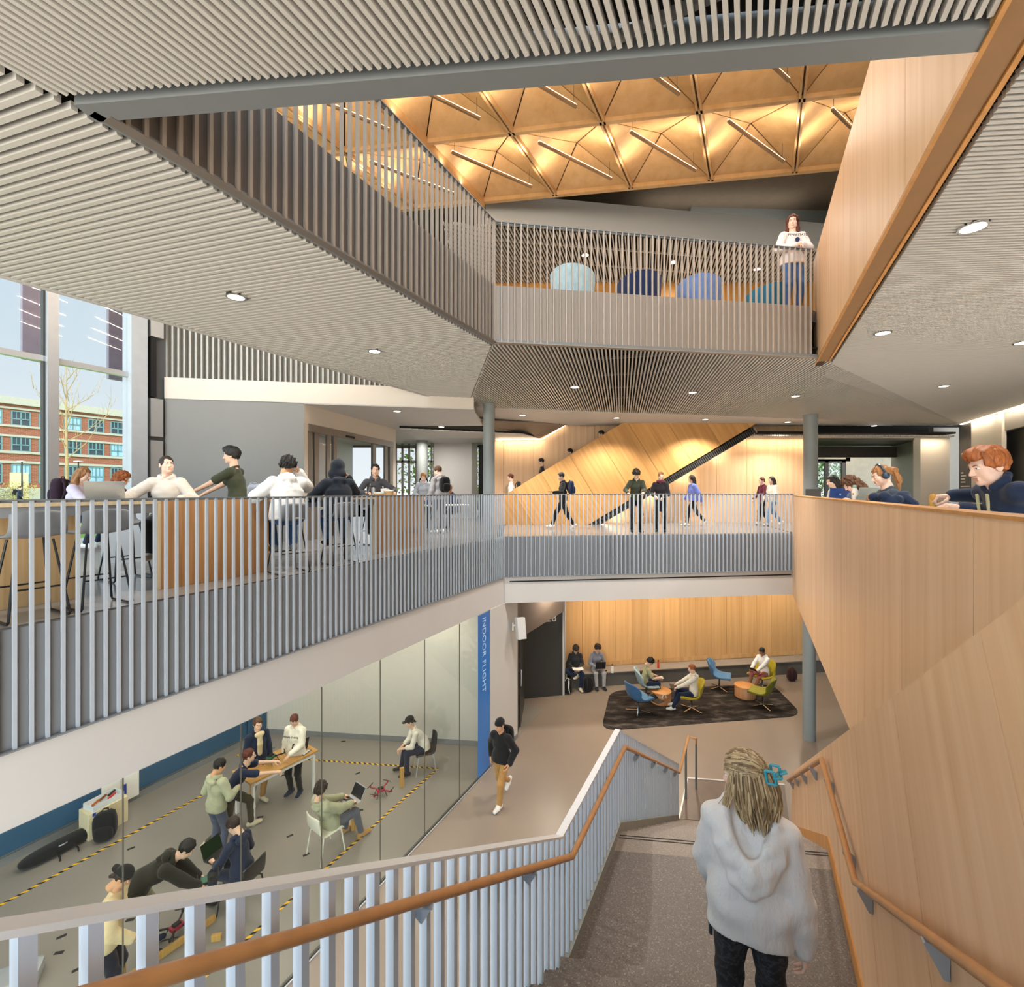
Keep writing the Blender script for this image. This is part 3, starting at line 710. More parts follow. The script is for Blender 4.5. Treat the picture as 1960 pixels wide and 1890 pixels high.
struct('wall_far_right', b, plain('far_room_wall', '#cdc6b4', 0.6), 'pale wall of the far room')
b = MB(); w3 = X_(1618, YB)-X_(1545, YB)
for k in (-0.5, 0.0, 0.44): b.box((w3*k, 0, 1.25), (0.16, 0.1, 2.5))
b.box((0, 0, 2.5), (w3, 0.1, 0.16))
d3_ = struct('door_3', b, DKB, 'glazed door of the far room with trees outside'); d3_.location = ((X_(1618, YB)+X_(1545, YB))/2, YB, L2)
b = MB(); b.box((0, 0, 1.25), (w3, 0.012, 2.5)); obj('pane', b, GLASS, d3_)
b = MB(); b.box(((X_(1760, 16.4)+X_(1815, 16.4))/2, 16.5, (L2+8.26)/2), (1.02, 0.3, 8.26-L2)); struct('wall_pilaster', b, WARMW, 'white pilaster lit from above')
b = MB(); b.box((X_(1835, 16.6), 16.8, 6.9), (1.6, 0.2, 3.5)); struct('wall_dark_panel', b, GRB, 'grey panel beside the pilaster')
b = MB()
def rw(b, u0, u1, z0, z1, th=0.1, dn=0.0, mi=0):
    n_ = 6.46+dn; s0, s1 = su(u0, n_), su(u1, n_); b.beam(sn(s0, n_, (z0+z1)/2), sn(s1, n_, (z0+z1)/2), th, z1-z0, mi=mi)
rw(b, 1839, 1863, L2, SOF, 0.1, 0.06, 1); rw(b, 1922, 2100, L2, 8.1, 0.1, 0.3, 2); rw(b, 1922, 2100, 8.1, SOF, 0.1, 0.06, 3); rw(b, 1863, 1922, L2, SOF)
struct('wall_right_far', b, [WARMW, DKB, CHAR, GRB], 'right side wall with pale and dark panels')
sg = thing('wall_sign', 'dark directory panel with rows of small white lettering on the right wall', 'sign', sn(su(1850, 6.44), 6.44, 6.2))
Osg = sn(su(1850, 6.44), 6.44, 6.2)
b = MB(); s0, s1 = su(1841, 6.44), su(1861, 6.44); b.beam(sn(s0, 6.42, 6.75)-Osg, sn(s1, 6.42, 6.75)-Osg, 0.03, 2.0); obj('panel', b, plain('sign_panel', '#55504b', 0.5), sg)
b = MB()
for v, a, c in ((868, 0.15, 0.5), (905, 0.1, 0.3), (911, 0.1, 0.55), (917, 0.1, 0.45), (923, 0.1, 0.5), (931, 0.05, 0.9), (940, 0.3, 0.8)):
    z_ = zv(v, 15.5); b.beam(sn(s0+(s1-s0)*a, 6.40, z_)-Osg, sn(s0+(s1-s0)*c, 6.40, z_)-Osg, 0.006, 0.035)
obj('lettering', b, PAPER, sg)
# ------------------------------------------------------------------ ground floor: back wall, bench, dark door, pier
WA, WB = Vector((1.79, 15.75, 0)), Vector((11.2, 17.15, 0)); ew = (WB-WA).normalized(); ewp = Vector((-ew.y, ew.x, 0)); LW = (WB-WA).length
b = MB(); boards(b, [(0, 0.30), (LW, 0.30), (LW, FB2+0.1), (0, FB2+0.1)], [0.585*k for k in range(1, 17)], 0, 0.04, 0.004, 0, (0.04, 0.10))
b.box((LW/2, -0.008, 0.55), (LW, 0.012, 0.14))
struct('wall_lower_back', b, [wood('oak_amber', '#d8ac78', '#c69860'), GAP], 'amber oak wall behind the long bench', M=frame(WA, ew, Z))
b = MB(); M_ = frame(WA, ew, Z)
b.box((LW/2+0.05, -0.27, 0.215), (LW, 0.50, 0.43), mi=0); b.box((LW/2+0.05, -0.28, 0.445), (LW, 0.54, 0.03), mi=1)
bench = obj('bench', b, [plain('bench_side', '#5d5a55', 0.5), plain('bench_top', '#9c948b', 0.4)], None, M=M_); tag(bench, 'long low grey bench built along the amber oak wall', 'bench')
b = MB(); b.slab([(0.37, 14.47, 0), (1.66, 14.74, 0), (1.66, 14.74, FB2+0.05), (0.37, 14.47, FB2+0.05)], (-0.02, 0.1, 0)); b.slab([(0.137, 12.19, 0), (0.37, 14.47, 0), (0.37, 14.47, FB2+0.05), (0.137, 12.19, FB2+0.05)], (-0.1, 0.01, 0))
struct('wall_dark', b, CHAR, 'charcoal wall left of the oak wall')
b = MB(); b.slab([(1.64, 14.70, 0), (1.80, 15.70, 0), (1.80, 15.70, FB2+0.05), (1.64, 14.70, FB2+0.05)], (-0.06, 0.0, 0)); struct('trim_10', b, WHITE, 'white end strip of the oak wall')
b = MB(); b.slab([(0.20, 12.7, 0.02), (0.345, 14.1, 0.02), (0.345, 14.1, 2.4), (0.20, 12.7, 2.4)], (0.03, 0, 0))
b.beam((0.25, 12.9, 1.05), (0.26, 12.9, 1.5), 0.03, 0.03, up=(1, 0, 0), mi=1)
struct('door_4', b, [plain('charcoal_door', '#33322f', 0.4), CHROME], 'charcoal door in the recess')
b = MB(); b.slab([px(986, 1135, 12.7), px(1078, 1135, 14.4), px(1078, 1171, 14.4), px(992, 1224, 12.7)], (-0.02, 0.12, 0)); struct('ceiling_sloped', b, BROWNG, 'sloping taupe soffit in the corner')
nm = thing('room_number', 'white room numerals on the charcoal wall', 'sign', (1.22, 14.58, 2.45))
text('28', 0.34, frame((0, 0, 0), Vector((1.29, 0.27, 0)), Z) @ Matrix.Rotation(math.radians(90), 4, 'X'), PAPER, nm, 'numerals')
sP0, sP1 = su(938, -5.36), su(990, -5.36)
b = MB(); b.beam(sn(sP0, -5.40, FB2/2), sn(sP1, -5.40, FB2/2), 0.10, FB2); struct('wall_pier', b, WHITE, 'white pier at the end of the glass wall')
b = MB(); b.beam(sn(sP0, -5.345, 0.06), sn(sP1, -5.345, 0.06), 0.012, 0.12); struct('baseboard_pier', b, plain('grey_skirting', '#7d7f80', 0.5), 'grey skirting of the white pier')
sp = thing('wall_speaker', 'white loudspeaker on a bracket on the pier above the walking man', 'loudspeaker', sn(su(984, -5.25), -5.25, 3.0))
R_ = Matrix.Rotation(math.radians(20), 3, 'Z') @ Matrix.Rotation(math.radians(-12), 3, 'X')
b = MB(); b.box((0.16, -0.14, 0), (0.22, 0.2, 0.52), R_); obj('cabinet', b, WHITE, sp, bevel=0.02)
b = MB(); b.tube([(-0.02, 0.06, 0.0), (0.05, 0.0, 0.05), (0.12, -0.08, 0.02)], 0.02, 8); b.box((-0.03, 0.06, 0), (0.03, 0.14, 0.2)); obj('bracket', b, PAPER, sp)
# ------------------------------------------------------------------ lab: glass front, walls
GJ = [1.175*k for k in range(-2, 8)]; sEnd = su(937, -5.36)
edges = GJ+[sEnd]
for i, (a, c) in enumerate(zip(edges, edges[1:])):
    b = MB(); b.beam(sn(a+0.004, -5.36, FB2/2+0.02), sn(c-0.004, -5.36, FB2/2+0.02), 0.012, FB2-0.04)
    o = struct('window_%d' % (11+i), b, GLASSL, 'full-height pane of the lab glass wall')
b = MB()
for a in edges: b.box(sn(a, -5.36, FB2/2), (0.009, 0.014, FB2), Matrix.Rotation(math.atan2(D.y, D.x), 3, 'Z'))
b.beam(sn(-2.4, -5.36, 0.02), sn(sEnd, -5.36, 0.02), 0.03, 0.04); b.beam(sn(-2.4, -5.325, 0.01), sn(sEnd, -5.325, 0.01), 0.02, 0.02, mi=1)
struct('window_frame_3', b, [plain('glazing_seal', '#57534c', 0.5), ALU], 'dark joints and floor channel of the lab glass wall')
fm = thing('window_film', 'vertical blue film with INDOOR FLIGHT lettering at the end of the glass wall', 'sign', sn(su(926, -5.345), -5.345, 0))
fa, fc = su(915, -5.345)-su(926, -5.345), su(937, -5.345)-su(926, -5.345)
mfilm = bpy.data.materials.new('blue_film'); mfilm.use_nodes = True; nt = mfilm.node_tree; bs = nt.nodes['Principled BSDF']; bs.inputs['Roughness'].default_value = 0.3
link(nt, ramp(nt, noise(nt, coords(nt, (1, 1, 0.4)), 1.0, 1), [(0.3, lin('#3470c0')), (0.7, lin('#358ae0'))]), bs.inputs['Base Color']); bs.inputs['Alpha'].default_value = 0.93
b = MB(); b.beam(D*fa+Z*(FB2/2+0.02), D*fc+Z*(FB2/2+0.02), 0.006, FB2-0.06); obj('film', b, mfilm, fm)
Mt = frame((0, 0, 0), D, Z) @ Matrix.Rotation(math.radians(90), 4, 'X') @ Matrix.Rotation(math.radians(-90), 4, 'Z')
Mt.translation = N*0.008+D*0.0+Z*2.70
text('INDOOR FLIGHT', 0.215, Mt, plain('film_letters', '#bcd6f4', 0.5), fm)
LBA, LBB = Vector((-6.48, 12.39, 0)), Vector((-0.12, 11.69, 0))
eb = (LBB-LBA).normalized(); ebp = Vector((-eb.y, eb.x, 0))
b = MB(); b.beam(LBA+ebp*0.05+Z*FB2/2, LBB+ebp*0.05+Z*FB2/2, 0.1, FB2); b.beam(LBA-ebp*0.005+Z*0.07, LBB-ebp*0.005+Z*0.07, 0.012, 0.14, mi=1)
struct('wall_lab_back', b, [plain('lab_wall', '#c9c5bb', 0.35, var=0.02), plain('grey_skirting', '#7d7f80', 0.5)], 'pale back wall of the lab with a grey skirting')
b = MB(); sB = su(508, -11.36)
b.beam(sn(-4, -11.42, FB2/2), sn(sB+0.3, -11.42, FB2/2), 0.1, FB2)
k = -2.0
while k < sB:
    b.beam(sn(k+0.01, -11.34, 1.35), sn(min(k+2.4, sB)-0.01, -11.34, 1.35), 0.06, 2.3, mi=1); k += 2.4
b.beam(sn(-4, -11.36, 0.07), sn(sB, -11.36, 0.07), 0.02, 0.14, mi=2)
struct('wall_lab_left', b, [GREYW, BLUEPAD, plain('grey_skirting', '#7d7f80', 0.5)], 'lab side wall with blue padding')
# ------------------------------------------------------------------ top level: coffers, bulkhead, walls
n1, n5 = pz(815, 270.4, COF), pz(1535, 185.7, COF); ci = (n5-n1)/4
A3 = (n1+n5)/2; f3 = pz(1207.9, 356.4, COF); cj = f3-A3
def node(i, j): return A3+ci*i+cj*j     # i: columns (A3 = 0), j: rows going away
COFW = wood('coffer_oak', '#d6ae7e', '#c59a66', rough=0.5, grain=0.6, island=0.05)
apx = pz(1104.3, 273.2, COF+0.40); cen = node(-0.5, 0.5); ao = apx-cen; ao.z = 0
apo = ao
b = MB()
for i in range(-4, 4):
    for j in range(-2, 1):
        c = [node(i, j), node(i+1, j), node(i+1, j+1), node(i, j+1)]
        m_ = sum(c, Vector())/4; ap = m_+apo+Z*0.40
        for q in range(4):
            a_, d_ = c[q], c[(q+1) % 4]; g = (a_+d_+ap)/3
            tri = [p+(g-p).normalized()*0.02 for p in (a_, d_, ap)]; b.slab(tri, (0, 0, 0.02), 0)
            tri = [a_+Z*0.03, d_+Z*0.03, ap+Z*0.03]; b.slab(tri, (0, 0, 0.02), 1)
for i in range(-4, 5):
    for dx in (-0.035, 0.035): b.beam(node(i, -2)+ci.normalized()*dx+Z*-0.01, node(i, 1)+ci.normalized()*dx+Z*-0.01, 0.035, 0.10)
    b.beam(node(i, -2)+Z*0.03, node(i, 1)+Z*0.03, 0.03, 0.05, mi=1)
for j in range(-2, 2):
    b.beam(node(-4, j)+Z*-0.01, node(4, j)+Z*-0.01, 0.075 if j < 1 else 0.10, 0.10)
b.beam(node(-2, -2)+Z*-0.06, node(-2, 1)+Z*-0.06, 0.10, 0.24)
struct('ceiling_coffered', b, [COFW, GAP], 'warm oak coffered ceiling of folded pyramids')
la, lb = pz(1031, 273, COF-0.22)-cen, pz(1170, 343, COF-0.22)-cen; la.z = lb.z = -0.22
LEDS = []
proto = None; cols = ['leftmost', 'second', 'third', 'fourth', 'fifth', 'sixth', 'seventh', 'eighth']
for j in (0, -1, -2):
    for i in range(-4, 3):
        m_ = node(i+0.5, j+0.5); nm_ = ['far', 'middle', 'nearest'][-j]
        lab = 'linear light under the %s oak coffer from the left, %s row' % (cols[i+4], nm_)
        if proto is None:
            proto = thing('linear_light', lab, 'light', m_, 0, 'linear lights under the oak coffers')
            q = MB(); q.beam(la, lb, 0.04, 0.04); obj('housing', q, plain('led_bar', '#9a7f60', 0.4, 0.4), proto)
            q = MB(); q.beam(la+Z*0.03, lb+Z*0.03, 0.035, 0.01); obj('diffuser', q, LEDW, proto)
            for e_ in (la.lerp(lb, 0.03), la.lerp(lb, 0.97)):
                q = MB(); q.tube([e_, e_+Z*0.34], 0.003, 5); obj('hanger', q, DARKM, proto)
            o = proto
        else: o = dup(proto, lab, m_, 0, 'linear lights under the oak coffers')
        LEDS.append((m_, la, lb))
BA, BB_ = px(930, 424, 10.8), px(1600, 484, 12.1)
b = MB(); b.slab([(BA.x, BA.y, 12.6), (BB_.x, BB_.y, 12.6), (BB_.x, BB_.y, 13.26), (BA.x, BA.y, 13.26)], (-0.02, 0.12, 0)); struct('trim_11', b, WHITE, 'white bulkhead in front of the top-level slatted ceiling')
pol = [(BA.x-1, BA.y+0.12), (BB_.x+2, BB_.y+0.4), (BB_.x+2, 14.2), (BA.x-1, 14.2)]
b = MB(); louvres(b, pol, (0.27, 0.96), 0.075, 0.03, 0.05, 12.62); louvres(b, pol, (1, 0.15), 0.9, 0.05, 0.04, 12.67); b.prism(pol, 12.80, 12.84, 1)
struct('ceiling_top', b, [LOUV, BLACKP], 'slatted ceiling over the tub chairs')
b = MB(); boards(b, [(-2, L3), (12, L3), (12, 12.7), (-2, 12.7)], [-2+1.2*k for k in range(1, 12)], 0, 0.04, 0.004, 0, (0.04, 0.1)); struct('wall_top_back', b, [OAKD, GAP], 'oak wall behind the tub chairs', M=frame((0, 14.1, 0), (1, 0, 0), Z))
b = MB(); b.box((X_(1200, 13.2), 13.2, 14.2), (8, 0.1, 2.4), mi=1)
for k in range(60): b.box((X_(1030, 13)+0.09*k, 13.1, 14.1), (0.04, 0.08, 2.2))
struct('wall_top_fins', b, [plain('fin_dark', '#77756f', 0.5), plain('fin_dark_back', '#4e4d49', 0.5)], 'dark ribbed wall above the bulkhead')
b = MB(); b.slab([px(1320, 412, 12.4), px(1620, 446, 12.6), px(1640, 250, 12.6), px(1352, 250, 12.4)], (0, 0.1, 0)); struct('wall_top_grey', b, GREENGREY, 'plain olive grey wall above the bulkhead')
b = MB(); b.prism([(-9, -1), (15, -1), (27, 8), (27, 22), (-9, 22)], 13.9, 14.0); b.box((-6, 20.6, 9.7), (14, 0.1, 2.8)); b.box((19, 21.9, 11), (18, 0.1, 6))
b.prism([(-9.0, 11.3), (-7.6, 11.3), (-0.3, 12), (-0.3, 20.5), (-9, 20.5)], 11.0, 11.1)
struct('ceiling_roof', b, plain('roof_dark', '#6a5c4c', 0.9), 'roof deck above the coffers')
b = MB(); b.prism([xy(sn(-3, 6.8)), xy(sn(20, 6.8)), xy(sn(20, 7)), xy(sn(-3, 7))], 5.27, 14); struct('wall_right_outer', b, GRB, 'outer wall on the right')
b = MB(); b.box((17.2, 17.6, 2.6), (13, 0.1, 5.2)); b.beam(sn(2, 7.5, 2.5), sn(19, 7.5, 2.5), 0.1, 5.0); b.box((-6, 19.8, 2.6), (14, 0.1, 5.2)); struct('wall_lower_end', b, GRB, 'end wall of the ground floor')
# ------------------------------------------------------------------ downlights
DL = [(452, 568, 'left ceiling, nearest'), (717, 672, 'left ceiling, further back'), (1863, 434, 'right ceiling, nearest and largest'), (1690, 637, 'right ceiling beside the oak wall foot'),
      (1956, 656, 'right ceiling at the picture edge'), (1807, 739, 'right ceiling near the dotted joint'), (1100, 741, 'bridge ceiling, left one of three'), (1326, 751, 'bridge ceiling, middle one of three'), (1523, 758, 'bridge ceiling, right one of three'),
      (1180, 800, 'smooth ceiling behind the bridge, left'), (1350, 803, 'smooth ceiling behind the bridge, middle'), (1508, 808, 'smooth ceiling behind the bridge, right'), (1673, 815, 'smooth ceiling right of the round column'), (1000, 795, 'smooth ceiling behind the left round column')]
b1 = MB(); b1.lathe([(0.088, 0.05), (0.088, -0.012), (0.108, -0.012), (0.108, 0.05)], (0, 0, 0), 24, cap=False)
b2 = MB(); b2.lathe([(0.084, -0.004), (0.084, 0.045)], (0, 0, 0), 24)
p0 = None; DLP = []
for u, v, w in DL:
    p = pz(u, v, SOF-0.004); DLP.append(p); lab = 'round recessed downlight in the '+w
    if p0 is None:
        p0 = thing('downlight', lab, 'light', p, 0, 'recessed downlights'); obj('trim_ring', b1, CHROME, p0, smooth=True); obj('lens', b2, LED, p0)
    else: dup(p0, lab, p, 0, 'recessed downlights')
for u, v, w in ((1120, 488, 'above the light blue tub chair'), (1288, 502, 'above the navy tub chair'), (1449, 515, 'left of the standing woman')):
    p = pz(u, v, 12.61); dup(p0, 'small downlight in the top-level slatted ceiling '+w, p, 0, 'recessed downlights')
for u, v, w in ((760, 787, 'nearest the grey wall'), (845, 817, 'furthest back')):
    p = pz(u, v, 8.375); dup(p0, 'downlight in the white entrance ceiling, '+w, p, 0, 'recessed downlights'); DLP.append(p)
# ------------------------------------------------------------------ figures: smooth-union bodies meshed by surface nets
def V3(*a): return np.array(a, dtype=np.float64)
class Field:
    def __init__(s, lo, hi, res):
        s.lo = np.array(lo, float); s.res = res
        n = np.ceil((np.array(hi, float)-s.lo)/res).astype(int)+2; s.n = n
        s.A = np.full(tuple(n), 0.25, np.float32)
        s.ax = [s.lo[i]+res*np.arange(n[i]) for i in range(3)]
    def region(s, lo, hi):
        i0 = np.clip(np.floor((np.array(lo)-s.lo)/s.res).astype(int), 0, s.n); i1 = np.clip(np.ceil((np.array(hi)-s.lo)/s.res).astype(int)+1, 0, s.n)
        sl = tuple(slice(a, b) for a, b in zip(i0, i1))
        if any(a >= b for a, b in zip(i0, i1)): return None, None
        X = np.meshgrid(*[s.ax[i][sl[i]] for i in range(3)], indexing='ij')
        return sl, np.stack(X, -1)
    def comb(s, sl, d, k, sub=False):
        A = s.A[sl]
        if sub:
            h = np.clip(0.5-0.5*(A+d)/k, 0, 1); s.A[sl] = A*(1-h)-d*h+k*h*(1-h)
        else:
            h = np.clip(0.5+0.5*(A-d)/k, 0, 1); s.A[sl] = A*(1-h)+d*h-k*h*(1-h)
    def cap(s, a, b, ra, rb=None, w=None, q=1.0, k=0.03, sub=False):
        a, b = np.array(a, float), np.array(b, float); rb = ra if rb is None else rb
        m = max(ra, rb)/min(1, q if q < 1 else 1)*1.0+0.10
        m = max(ra, rb)+0.10
        sl, P = s.region(np.minimum(a, b)-m, np.maximum(a, b)+m)
        if sl is None: return s
        ab = b-a; L = ab@ab
        t = np.clip(((P-a)@ab)/L, 0, 1) if L > 1e-12 else np.zeros(P.shape[:-1])
        d = P-a-t[..., None]*ab
        if w is not None:
            w = np.array(w, float); w = w/np.linalg.norm(w); c = d@w; d = d+((1/q-1)*c)[..., None]*w
        s.comb(sl, np.linalg.norm(d, axis=-1)-(ra+t*(rb-ra)), k, sub); return s
    def ell(s, c, r, k=0.03, R=None, sub=False):
        c, r = np.array(c, float), np.array(r, float); m = max(r)+0.10
        sl, P = s.region(c-m, c+m)
        if sl is None: return s
        d = P-c
        if R is not None: d = d@R
        n = np.linalg.norm(d/r, axis=-1); s.comb(sl, (n-1)*min(r)*0.5+(n-1)*0.5*(np.linalg.norm(d, axis=-1)/np.maximum(n, 1e-6)), k, sub); return s
    def wrinkle(s, amp, f=22, seed=0):
        X, Y, Zc = np.meshgrid(*s.ax, indexing='ij', sparse=True)
        g = np.sin(f*X+3*np.sin(9*Zc+seed)+2*Y)*np.sin(f*0.8*Zc+2.5*np.sin(8*X+seed*2)+f*0.5*Y)+0.6*np.sin(f*1.7*(Zc+0.4*X)+seed+4*np.sin(7*Y))
        s.A += (amp*g).astype(np.float32); return s
    def mesh(s):
        V = s.A; S = V < 0
        cnt = sum(S[i:V.shape[0]-1+i, j:V.shape[1]-1+j, k:V.shape[2]-1+k].astype(np.int8) for i in (0, 1) for j in (0, 1) for k in (0, 1))
        mask = (cnt > 0) & (cnt < 8)
        cells = np.argwhere(mask)
        if len(cells) == 0: return np.zeros((0, 3)), np.zeros((0, 4), int)
        idx = np.full(mask.shape, -1, np.int64); idx[mask] = np.arange(len(cells))
        acc = np.zeros((len(cells), 3)); n = np.zeros(len(cells))
        co_ = [(i, j, k) for i in (0, 1) for j in (0, 1) for k in (0, 1)]
        for a in co_:
            for ax in range(3):
                if a[ax]: continue
                b = list(a); b[ax] = 1
                va = V[cells[:, 0]+a[0], cells[:, 1]+a[1], cells[:, 2]+a[2]]; vb = V[cells[:, 0]+b[0], cells[:, 1]+b[1], cells[:, 2]+b[2]]
                c = (va < 0) != (vb < 0); t = np.where(c, va/np.where(c, va-vb, 1), 0)
                p = np.array(a, float)[None]+t[:, None]*(np.array(b)-np.array(a)); acc[c] += p[c]; n[c] += 1
        verts = s.lo+s.res*(cells+acc/n[:, None])
        faces = []
        for ax in range(3):
            sa = [slice(None)]*3; sb = [slice(None)]*3; sa[ax] = slice(0, -1); sb[ax] = slice(1, None)
            ch = S[tuple(sa)] != S[tuple(sb)]; e = np.argwhere(ch); o1, o2 = (ax+1) % 3, (ax+2) % 3
            ok = (e[:, o1] > 0) & (e[:, o2] > 0) & (e[:, o1] < mask.shape[o1]) & (e[:, o2] < mask.shape[o2]); e = e[ok]
            def at(d1, d2):
                c = e.copy(); c[:, o1] += d1; c[:, o2] += d2; return idx[c[:, 0], c[:, 1], c[:, 2]]
            q = np.stack([at(-1, -1), at(0, -1), at(0, 0), at(-1, 0)], 1)
            ins = S[e[:, 0], e[:, 1], e[:, 2]]
            q[~ins] = q[~ins][:, ::-1]; faces.append(q)
        f = np.concatenate(faces); f = f[(f >= 0).all(1)]
        return verts, f
def npobj(name, v, f, mats, parent=None, mi=None, M=None):
    me = bpy.data.meshes.new(name); me.vertices.add(len(v)); me.vertices.foreach_set('co', np.asarray(v, np.float32).ravel())
    me.loops.add(len(f)*4); me.polygons.add(len(f)); me.loops.foreach_set('vertex_index', np.asarray(f, np.int32).ravel())
    me.polygons.foreach_set('loop_start', np.arange(0, len(f)*4, 4, dtype=np.int32))
    me.polygons.foreach_set('use_smooth', np.ones(len(f), bool))
    for m in mats: me.materials.append(m)
    if mi is not None: me.polygons.foreach_set('material_index', np.asarray(mi, np.int32))
    me.update(); me.validate()
    o = bpy.data.objects.new(name, me); COL.objects.link(o)
    if parent is not None: o.parent = parent
    return o
# --- head
def make_head(res):
    f = Field((-0.10, -0.125, -0.17), (0.10, 0.135, 0.145), res)
    f.ell((0, -0.014, 0.032), (0.073, 0.093, 0.088), 0.02).ell((0, 0.022, -0.036), (0.058, 0.064, 0.083), 0.03)
    f.cap((-0.040, 0.025, -0.075), (0.040, 0.025, -0.075), 0.022, k=0.03)
    f.ell((0, 0.066, -0.102), (0.020, 0.016, 0.016), 0.025)
    for x in (-1, 1):
        f.ell((x*0.036, 0.052, -0.030), (0.024, 0.022, 0.026), 0.025)
        f.cap((x*0.010, 0.086, 0.020), (x*0.042, 0.072, 0.022), 0.010, k=0.015)
        f.ell((x*0.031, 0.097, 0.002), (0.017, 0.017, 0.010), 0.012, sub=True)
    f.cap((0, 0.086, 0.010), (0, 0.107, -0.036), 0.007, 0.0115, k=0.014)
    for x in (-1, 1): f.ell((x*0.011, 0.097, -0.040), (0.008, 0.010, 0.007), 0.008)
    f.cap((-0.018, 0.083, -0.064), (0.018, 0.083, -0.064), 0.0065, k=0.008).cap((-0.016, 0.082, -0.076), (0.016, 0.082, -0.076), 0.007, k=0.008)
    f.cap((-0.024, 0.094, -0.070), (0.024, 0.094, -0.070), 0.0025, k=0.004, sub=True)
    for x in (-1, 1):
        f.ell((x*0.077, -0.012, -0.010), (0.010, 0.022, 0.031), 0.010)
        f.ell((x*0.088, -0.008, -0.008), (0.007, 0.012, 0.018), 0.006, sub=True)
    f.cap((0, -0.022, -0.06), (0, -0.034, -0.165), 0.050, 0.055, k=0.03)
    v, q = f.mesh(); c = v[q].mean(1)
    mi = np.zeros(len(q), int)
    mi[(c[:, 1] > 0.078) & (abs(c[:, 0]) < 0.021) & (c[:, 2] < -0.061) & (c[:, 2] > -0.081)] = 1
    parts = [(v, q, mi)]
    def ballq(c, r, m, n=10):
        th = np.linspace(0.02, math.pi-0.02, n); ph = np.linspace(0, 2*math.pi, n*2, endpoint=False)
        vv = np.array([[c[0]+r[0]*math.sin(t)*math.cos(p), c[1]+r[1]*math.cos(t), c[2]+r[2]*math.sin(t)*math.sin(p)] for t in th for p in ph]); k = n*2
        qq = np.array([[i*k+j, (i+1)*k+j, (i+1)*k+(j+1) % k, i*k+(j+1) % k] for i in range(n-1) for j in range(k)])
        parts.append((vv, qq[:, ::-1], np.full(len(qq), m)))
    for x in (-1, 1):
        ballq((x*0.031, 0.0765, 0.002), (0.0125, 0.0125, 0.0085), 2); ballq((x*0.031, 0.0865, 0.002), (0.0058, 0.004, 0.0058), 3, 6)
        f = Field((-0.06, 0.05, 0.0), (0.06, 0.12, 0.05), res*0.8); f.cap((x*0.014, 0.0925, 0.019), (x*0.034, 0.088, 0.026), 0.0042, 0.004, k=0.003).cap((x*0.034, 0.088, 0.026), (x*0.049, 0.074, 0.020), 0.004, 0.002, k=0.003)
        vv, qq = f.mesh(); parts.append((vv, qq, np.full(len(qq), 4)))
    return merge(parts)
def merge(parts):
    vs, fs, ms, o = [], [], [], 0
    for v, f, m in parts:
        vs.append(v); fs.append(f+o); ms.append(m); o += len(v)
    return np.concatenate(vs), np.concatenate(fs), np.concatenate(ms)
HEADS = {}
def head_tpl(res):
    if res not in HEADS: HEADS[res] = make_head(res)
    return HEADS[res]
HAIRS = {}
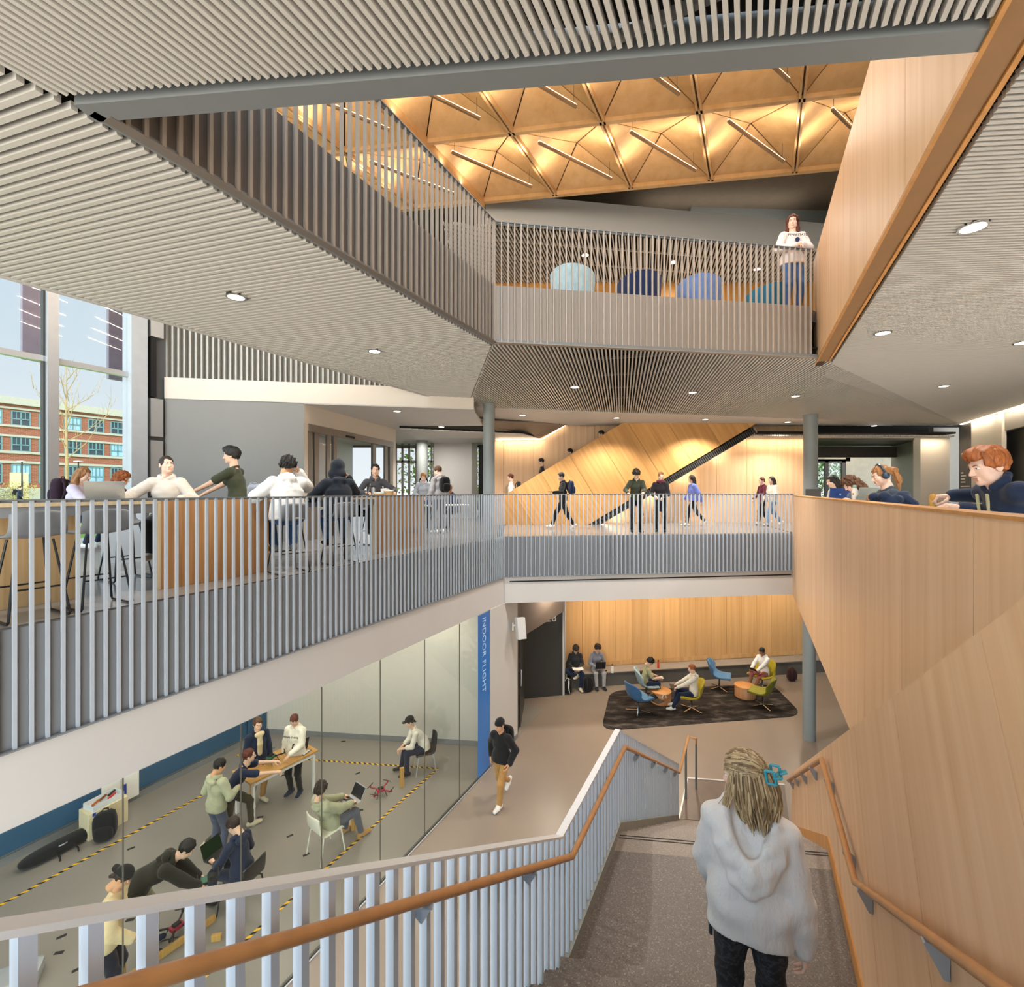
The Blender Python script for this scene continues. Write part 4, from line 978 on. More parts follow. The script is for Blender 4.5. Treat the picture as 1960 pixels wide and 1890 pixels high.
def hair_tpl(style, res):
    if (style, res) in HAIRS: return HAIRS[(style, res)]
    f = Field((-0.19, -0.24, -0.42), (0.19, 0.20, 0.20), res)
    sl, P = f.region(f.lo, f.lo+f.res*f.n); x, y, z = P[..., 0], P[..., 1], P[..., 2]
    t = {'short': 0.012, 'fluffy': 0.030, 'long': 0.016, 'tied': 0.008, 'pony': 0.011, 'curly': 0.024, 'cap': 0.017, 'capback': 0.017, 'beanie': 0.020, 'hood': 0.036, 'swept': 0.020, 'bald': 0.004}[style]
    f.ell((0, -0.014, 0.034), (0.073+t, 0.094+t, 0.088+t), 0.01)
    if style == 'fluffy': f.ell((0, 0.0, 0.080), (0.085, 0.105, 0.065), 0.03)
    if style == 'swept': f.ell((0, 0.035, 0.098), (0.066, 0.080, 0.045), 0.03)
    if style == 'long':
        for s_ in (-1, 1):
            f.cap((s_*0.070, -0.030, 0.03), (s_*0.078, -0.040, -0.12), 0.030, 0.032, k=0.04).cap((s_*0.078, -0.040, -0.12), (s_*0.070, 0.005, -0.30), 0.032, 0.020, k=0.03)
        f.cap((0, -0.085, 0.0), (0, -0.105, -0.27), 0.055, 0.040, k=0.04); f.cap((-0.05, -0.09, -0.05), (-0.06, -0.10, -0.28), 0.04, 0.03, k=0.04).cap((0.05, -0.09, -0.05), (0.06, -0.10, -0.28), 0.04, 0.03, k=0.04)
    if style == 'curly':
        for s_ in (-1, 1): f.cap((s_*0.075, -0.03, 0.0), (s_*0.095, -0.04, -0.16), 0.040, 0.035, k=0.04)
        f.cap((0, -0.09, 0.0), (0, -0.12, -0.20), 0.065, 0.06, k=0.05)
    if style == 'pony':
        f.cap((0, -0.105, 0.045), (0, -0.155, 0.02), 0.026, 0.034, k=0.02).cap((0, -0.155, 0.02), (0, -0.165, -0.10), 0.034, 0.038, k=0.03).cap((0, -0.165, -0.10), (0, -0.14, -0.24), 0.038, 0.012, k=0.03)
    if style == 'tied': f.cap((0, -0.10, -0.03), (0, -0.12, -0.055), 0.028, 0.022, k=0.02)
    A = f.A
    if style in ('cap', 'capback', 'beanie'):
        zl = 0.038 if style != 'beanie' else 0.034
        A = np.maximum(A, (zl-0.10*np.maximum(y, -0.2)*0-z))
        if style == 'beanie': A = np.maximum(A, zl-0.25*(0.0-y)*0.0-z)
        f.A = A.astype(np.float32)
        if style != 'beanie':
            sy = 1 if style == 'cap' else -1
            f.ell((0, sy*0.105-0.01, 0.046), (0.070, 0.072, 0.009), 0.008); f.ell((0, -0.014, 0.128), (0.009, 0.009, 0.006), 0.004)
            g = Field((-0.12, -0.15, -0.1), (0.12, 0.1, 0.06), res)
            # hair showing under the cap
    elif style == 'hood':
        face = np.maximum(0.035-y, np.sqrt((x/0.075)**2+((z+0.02)/0.115)**2)*0.08-0.08)
        f.A = np.maximum(A, -face).astype(np.float32)
        f.cap((-0.06, -0.04, -0.10), (0.06, -0.04, -0.10), 0.075, k=0.05)
        f.ell((0, -0.01, 0.0), (0.062, 0.16, 0.10), 0.01, sub=True) if False else None
        face = np.maximum(0.030-y, np.sqrt((x/0.070)**2+((z+0.02)/0.12)**2)*0.08-0.08); f.A = np.maximum(f.A, -face).astype(np.float32)
    else:
        hl = {'short': 0.066, 'fluffy': 0.052, 'long': 0.070, 'tied': 0.066, 'pony': 0.066, 'curly': 0.060, 'swept': 0.062, 'bald': 0.07}[style]
        wv = 0.006*np.sin(60*x)
        cut = np.maximum(0.040-y+0.25*np.abs(x), z-hl-wv)
        if style in ('long', 'curly'): cut = np.maximum(cut, np.abs(x)-0.060)
        A = np.maximum(A, -cut)
        if style in ('short', 'fluffy', 'tied', 'pony', 'swept', 'bald'):
            zl = -0.022+0.60*y
            c2 = np.maximum(z-zl, -y-0.118 if style == 'pony' else -9)
            if style == 'tied': c2 = np.maximum(c2, -(y+0.085))
            A = np.maximum(A, -c2) if style != 'short' else np.maximum(A, -c2)
        f.A = A.astype(np.float32)
    if style not in ('cap', 'capback', 'beanie', 'hood'):
        amp = {'short': 0.004, 'fluffy': 0.008, 'long': 0.004, 'curly': 0.012, 'tied': 0.002, 'pony': 0.004, 'swept': 0.006, 'bald': 0}[style]
        fr = 70 if style != 'curly' else 55
        g = np.sin(fr*x+8*y+3*np.sin(25*z))*np.sin(fr*0.8*y+10*x)+0.5*np.sin(150*x+60*y)
        if style in ('long',): g = np.sin(130*x+3*np.sin(20*z))*0.6+np.sin(90*y+2*np.sin(15*z+30*x))*0.6
        if style in ('curly', 'fluffy'): g = g+0.7*np.sin(60*z+6*np.sin(40*x+40*y))
        f.A += (amp*g).astype(np.float32)
    elif style != 'hood': f.A += (0.0015*np.sin(70*x+40*z)).astype(np.float32)
    HAIRS[(style, res)] = f.mesh()
    return HAIRS[(style, res)]
HANDS = {}
def hand_tpl(pose, res):
    if (pose, res) in HANDS: return HANDS[(pose, res)]
    f = Field((-0.115, -0.03, -0.13), (0.06, 0.22, 0.045), res)
    base = [(-0.028, 0.086, 0.0), (-0.0095, 0.091, 0.002), (0.0095, 0.087, 0.0), (0.027, 0.077, -0.003)]
    lens = [(0.043, 0.026, 0.021), (0.047, 0.030, 0.022), (0.044, 0.028, 0.021), (0.034, 0.021, 0.018)]
    bend = {'relaxed': (22, 30, 20), 'grip': (62, 72, 40), 'flat': (5, 8, 6), 'hold': (40, 45, 25), 'fist': (78, 88, 50)}[pose]
    f.cap((0, -0.02, 0), (0, 0.012, 0), 0.026, 0.028, w=(0, 0, 1), q=0.72, k=0.015)
    for i, (b, l) in enumerate(zip(base, lens)):
        f.cap((b[0]*0.45, 0.010, 0), (b[0], b[1]-0.004, b[2]), 0.0145, 0.0122, k=0.016)
        p = np.array(b, float); a = 0.0; sp = (-0.12, -0.03, 0.05, 0.14)[i]; r = (0.0092, 0.0095, 0.009, 0.0078)[i]
        for j in range(3):
            a += math.radians(bend[j]*(1+0.10*(i-1))); d = np.array([sp*math.cos(a), math.cos(a), -math.sin(a)]); d /= np.linalg.norm(d)
            q_ = p+d*l[j]; f.cap(p, q_, r, r*0.9, k=0.005); p = q_; r *= 0.9
    p = np.array((-0.020, 0.022, -0.006)); th = {'flat': [(-0.75, 0.62, -0.12), (-0.45, 0.88, -0.12), (-0.3, 0.95, -0.1)], 'relaxed': [(-0.68, 0.62, -0.40), (-0.30, 0.90, -0.34), (-0.1, 0.95, -0.3)]}.get(pose, [(-0.55, 0.55, -0.62), (0.0, 0.85, -0.52), (0.35, 0.85, -0.38)])
    r = 0.0125
    for d, l in zip(th, (0.045, 0.033, 0.027)):
        d = np.array(d); d /= np.linalg.norm(d); q_ = p+d*l; f.cap(p, q_, r, r*0.86, k=0.010); p = q_; r *= 0.86
    HANDS[(pose, res)] = f.mesh()
    return HANDS[(pose, res)]
def rotx(a): c, s = math.cos(a), math.sin(a); return np.array([[1, 0, 0], [0, c, -s], [0, s, c]])
def roty(a): c, s = math.cos(a), math.sin(a); return np.array([[c, 0, s], [0, 1, 0], [-s, 0, c]])
def rotz(a): c, s = math.cos(a), math.sin(a); return np.array([[c, -s, 0], [s, c, 0], [0, 0, 1]])
def ik(a, c, l1, l2, pole):
    a, c = np.array(a, float), np.array(c, float); d = c-a; L = np.linalg.norm(d); mx = (l1+l2)*0.995
    if L > mx: c = a+d/L*mx; d = c-a; L = mx
    L = max(L, abs(l1-l2)+0.02); u = d/np.linalg.norm(d); x = (l1*l1-l2*l2+L*L)/(2*L); h = math.sqrt(max(0, l1*l1-x*x))
    p = np.array(pole, float); p = p-u*(p@u); n = np.linalg.norm(p); p = p/n if n > 1e-6 else np.array([0, 1.0, 0])
    return a+u*x+p*h, c
SKINS = {'light': fabric('skin_light', '#e0b79c', 0.05, 0.55), 'fair': fabric('skin_fair', '#eac3ae', 0.05, 0.55), 'tan': fabric('skin_tan', '#c79672', 0.05, 0.55), 'brown': fabric('skin_brown', '#a06f4e', 0.05, 0.55)}
LIP = fabric('lips', '#cf9a86', 0.05, 0.5); EYEW = plain('eye_white', '#e9e6e0', 0.3); IRIS = plain('iris', '#2b211b', 0.25)
def hairmat(name, c):
    if name in MATS: return MATS[name]
    m, nt, b = newmat(name)
    f = noise(nt, coords(nt, (90, 30, 14)), 1.0, 3)
    link(nt, ramp(nt, f, [(0.35, shade(c, 0.62)), (0.65, shade(c, 1.28))]), b.inputs['Base Color'])
    b.inputs['Roughness'].default_value = 0.5; b.inputs['Specular IOR Level'].default_value = 0.4
    bump(nt, b, noise(nt, coords(nt, (260, 80, 25)), 1.0, 2), 1.0, 0.007)
    MATS[name] = m
    return m
HAIRC = {'black': hairmat('hair_black', '#1a1715'), 'dark': hairmat('hair_dark_brown', '#2f2119'), 'brown': hairmat('hair_brown', '#5a3a24'), 'red': hairmat('hair_ginger', '#a55c2a'), 'auburn': hairmat('hair_auburn', '#5c2a1c'), 'blond': hairmat('hair_blond', '#b08a58'), 'sandy': hairmat('hair_sandy', '#9a6a3c')}
POSES = {
 'stand': dict(),
 'walk': dict(feet={'L': (-0.08, 0.34, 0.085), 'R': (0.08, -0.36, 0.13)}, pelvis=(0, 0, 0.90), lean=5, hands={'L': (-0.26, -0.16, 0.86), 'R': (0.26, 0.20, 0.92)}, toe={'R': 35}),
 'sit': dict(pelvis=(0, 0, 0.56), feet={'L': (-0.12, 0.46, 0.085), 'R': (0.12, 0.46, 0.085)}, lean=12, hands={'L': (-0.13, 0.36, 0.66), 'R': (0.13, 0.36, 0.66)}),
}
def person(label, at, z, h, H=1.74, pose='stand', top=None, bottom=None, shoe=None, skin='light', hair=('short', 'dark'), group=None, res=0.014, collar='hood', sleeve='long', inner=None, fat=1.0, hand_pose='relaxed', legs=True, shorts=False, wr=0.003, name='person', extra_top=None, hair_mat=None, lowhem=0.0, loose=0.0, belt=True, headres=0.006, under_cap='dark', palms=None, handres=0.0055, **kw):
    P = dict(nl=0.135, pelvis=(0, 0, 0.93), lean=2, side=0, twist=0, head=(0, 6, 0), hands={}, feet={}, toe={}, knee={}, elbow={}, neck=0.5, footdir={})
    for d in (POSES[pose], kw):
        for k, v in d.items():
            if isinstance(P.get(k), dict): P[k] = {**P[k], **v}
            else: P[k] = v
    pel = np.array(P['pelvis'], float); ln, sd, tw = map(math.radians, (P['lean'], P['side'], P['twist']))
    R = rotz(tw) @ roty(sd) @ rotx(-ln); up, fw, rt = R @ V3(0, 0, 1), R @ V3(0, 1, 0), R @ V3(1, 0, 0)
    Rp = rotz(tw*0.3) @ roty(sd*0.3) @ rotx(-ln*0.35); rtp = Rp @ V3(1, 0, 0)
    nb = pel+0.17*(Rp @ V3(0, 0, 1))+0.335*up; chest = pel+0.12*(Rp @ V3(0, 0, 1))+0.20*up; belly = pel+0.12*(Rp @ V3(0, 0, 1))
    nd = up*(1-P['neck'])+V3(0, 0, 1)*P['neck']; nd /= np.linalg.norm(nd)
    yaw, pit, rol = map(math.radians, P['head']); Rh = rotz(yaw) @ rotx(-pit) @ roty(rol)
    hc = nb+nd*P['nl']+Rh @ V3(0, 0.018, 0.055)
    J = {}
    for sgn, s in ((-1, 'L'), (1, 'R')):
        sh = nb-up*0.055+rt*sgn*0.158*fat**0.5; ht = P['hands'].get(s)
        ht = np.array(ht, float) if ht is not None else sh+rt*sgn*0.075+V3(0, 0.05, -0.53)
        el, wr_ = ik(sh, ht, 0.285, 0.255, P['elbow'].get(s, rt*sgn*0.6-fw*0.7-up*0.45))
        hp = pel+rtp*sgn*0.088-V3(0, 0, 0.02); ft = np.array(P['feet'].get(s, (sgn*0.105, 0.0, 0.085)), float)
        kn, an = ik(hp, ft, 0.425, 0.425, P['knee'].get(s, (sgn*0.12, 1, 0.1)))
        J[s] = dict(sh=sh, el=el, wr=wr_, hip=hp, kn=kn, an=an)
    allp = np.array([pel, nb, hc]+[J[s][k] for s in 'LR' for k in J[s]])
    lo, hi = allp.min(0)-0.24, allp.max(0)+0.24
    tools = dict(J=J, pel=pel, nb=nb, chest=chest, belly=belly, up=up, fw=fw, rt=rt, hc=hc, Rh=Rh, lo=lo, hi=hi, rtp=rtp)
    sk = SKINS[skin]; hm = hair_mat or (HAIRC[hair[1]] if isinstance(hair[1], str) else HAIRC[under_cap or 'dark'])
    # body
    f = Field(lo, hi, max(res, 0.013))
    f.cap(pel-rtp*0.06, pel+rtp*0.06, 0.085*fat, w=fw, q=0.85, k=0.04).cap(belly, chest, 0.10*fat, 0.115*fat, w=fw, q=0.72, k=0.05).cap(chest, nb-up*0.06, 0.115*fat, 0.07, w=fw, q=0.7, k=0.05)
    f.cap(nb-up*0.03, nb+nd*0.10, 0.056, 0.052, k=0.03)
    for sgn, s in ((-1, 'L'), (1, 'R')):
        j = J[s]; f.cap(nb-up*0.05, j['sh'], 0.045, 0.046, k=0.03).cap(j['sh'], j['el'], 0.044, 0.036, k=0.02).cap(j['el'], j['wr'], 0.038, 0.026, k=0.015)
        if legs:
            f.cap(j['hip'], j['kn'], (0.066 if not shorts else 0.075)*fat, 0.046, k=0.03).cap(j['kn'], j['an'], 0.046, 0.034, k=0.02)
            if shorts: c_ = j['kn']*0.72+j['an']*0.28; f.cap(c_, c_*0.6+j['an']*0.4, 0.052, 0.042, k=0.04)
    v, q = f.mesh(); parts = [(v, q, np.zeros(len(q), int))]
    hv, hq, hmi = head_tpl(headres); parts.append((hv @ Rh.T+hc, hq, hmi))
    for sgn, s in ((-1, 'L'), (1, 'R')):
        j = J[s]; hp_ = hand_pose.get(s, 'relaxed') if isinstance(hand_pose, dict) else hand_pose
        vv, qq = hand_tpl(hp_, handres); vv = vv.copy()
        if sgn < 0: vv[:, 0] *= -1; qq = qq[:, ::-1]
        y_ = j['wr']-j['el']; y_ /= np.linalg.norm(y_)
        if P.get('handdir') and s in P['handdir']: y_ = np.array(P['handdir'][s], float); y_ /= np.linalg.norm(y_)
        back = np.array(palms[s], float) if palms and s in palms else (rt*sgn if abs(y_[2]) > 0.7 else V3(0, 0, 1))
        zz = back-y_*(back@y_); zz /= np.linalg.norm(zz); xx = np.cross(y_, zz)
        parts.append((vv @ np.stack([xx, y_, zz])+j['wr'], qq, np.zeros(len(qq), int)))
        J[s]['hand'] = j['wr']+y_*0.085; J[s]['hy'] = y_; J[s]['hz'] = zz
    v, q, mi = merge(parts)
    root = npobj(name, v, q, [sk, LIP, EYEW, IRIS, hm], None, mi)
    tag(root, label, 'person', group); root.location = (at[0], at[1], z); root.rotation_euler = (0, 0, math.radians(h)); root.scale = (H/1.75,)*3
    # upper garment
    pad = 0.022+loose
    f = Field(lo, hi, res)
    upl = Rp @ V3(0, 0, 1); hem = pel+upl*(0.0-lowhem)
    f.cap(hem-upl*0.06-rtp*0.066, hem-upl*0.06+rtp*0.066, 0.112*fat+pad*0.6, w=fw, q=0.92, k=0.03).cap(hem+upl*0.05-rtp*0.062, hem+upl*0.05+rtp*0.062, 0.108*fat+pad*0.8, w=fw, q=0.92, k=0.04).cap(hem, belly, 0.120*fat+pad, 0.116*fat+pad, w=fw, q=0.86, k=0.04).cap(belly, chest, 0.112*fat+pad, 0.124*fat+pad, w=fw, q=0.76, k=0.05).cap(chest, nb-up*0.075, 0.124*fat+pad, 0.070+pad*0.6, w=fw, q=0.74, k=0.05)
    sl, Pp = f.region(f.lo, f.lo+f.res*f.n); hc_ = -((Pp-hem)@upl)-0.055; f.A = np.maximum(f.A, hc_).astype(np.float32)
    if belt: f.cap(hem-upl*0.035-rtp*0.066, hem-upl*0.035+rtp*0.066, 0.112*fat+pad*0.45, w=fw, q=0.92, k=0.008)
    f.A = np.maximum(f.A, hc_-0.004).astype(np.float32)
    for sgn, s in ((-1, 'L'), (1, 'R')):
        j = J[s]; f.cap(nb-up*0.055, j['sh'], 0.050+pad*0.4, 0.046+pad*0.6, k=0.03)
        if sleeve == 'long':
            e = j['wr']*0.97+j['el']*0.03; f.cap(j['sh'], j['el'], 0.046+pad*0.8, 0.042+pad*0.8, k=0.025).cap(j['el'], e, 0.042+pad*0.8, 0.034+pad*0.5, k=0.02)
            f.cap(e*0.93+j['el']*0.07, e, 0.040+pad*0.3, 0.038+pad*0.2, k=0.01)
        elif sleeve == 'pushed':
            e = j['wr']*0.45+j['el']*0.55; f.cap(j['sh'], j['el'], 0.046+pad*0.8, 0.042+pad*0.8, k=0.025).cap(j['el'], e, 0.042+pad*0.8, 0.042+pad*0.5, k=0.02)
        else:
            e = j['el']*0.72+j['sh']*0.28; f.cap(j['sh'], e, 0.046+pad*0.7, 0.050+pad*0.8, k=0.025)
    if collar in ('hood', 'jacket'):
        r_ = 0.030 if collar == 'hood' else 0.022
        ring = [nb+R @ (V3(0.078*math.sin(a), 0.062*math.cos(a)-0.01, 0.025-0.018*math.cos(a)))*1.0 for a in np.linspace(-2.6, 2.6, 9)+math.pi]
        for a, b in zip(ring, ring[1:]): f.cap(a, b, r_, k=0.015)
        if collar == 'hood':
            bk = nb+R @ V3(0, -0.105, -0.03); f.cap(bk-rt*0.06, bk+rt*0.06, 0.045, k=0.03).cap(bk, bk+R @ V3(0, -0.02, -0.10), 0.045, 0.022, k=0.03)
    elif collar == 'crew':
        ring = [nb+R @ (V3(0.064*math.sin(a), 0.058*math.cos(a)-0.008, 0.008-0.014*math.cos(a))) for a in np.linspace(0, 2*math.pi, 12)]
        for a, b in zip(ring, ring[1:]): f.cap(a, b, 0.014, k=0.01)
    if extra_top: extra_top(f, tools)
    if wr: f.wrinkle(wr, 24, hash(label) % 17)
    nm = {'hood': 'hoodie', 'jacket': 'jacket', 'crew': 'sweater', 'none': 'hoodie'}[collar]
    if sleeve == 'short': nm = 'shirt'
    v, q = f.mesh(); t = npobj(nm, v, q, [top], root); tools['top'] = t
    if legs:
        f = Field(np.minimum(lo, allp.min(0)-0.2), hi, res)
        f.cap(pel-rtp*0.056, pel+rtp*0.056, 0.097*fat, w=fw, q=0.88, k=0.03).cap(pel+up*0.05-rtp*0.04, pel+up*0.05+rtp*0.04, 0.090*fat, w=fw, q=0.8, k=0.04)
        for s in 'LR':
            j = J[s]; d = (j['an']-j['kn']); e = j['kn']+d*(0.93 if not shorts else 0.02)
            f.cap(j['hip'], j['kn'], 0.094*fat, 0.068 if not shorts else 0.085, k=0.045)
            if not shorts: f.cap(j['kn'], e, 0.068, 0.054, k=0.035)
        if wr: f.wrinkle(wr*0.8, 26, (hash(label)+5) % 13)
        v, q = f.mesh(); npobj('trousers' if not shorts else 'shorts', v, q, [bottom], root)
        for sgn, s in ((-1, 'L'), (1, 'R')):
            j = J[s]; sh_d = j['an']-j['kn']; kd = math.radians(P['toe'].get(s, 0)); fd = P['footdir'].get(s)
            fh = j['kn']-j['hip']; fh = V3(fh[0], fh[1], 0); fh = fh/np.linalg.norm(fh) if np.linalg.norm(fh) > 0.15 else V3(0.15*sgn, 1, 0)
            if fd is not None: fh = np.array([fd[0], fd[1], 0.0])
            fh = fh/np.linalg.norm(fh); dn = V3(0, 0, -1)
            fd_ = fh*math.cos(kd)+dn*math.sin(kd); dn_ = dn*math.cos(kd)-fh*math.sin(kd)
            a = j['an']-fd_*0.045+dn_*0.030; b = j['an']+fd_*0.155+dn_*0.042
            lo_, hi_ = np.minimum(a, b)-0.12, np.maximum(a, b)+0.12
            f = Field(lo_, hi_, min(res, 0.010)); f.cap(a, b, 0.045, 0.040, w=dn_, q=0.95, k=0.02).cap(j['an']+dn_*-0.015, (a+b)/2, 0.045, 0.045, k=0.03)
            sl, Pp = f.region(f.lo, f.lo+f.res*f.n); bottom_d = (Pp-j['an'])@dn_-0.080; f.A = np.maximum(f.A, bottom_d).astype(np.float32)
            v, q = f.mesh(); c = (v[q].mean(1)-j['an'])@dn_; so = npobj('shoe', v, q, [shoe, SOLE], root, (c > 0.058).astype(int))
    if hair:
        v, q = hair_tpl(hair[0], 0.007 if headres >= 0.006 else 0.005)
        nmh = {'cap': 'cap', 'capback': 'cap', 'beanie': 'beanie', 'hood': 'hood'}.get(hair[0], 'hair')
        npobj(nmh, v @ Rh.T+hc, q, [hm if nmh == 'hair' else hair[1]], root)
        if nmh in ('cap', 'beanie') and under_cap:
            v, q = hair_tpl('tied' if under_cap else 'short', 0.007); npobj('hair', v @ Rh.T+hc, q, [HAIRC[under_cap]], root)
    bpy.context.view_layer.update() if False else None
    tools['root'] = root; S_ = H/1.75; hr = math.radians(h)
    def world(p): p = rotz(hr) @ (np.array(p)*S_); return Vector((p[0]+at[0], p[1]+at[1], p[2]+z))
    tools['world'] = world; tools['Rz'] = rotz(hr)
    return tools
SOLE = plain('shoe_sole', '#e6e2da', 0.6)
CL = {}
def cloth(name, c, **k):
    return fabric('cloth_'+name, c, **k)
def superbox(mb, c, size, R=None, p=3.2, n=14, mi=0):
    """soft rounded box"""
    c = Vector(c); vs = []; fs = []
    def sp(x): return math.copysign(abs(x)**(2/p), x)
    for i in range(n+1):
        th = -math.pi/2+math.pi*i/n
        for j in range(2*n):
            ph = math.pi*j/n; q = Vector((sp(math.cos(th))*sp(math.cos(ph))*size[0]/2, sp(math.cos(th))*sp(math.sin(ph))*size[1]/2, sp(math.sin(th))*size[2]/2))
            vs.append(c+(R @ q if R is not None else q))
    m = 2*n
    fs = [(i*m+j, i*m+(j+1) % m, (i+1)*m+(j+1) % m, (i+1)*m+j) for i in range(n) for j in range(m)]
    return mb.add(vs, fs, mi)
def backpack(label, loc, rz, mat, group=None, tilt=0.0, scale=1.0, strap=None, lying=False):
    """stands on its base; front pocket towards local -y"""
    t = thing('backpack', label, 'backpack', loc, rz, group, scale)
    R = Matrix.Rotation(tilt, 3, 'X')
    b = MB(); superbox(b, R @ Vector((0, 0, 0.23)), (0.31, 0.17, 0.46), R, 3.4); obj('body', b, mat, t, smooth=True)
    b = MB(); superbox(b, R @ Vector((0, -0.085, 0.15)), (0.25, 0.10, 0.24), R, 3.0); obj('pocket', b, mat, t, smooth=True)
    for x in (-0.085, 0.085):
        b = MB(); b.tube([R @ Vector(p) for p in ((x*0.7, 0.07, 0.43), (x, 0.125, 0.36), (x*1.1, 0.14, 0.22), (x*1.3, 0.09, 0.05))], [0.016, 0.02, 0.018, 0.010], 6); obj('strap', b, strap or mat, t, smooth=True)
    b = MB(); b.tube([R @ Vector(p) for p in ((-0.04, 0.05, 0.445), (-0.03, 0.05, 0.48), (0.03, 0.05, 0.48), (0.04, 0.05, 0.445))], 0.008, 6); obj('handle', b, strap or mat, t)
    return t
def worn_pack(T, label, mat, group=None, scale=0.9):
    """a backpack on a walker's back"""
    p = T['world'](T['chest']-T['fw']*0.27*1.0-np.array([0, 0, 0.20])); y = T['Rz'] @ T['fw']
    return backpack(label, p, math.atan2(y[1], y[0])-math.pi/2, mat, group, scale=scale)
def laptop(label, loc, rz, mat, screen=None, open_=105, sc=1.0, tilt=0.0, kb=None, logo=None):
    """base centre at loc, screen hinge at local +y, user sits at local -y"""
    t = thing('laptop', label, 'laptop', loc, rz, None, sc); t.rotation_euler = (tilt, 0, rz)
    b = MB(); b.box((0, 0, 0.008), (0.33, 0.23, 0.014)); bo_ = obj('base', b, mat, t, bevel=0.003)
    b = MB(); b.box((0, -0.0, 0.0155), (0.29, 0.12, 0.002)); obj('keyboard', b, kb or LAPD, bo_)
    a = math.radians(open_-90); R = Matrix.Rotation(-a, 3, 'X')
    b = MB(); b.box(Vector((0, 0.115, 0.012))+R @ Vector((0, 0, 0.115)), (0.33, 0.008, 0.23), R); l_ = obj('lid', b, mat, t, bevel=0.002)
    b = MB(); b.box(Vector((0, 0.115, 0.012))+R @ Vector((0, -0.0045, 0.115)), (0.31, 0.001, 0.20), R); obj('screen', b, screen or plain('screen_dark', '#1b1d22', 0.15), l_)
    if logo:
        b = MB(); b.box(Vector((0, 0.115, 0.012))+R @ Vector((0, 0.0045, 0.12)), (0.03, 0.001, 0.03), R); obj('emblem', b, logo, l_)
    return t
def bottle(label, loc, mat, capm, h=0.24, r=0.035, group=None):
    t = thing('bottle', label, 'bottle', loc, 0, group)
    b = MB(); b.lathe([(r, 0), (r, h*0.72), (r*0.65, h*0.82), (r*0.6, h*0.86)], (0, 0, 0), 18); obj('body', b, mat, t, smooth=True)
    b = MB(); b.lathe([(r*0.68, h*0.85), (r*0.68, h*0.98), (r*0.3, h)], (0, 0, 0), 16); obj('lid', b, capm, t, smooth=True)
    return t
# ------------------------------------------------------------------ furniture
def lounge_chair(label, loc, rz, inner, outer):
    t = thing('lounge_chair', label, 'chair', loc, rz, 'swivel lounge chairs on the rug')
    prof = [(0.30, 0.415), (0.24, 0.425), (0.12, 0.405), (-0.02, 0.385), (-0.14, 0.385), (-0.22, 0.42), (-0.27, 0.50), (-0.31, 0.60), (-0.345, 0.72), (-0.38, 0.84), (-0.395, 0.90)]
    def fn(a, c):
        k = a*(len(prof)-1); i = min(int(k), len(prof)-2); f_ = k-i; y = prof[i][0]*(1-f_)+prof[i+1][0]*f_; z = prof[i][1]*(1-f_)+prof[i+1][1]*f_
        u = (c-0.5)*2; back = max(0, min(1, (a-0.45)/0.3)); w_ = 0.30+0.035*math.sin(a*math.pi)-0.03*max(0, a-0.75)*4
        wing = math.exp(-((a-0.55)/0.22)**2)
        return (u*w_, y+back*(0.10*u*u+0.07*wing*u**4), z+(1-back)*(0.02*u*u+0.02)+wing*0.13*u**4-0.06*max(0, a-0.85)*6*u**4)
    b = MB(); b.shell(fn, 22, 13, 0.035, 0, 0); obj('shell', b, [outer, outer], t, smooth=True, angle=180)
    def fi(a, c): p = fn(0.015+a*0.96, 0.04+c*0.92); q = fn(min(1, 0.015+a*0.96+0.02), 0.04+c*0.92); n = Vector((0, q[2]-p[2], -(q[1]-p[1]))); n = n.normalized() if n.length else Z; n = -n if n.z < -0.2 or n.y < -0.2 and n.z <= 0 else n; return tuple(Vector(p)+Vector((0, abs(n.y), abs(n.z)))*0.012)
    b = MB(); b.shell(fi, 20, 11, 0.01, 0, 0); obj('upholstery', b, inner, t, smooth=True, angle=180)
    b = MB(); b.lathe([(0.028, 0.03), (0.028, 0.30), (0.05, 0.33), (0.05, 0.36)], (0, -0.05, 0), 14); ped_ = obj('pedestal', b, CHROME, t, smooth=True)
    for k in range(4):
        a = math.pi/4+k*math.pi/2; b = MB(); b.beam((math.cos(a)*0.02, -0.05+math.sin(a)*0.02, 0.055), (math.cos(a)*0.34, -0.05+math.sin(a)*0.34, 0.018), 0.035, 0.02); obj('foot', b, CHROME, ped_)
    return t
BL_D, BL_L = fabric('chair_blue', '#3f6a94'), fabric('chair_blue_in', '#5d87ad')
LB_D = fabric('chair_pale_blue', '#a9c0c6'); YL_D, YL_L = fabric('chair_mustard', '#a9971c'), fabric('chair_mustard_in', '#c4b030'); OL_D, OL_L = fabric('chair_olive', '#6e6e1c'), fabric('chair_olive_in', '#9a9636')
CH = [(1223.7, 1362.7, -65, BL_L, BL_D, 'blue swivel lounge chair turned away, left end of the rug'), (1240, 1336, -95, LB_D, LB_D, 'pale blue swivel lounge chair under the boy in a sage t-shirt'), (1320, 1358.8, 80, YL_L, YL_D, 'mustard swivel lounge chair under the ginger boy with a laptop'),
      (1379.8, 1319, -118, BL_L, BL_D, 'empty blue swivel lounge chair facing forward by the bench'), (1457, 1318, 118, YL_L, YL_D, 'mustard swivel lounge chair under the boy in a white hoodie'), (1455.8, 1351.7, 52, OL_L, OL_D, 'empty olive swivel lounge chair seen from behind')]
CHP = []
for u, v, h, a, c, lab in CH:
    p = pz(u, v, 0.012); CHP.append(p); lounge_chair(lab, p, math.radians(h), a, c)
rugc = [pz(1150, 1400, 0), pz(1538, 1371, 0), pz(1478, 1310, 0), pz(1168, 1323, 0)]
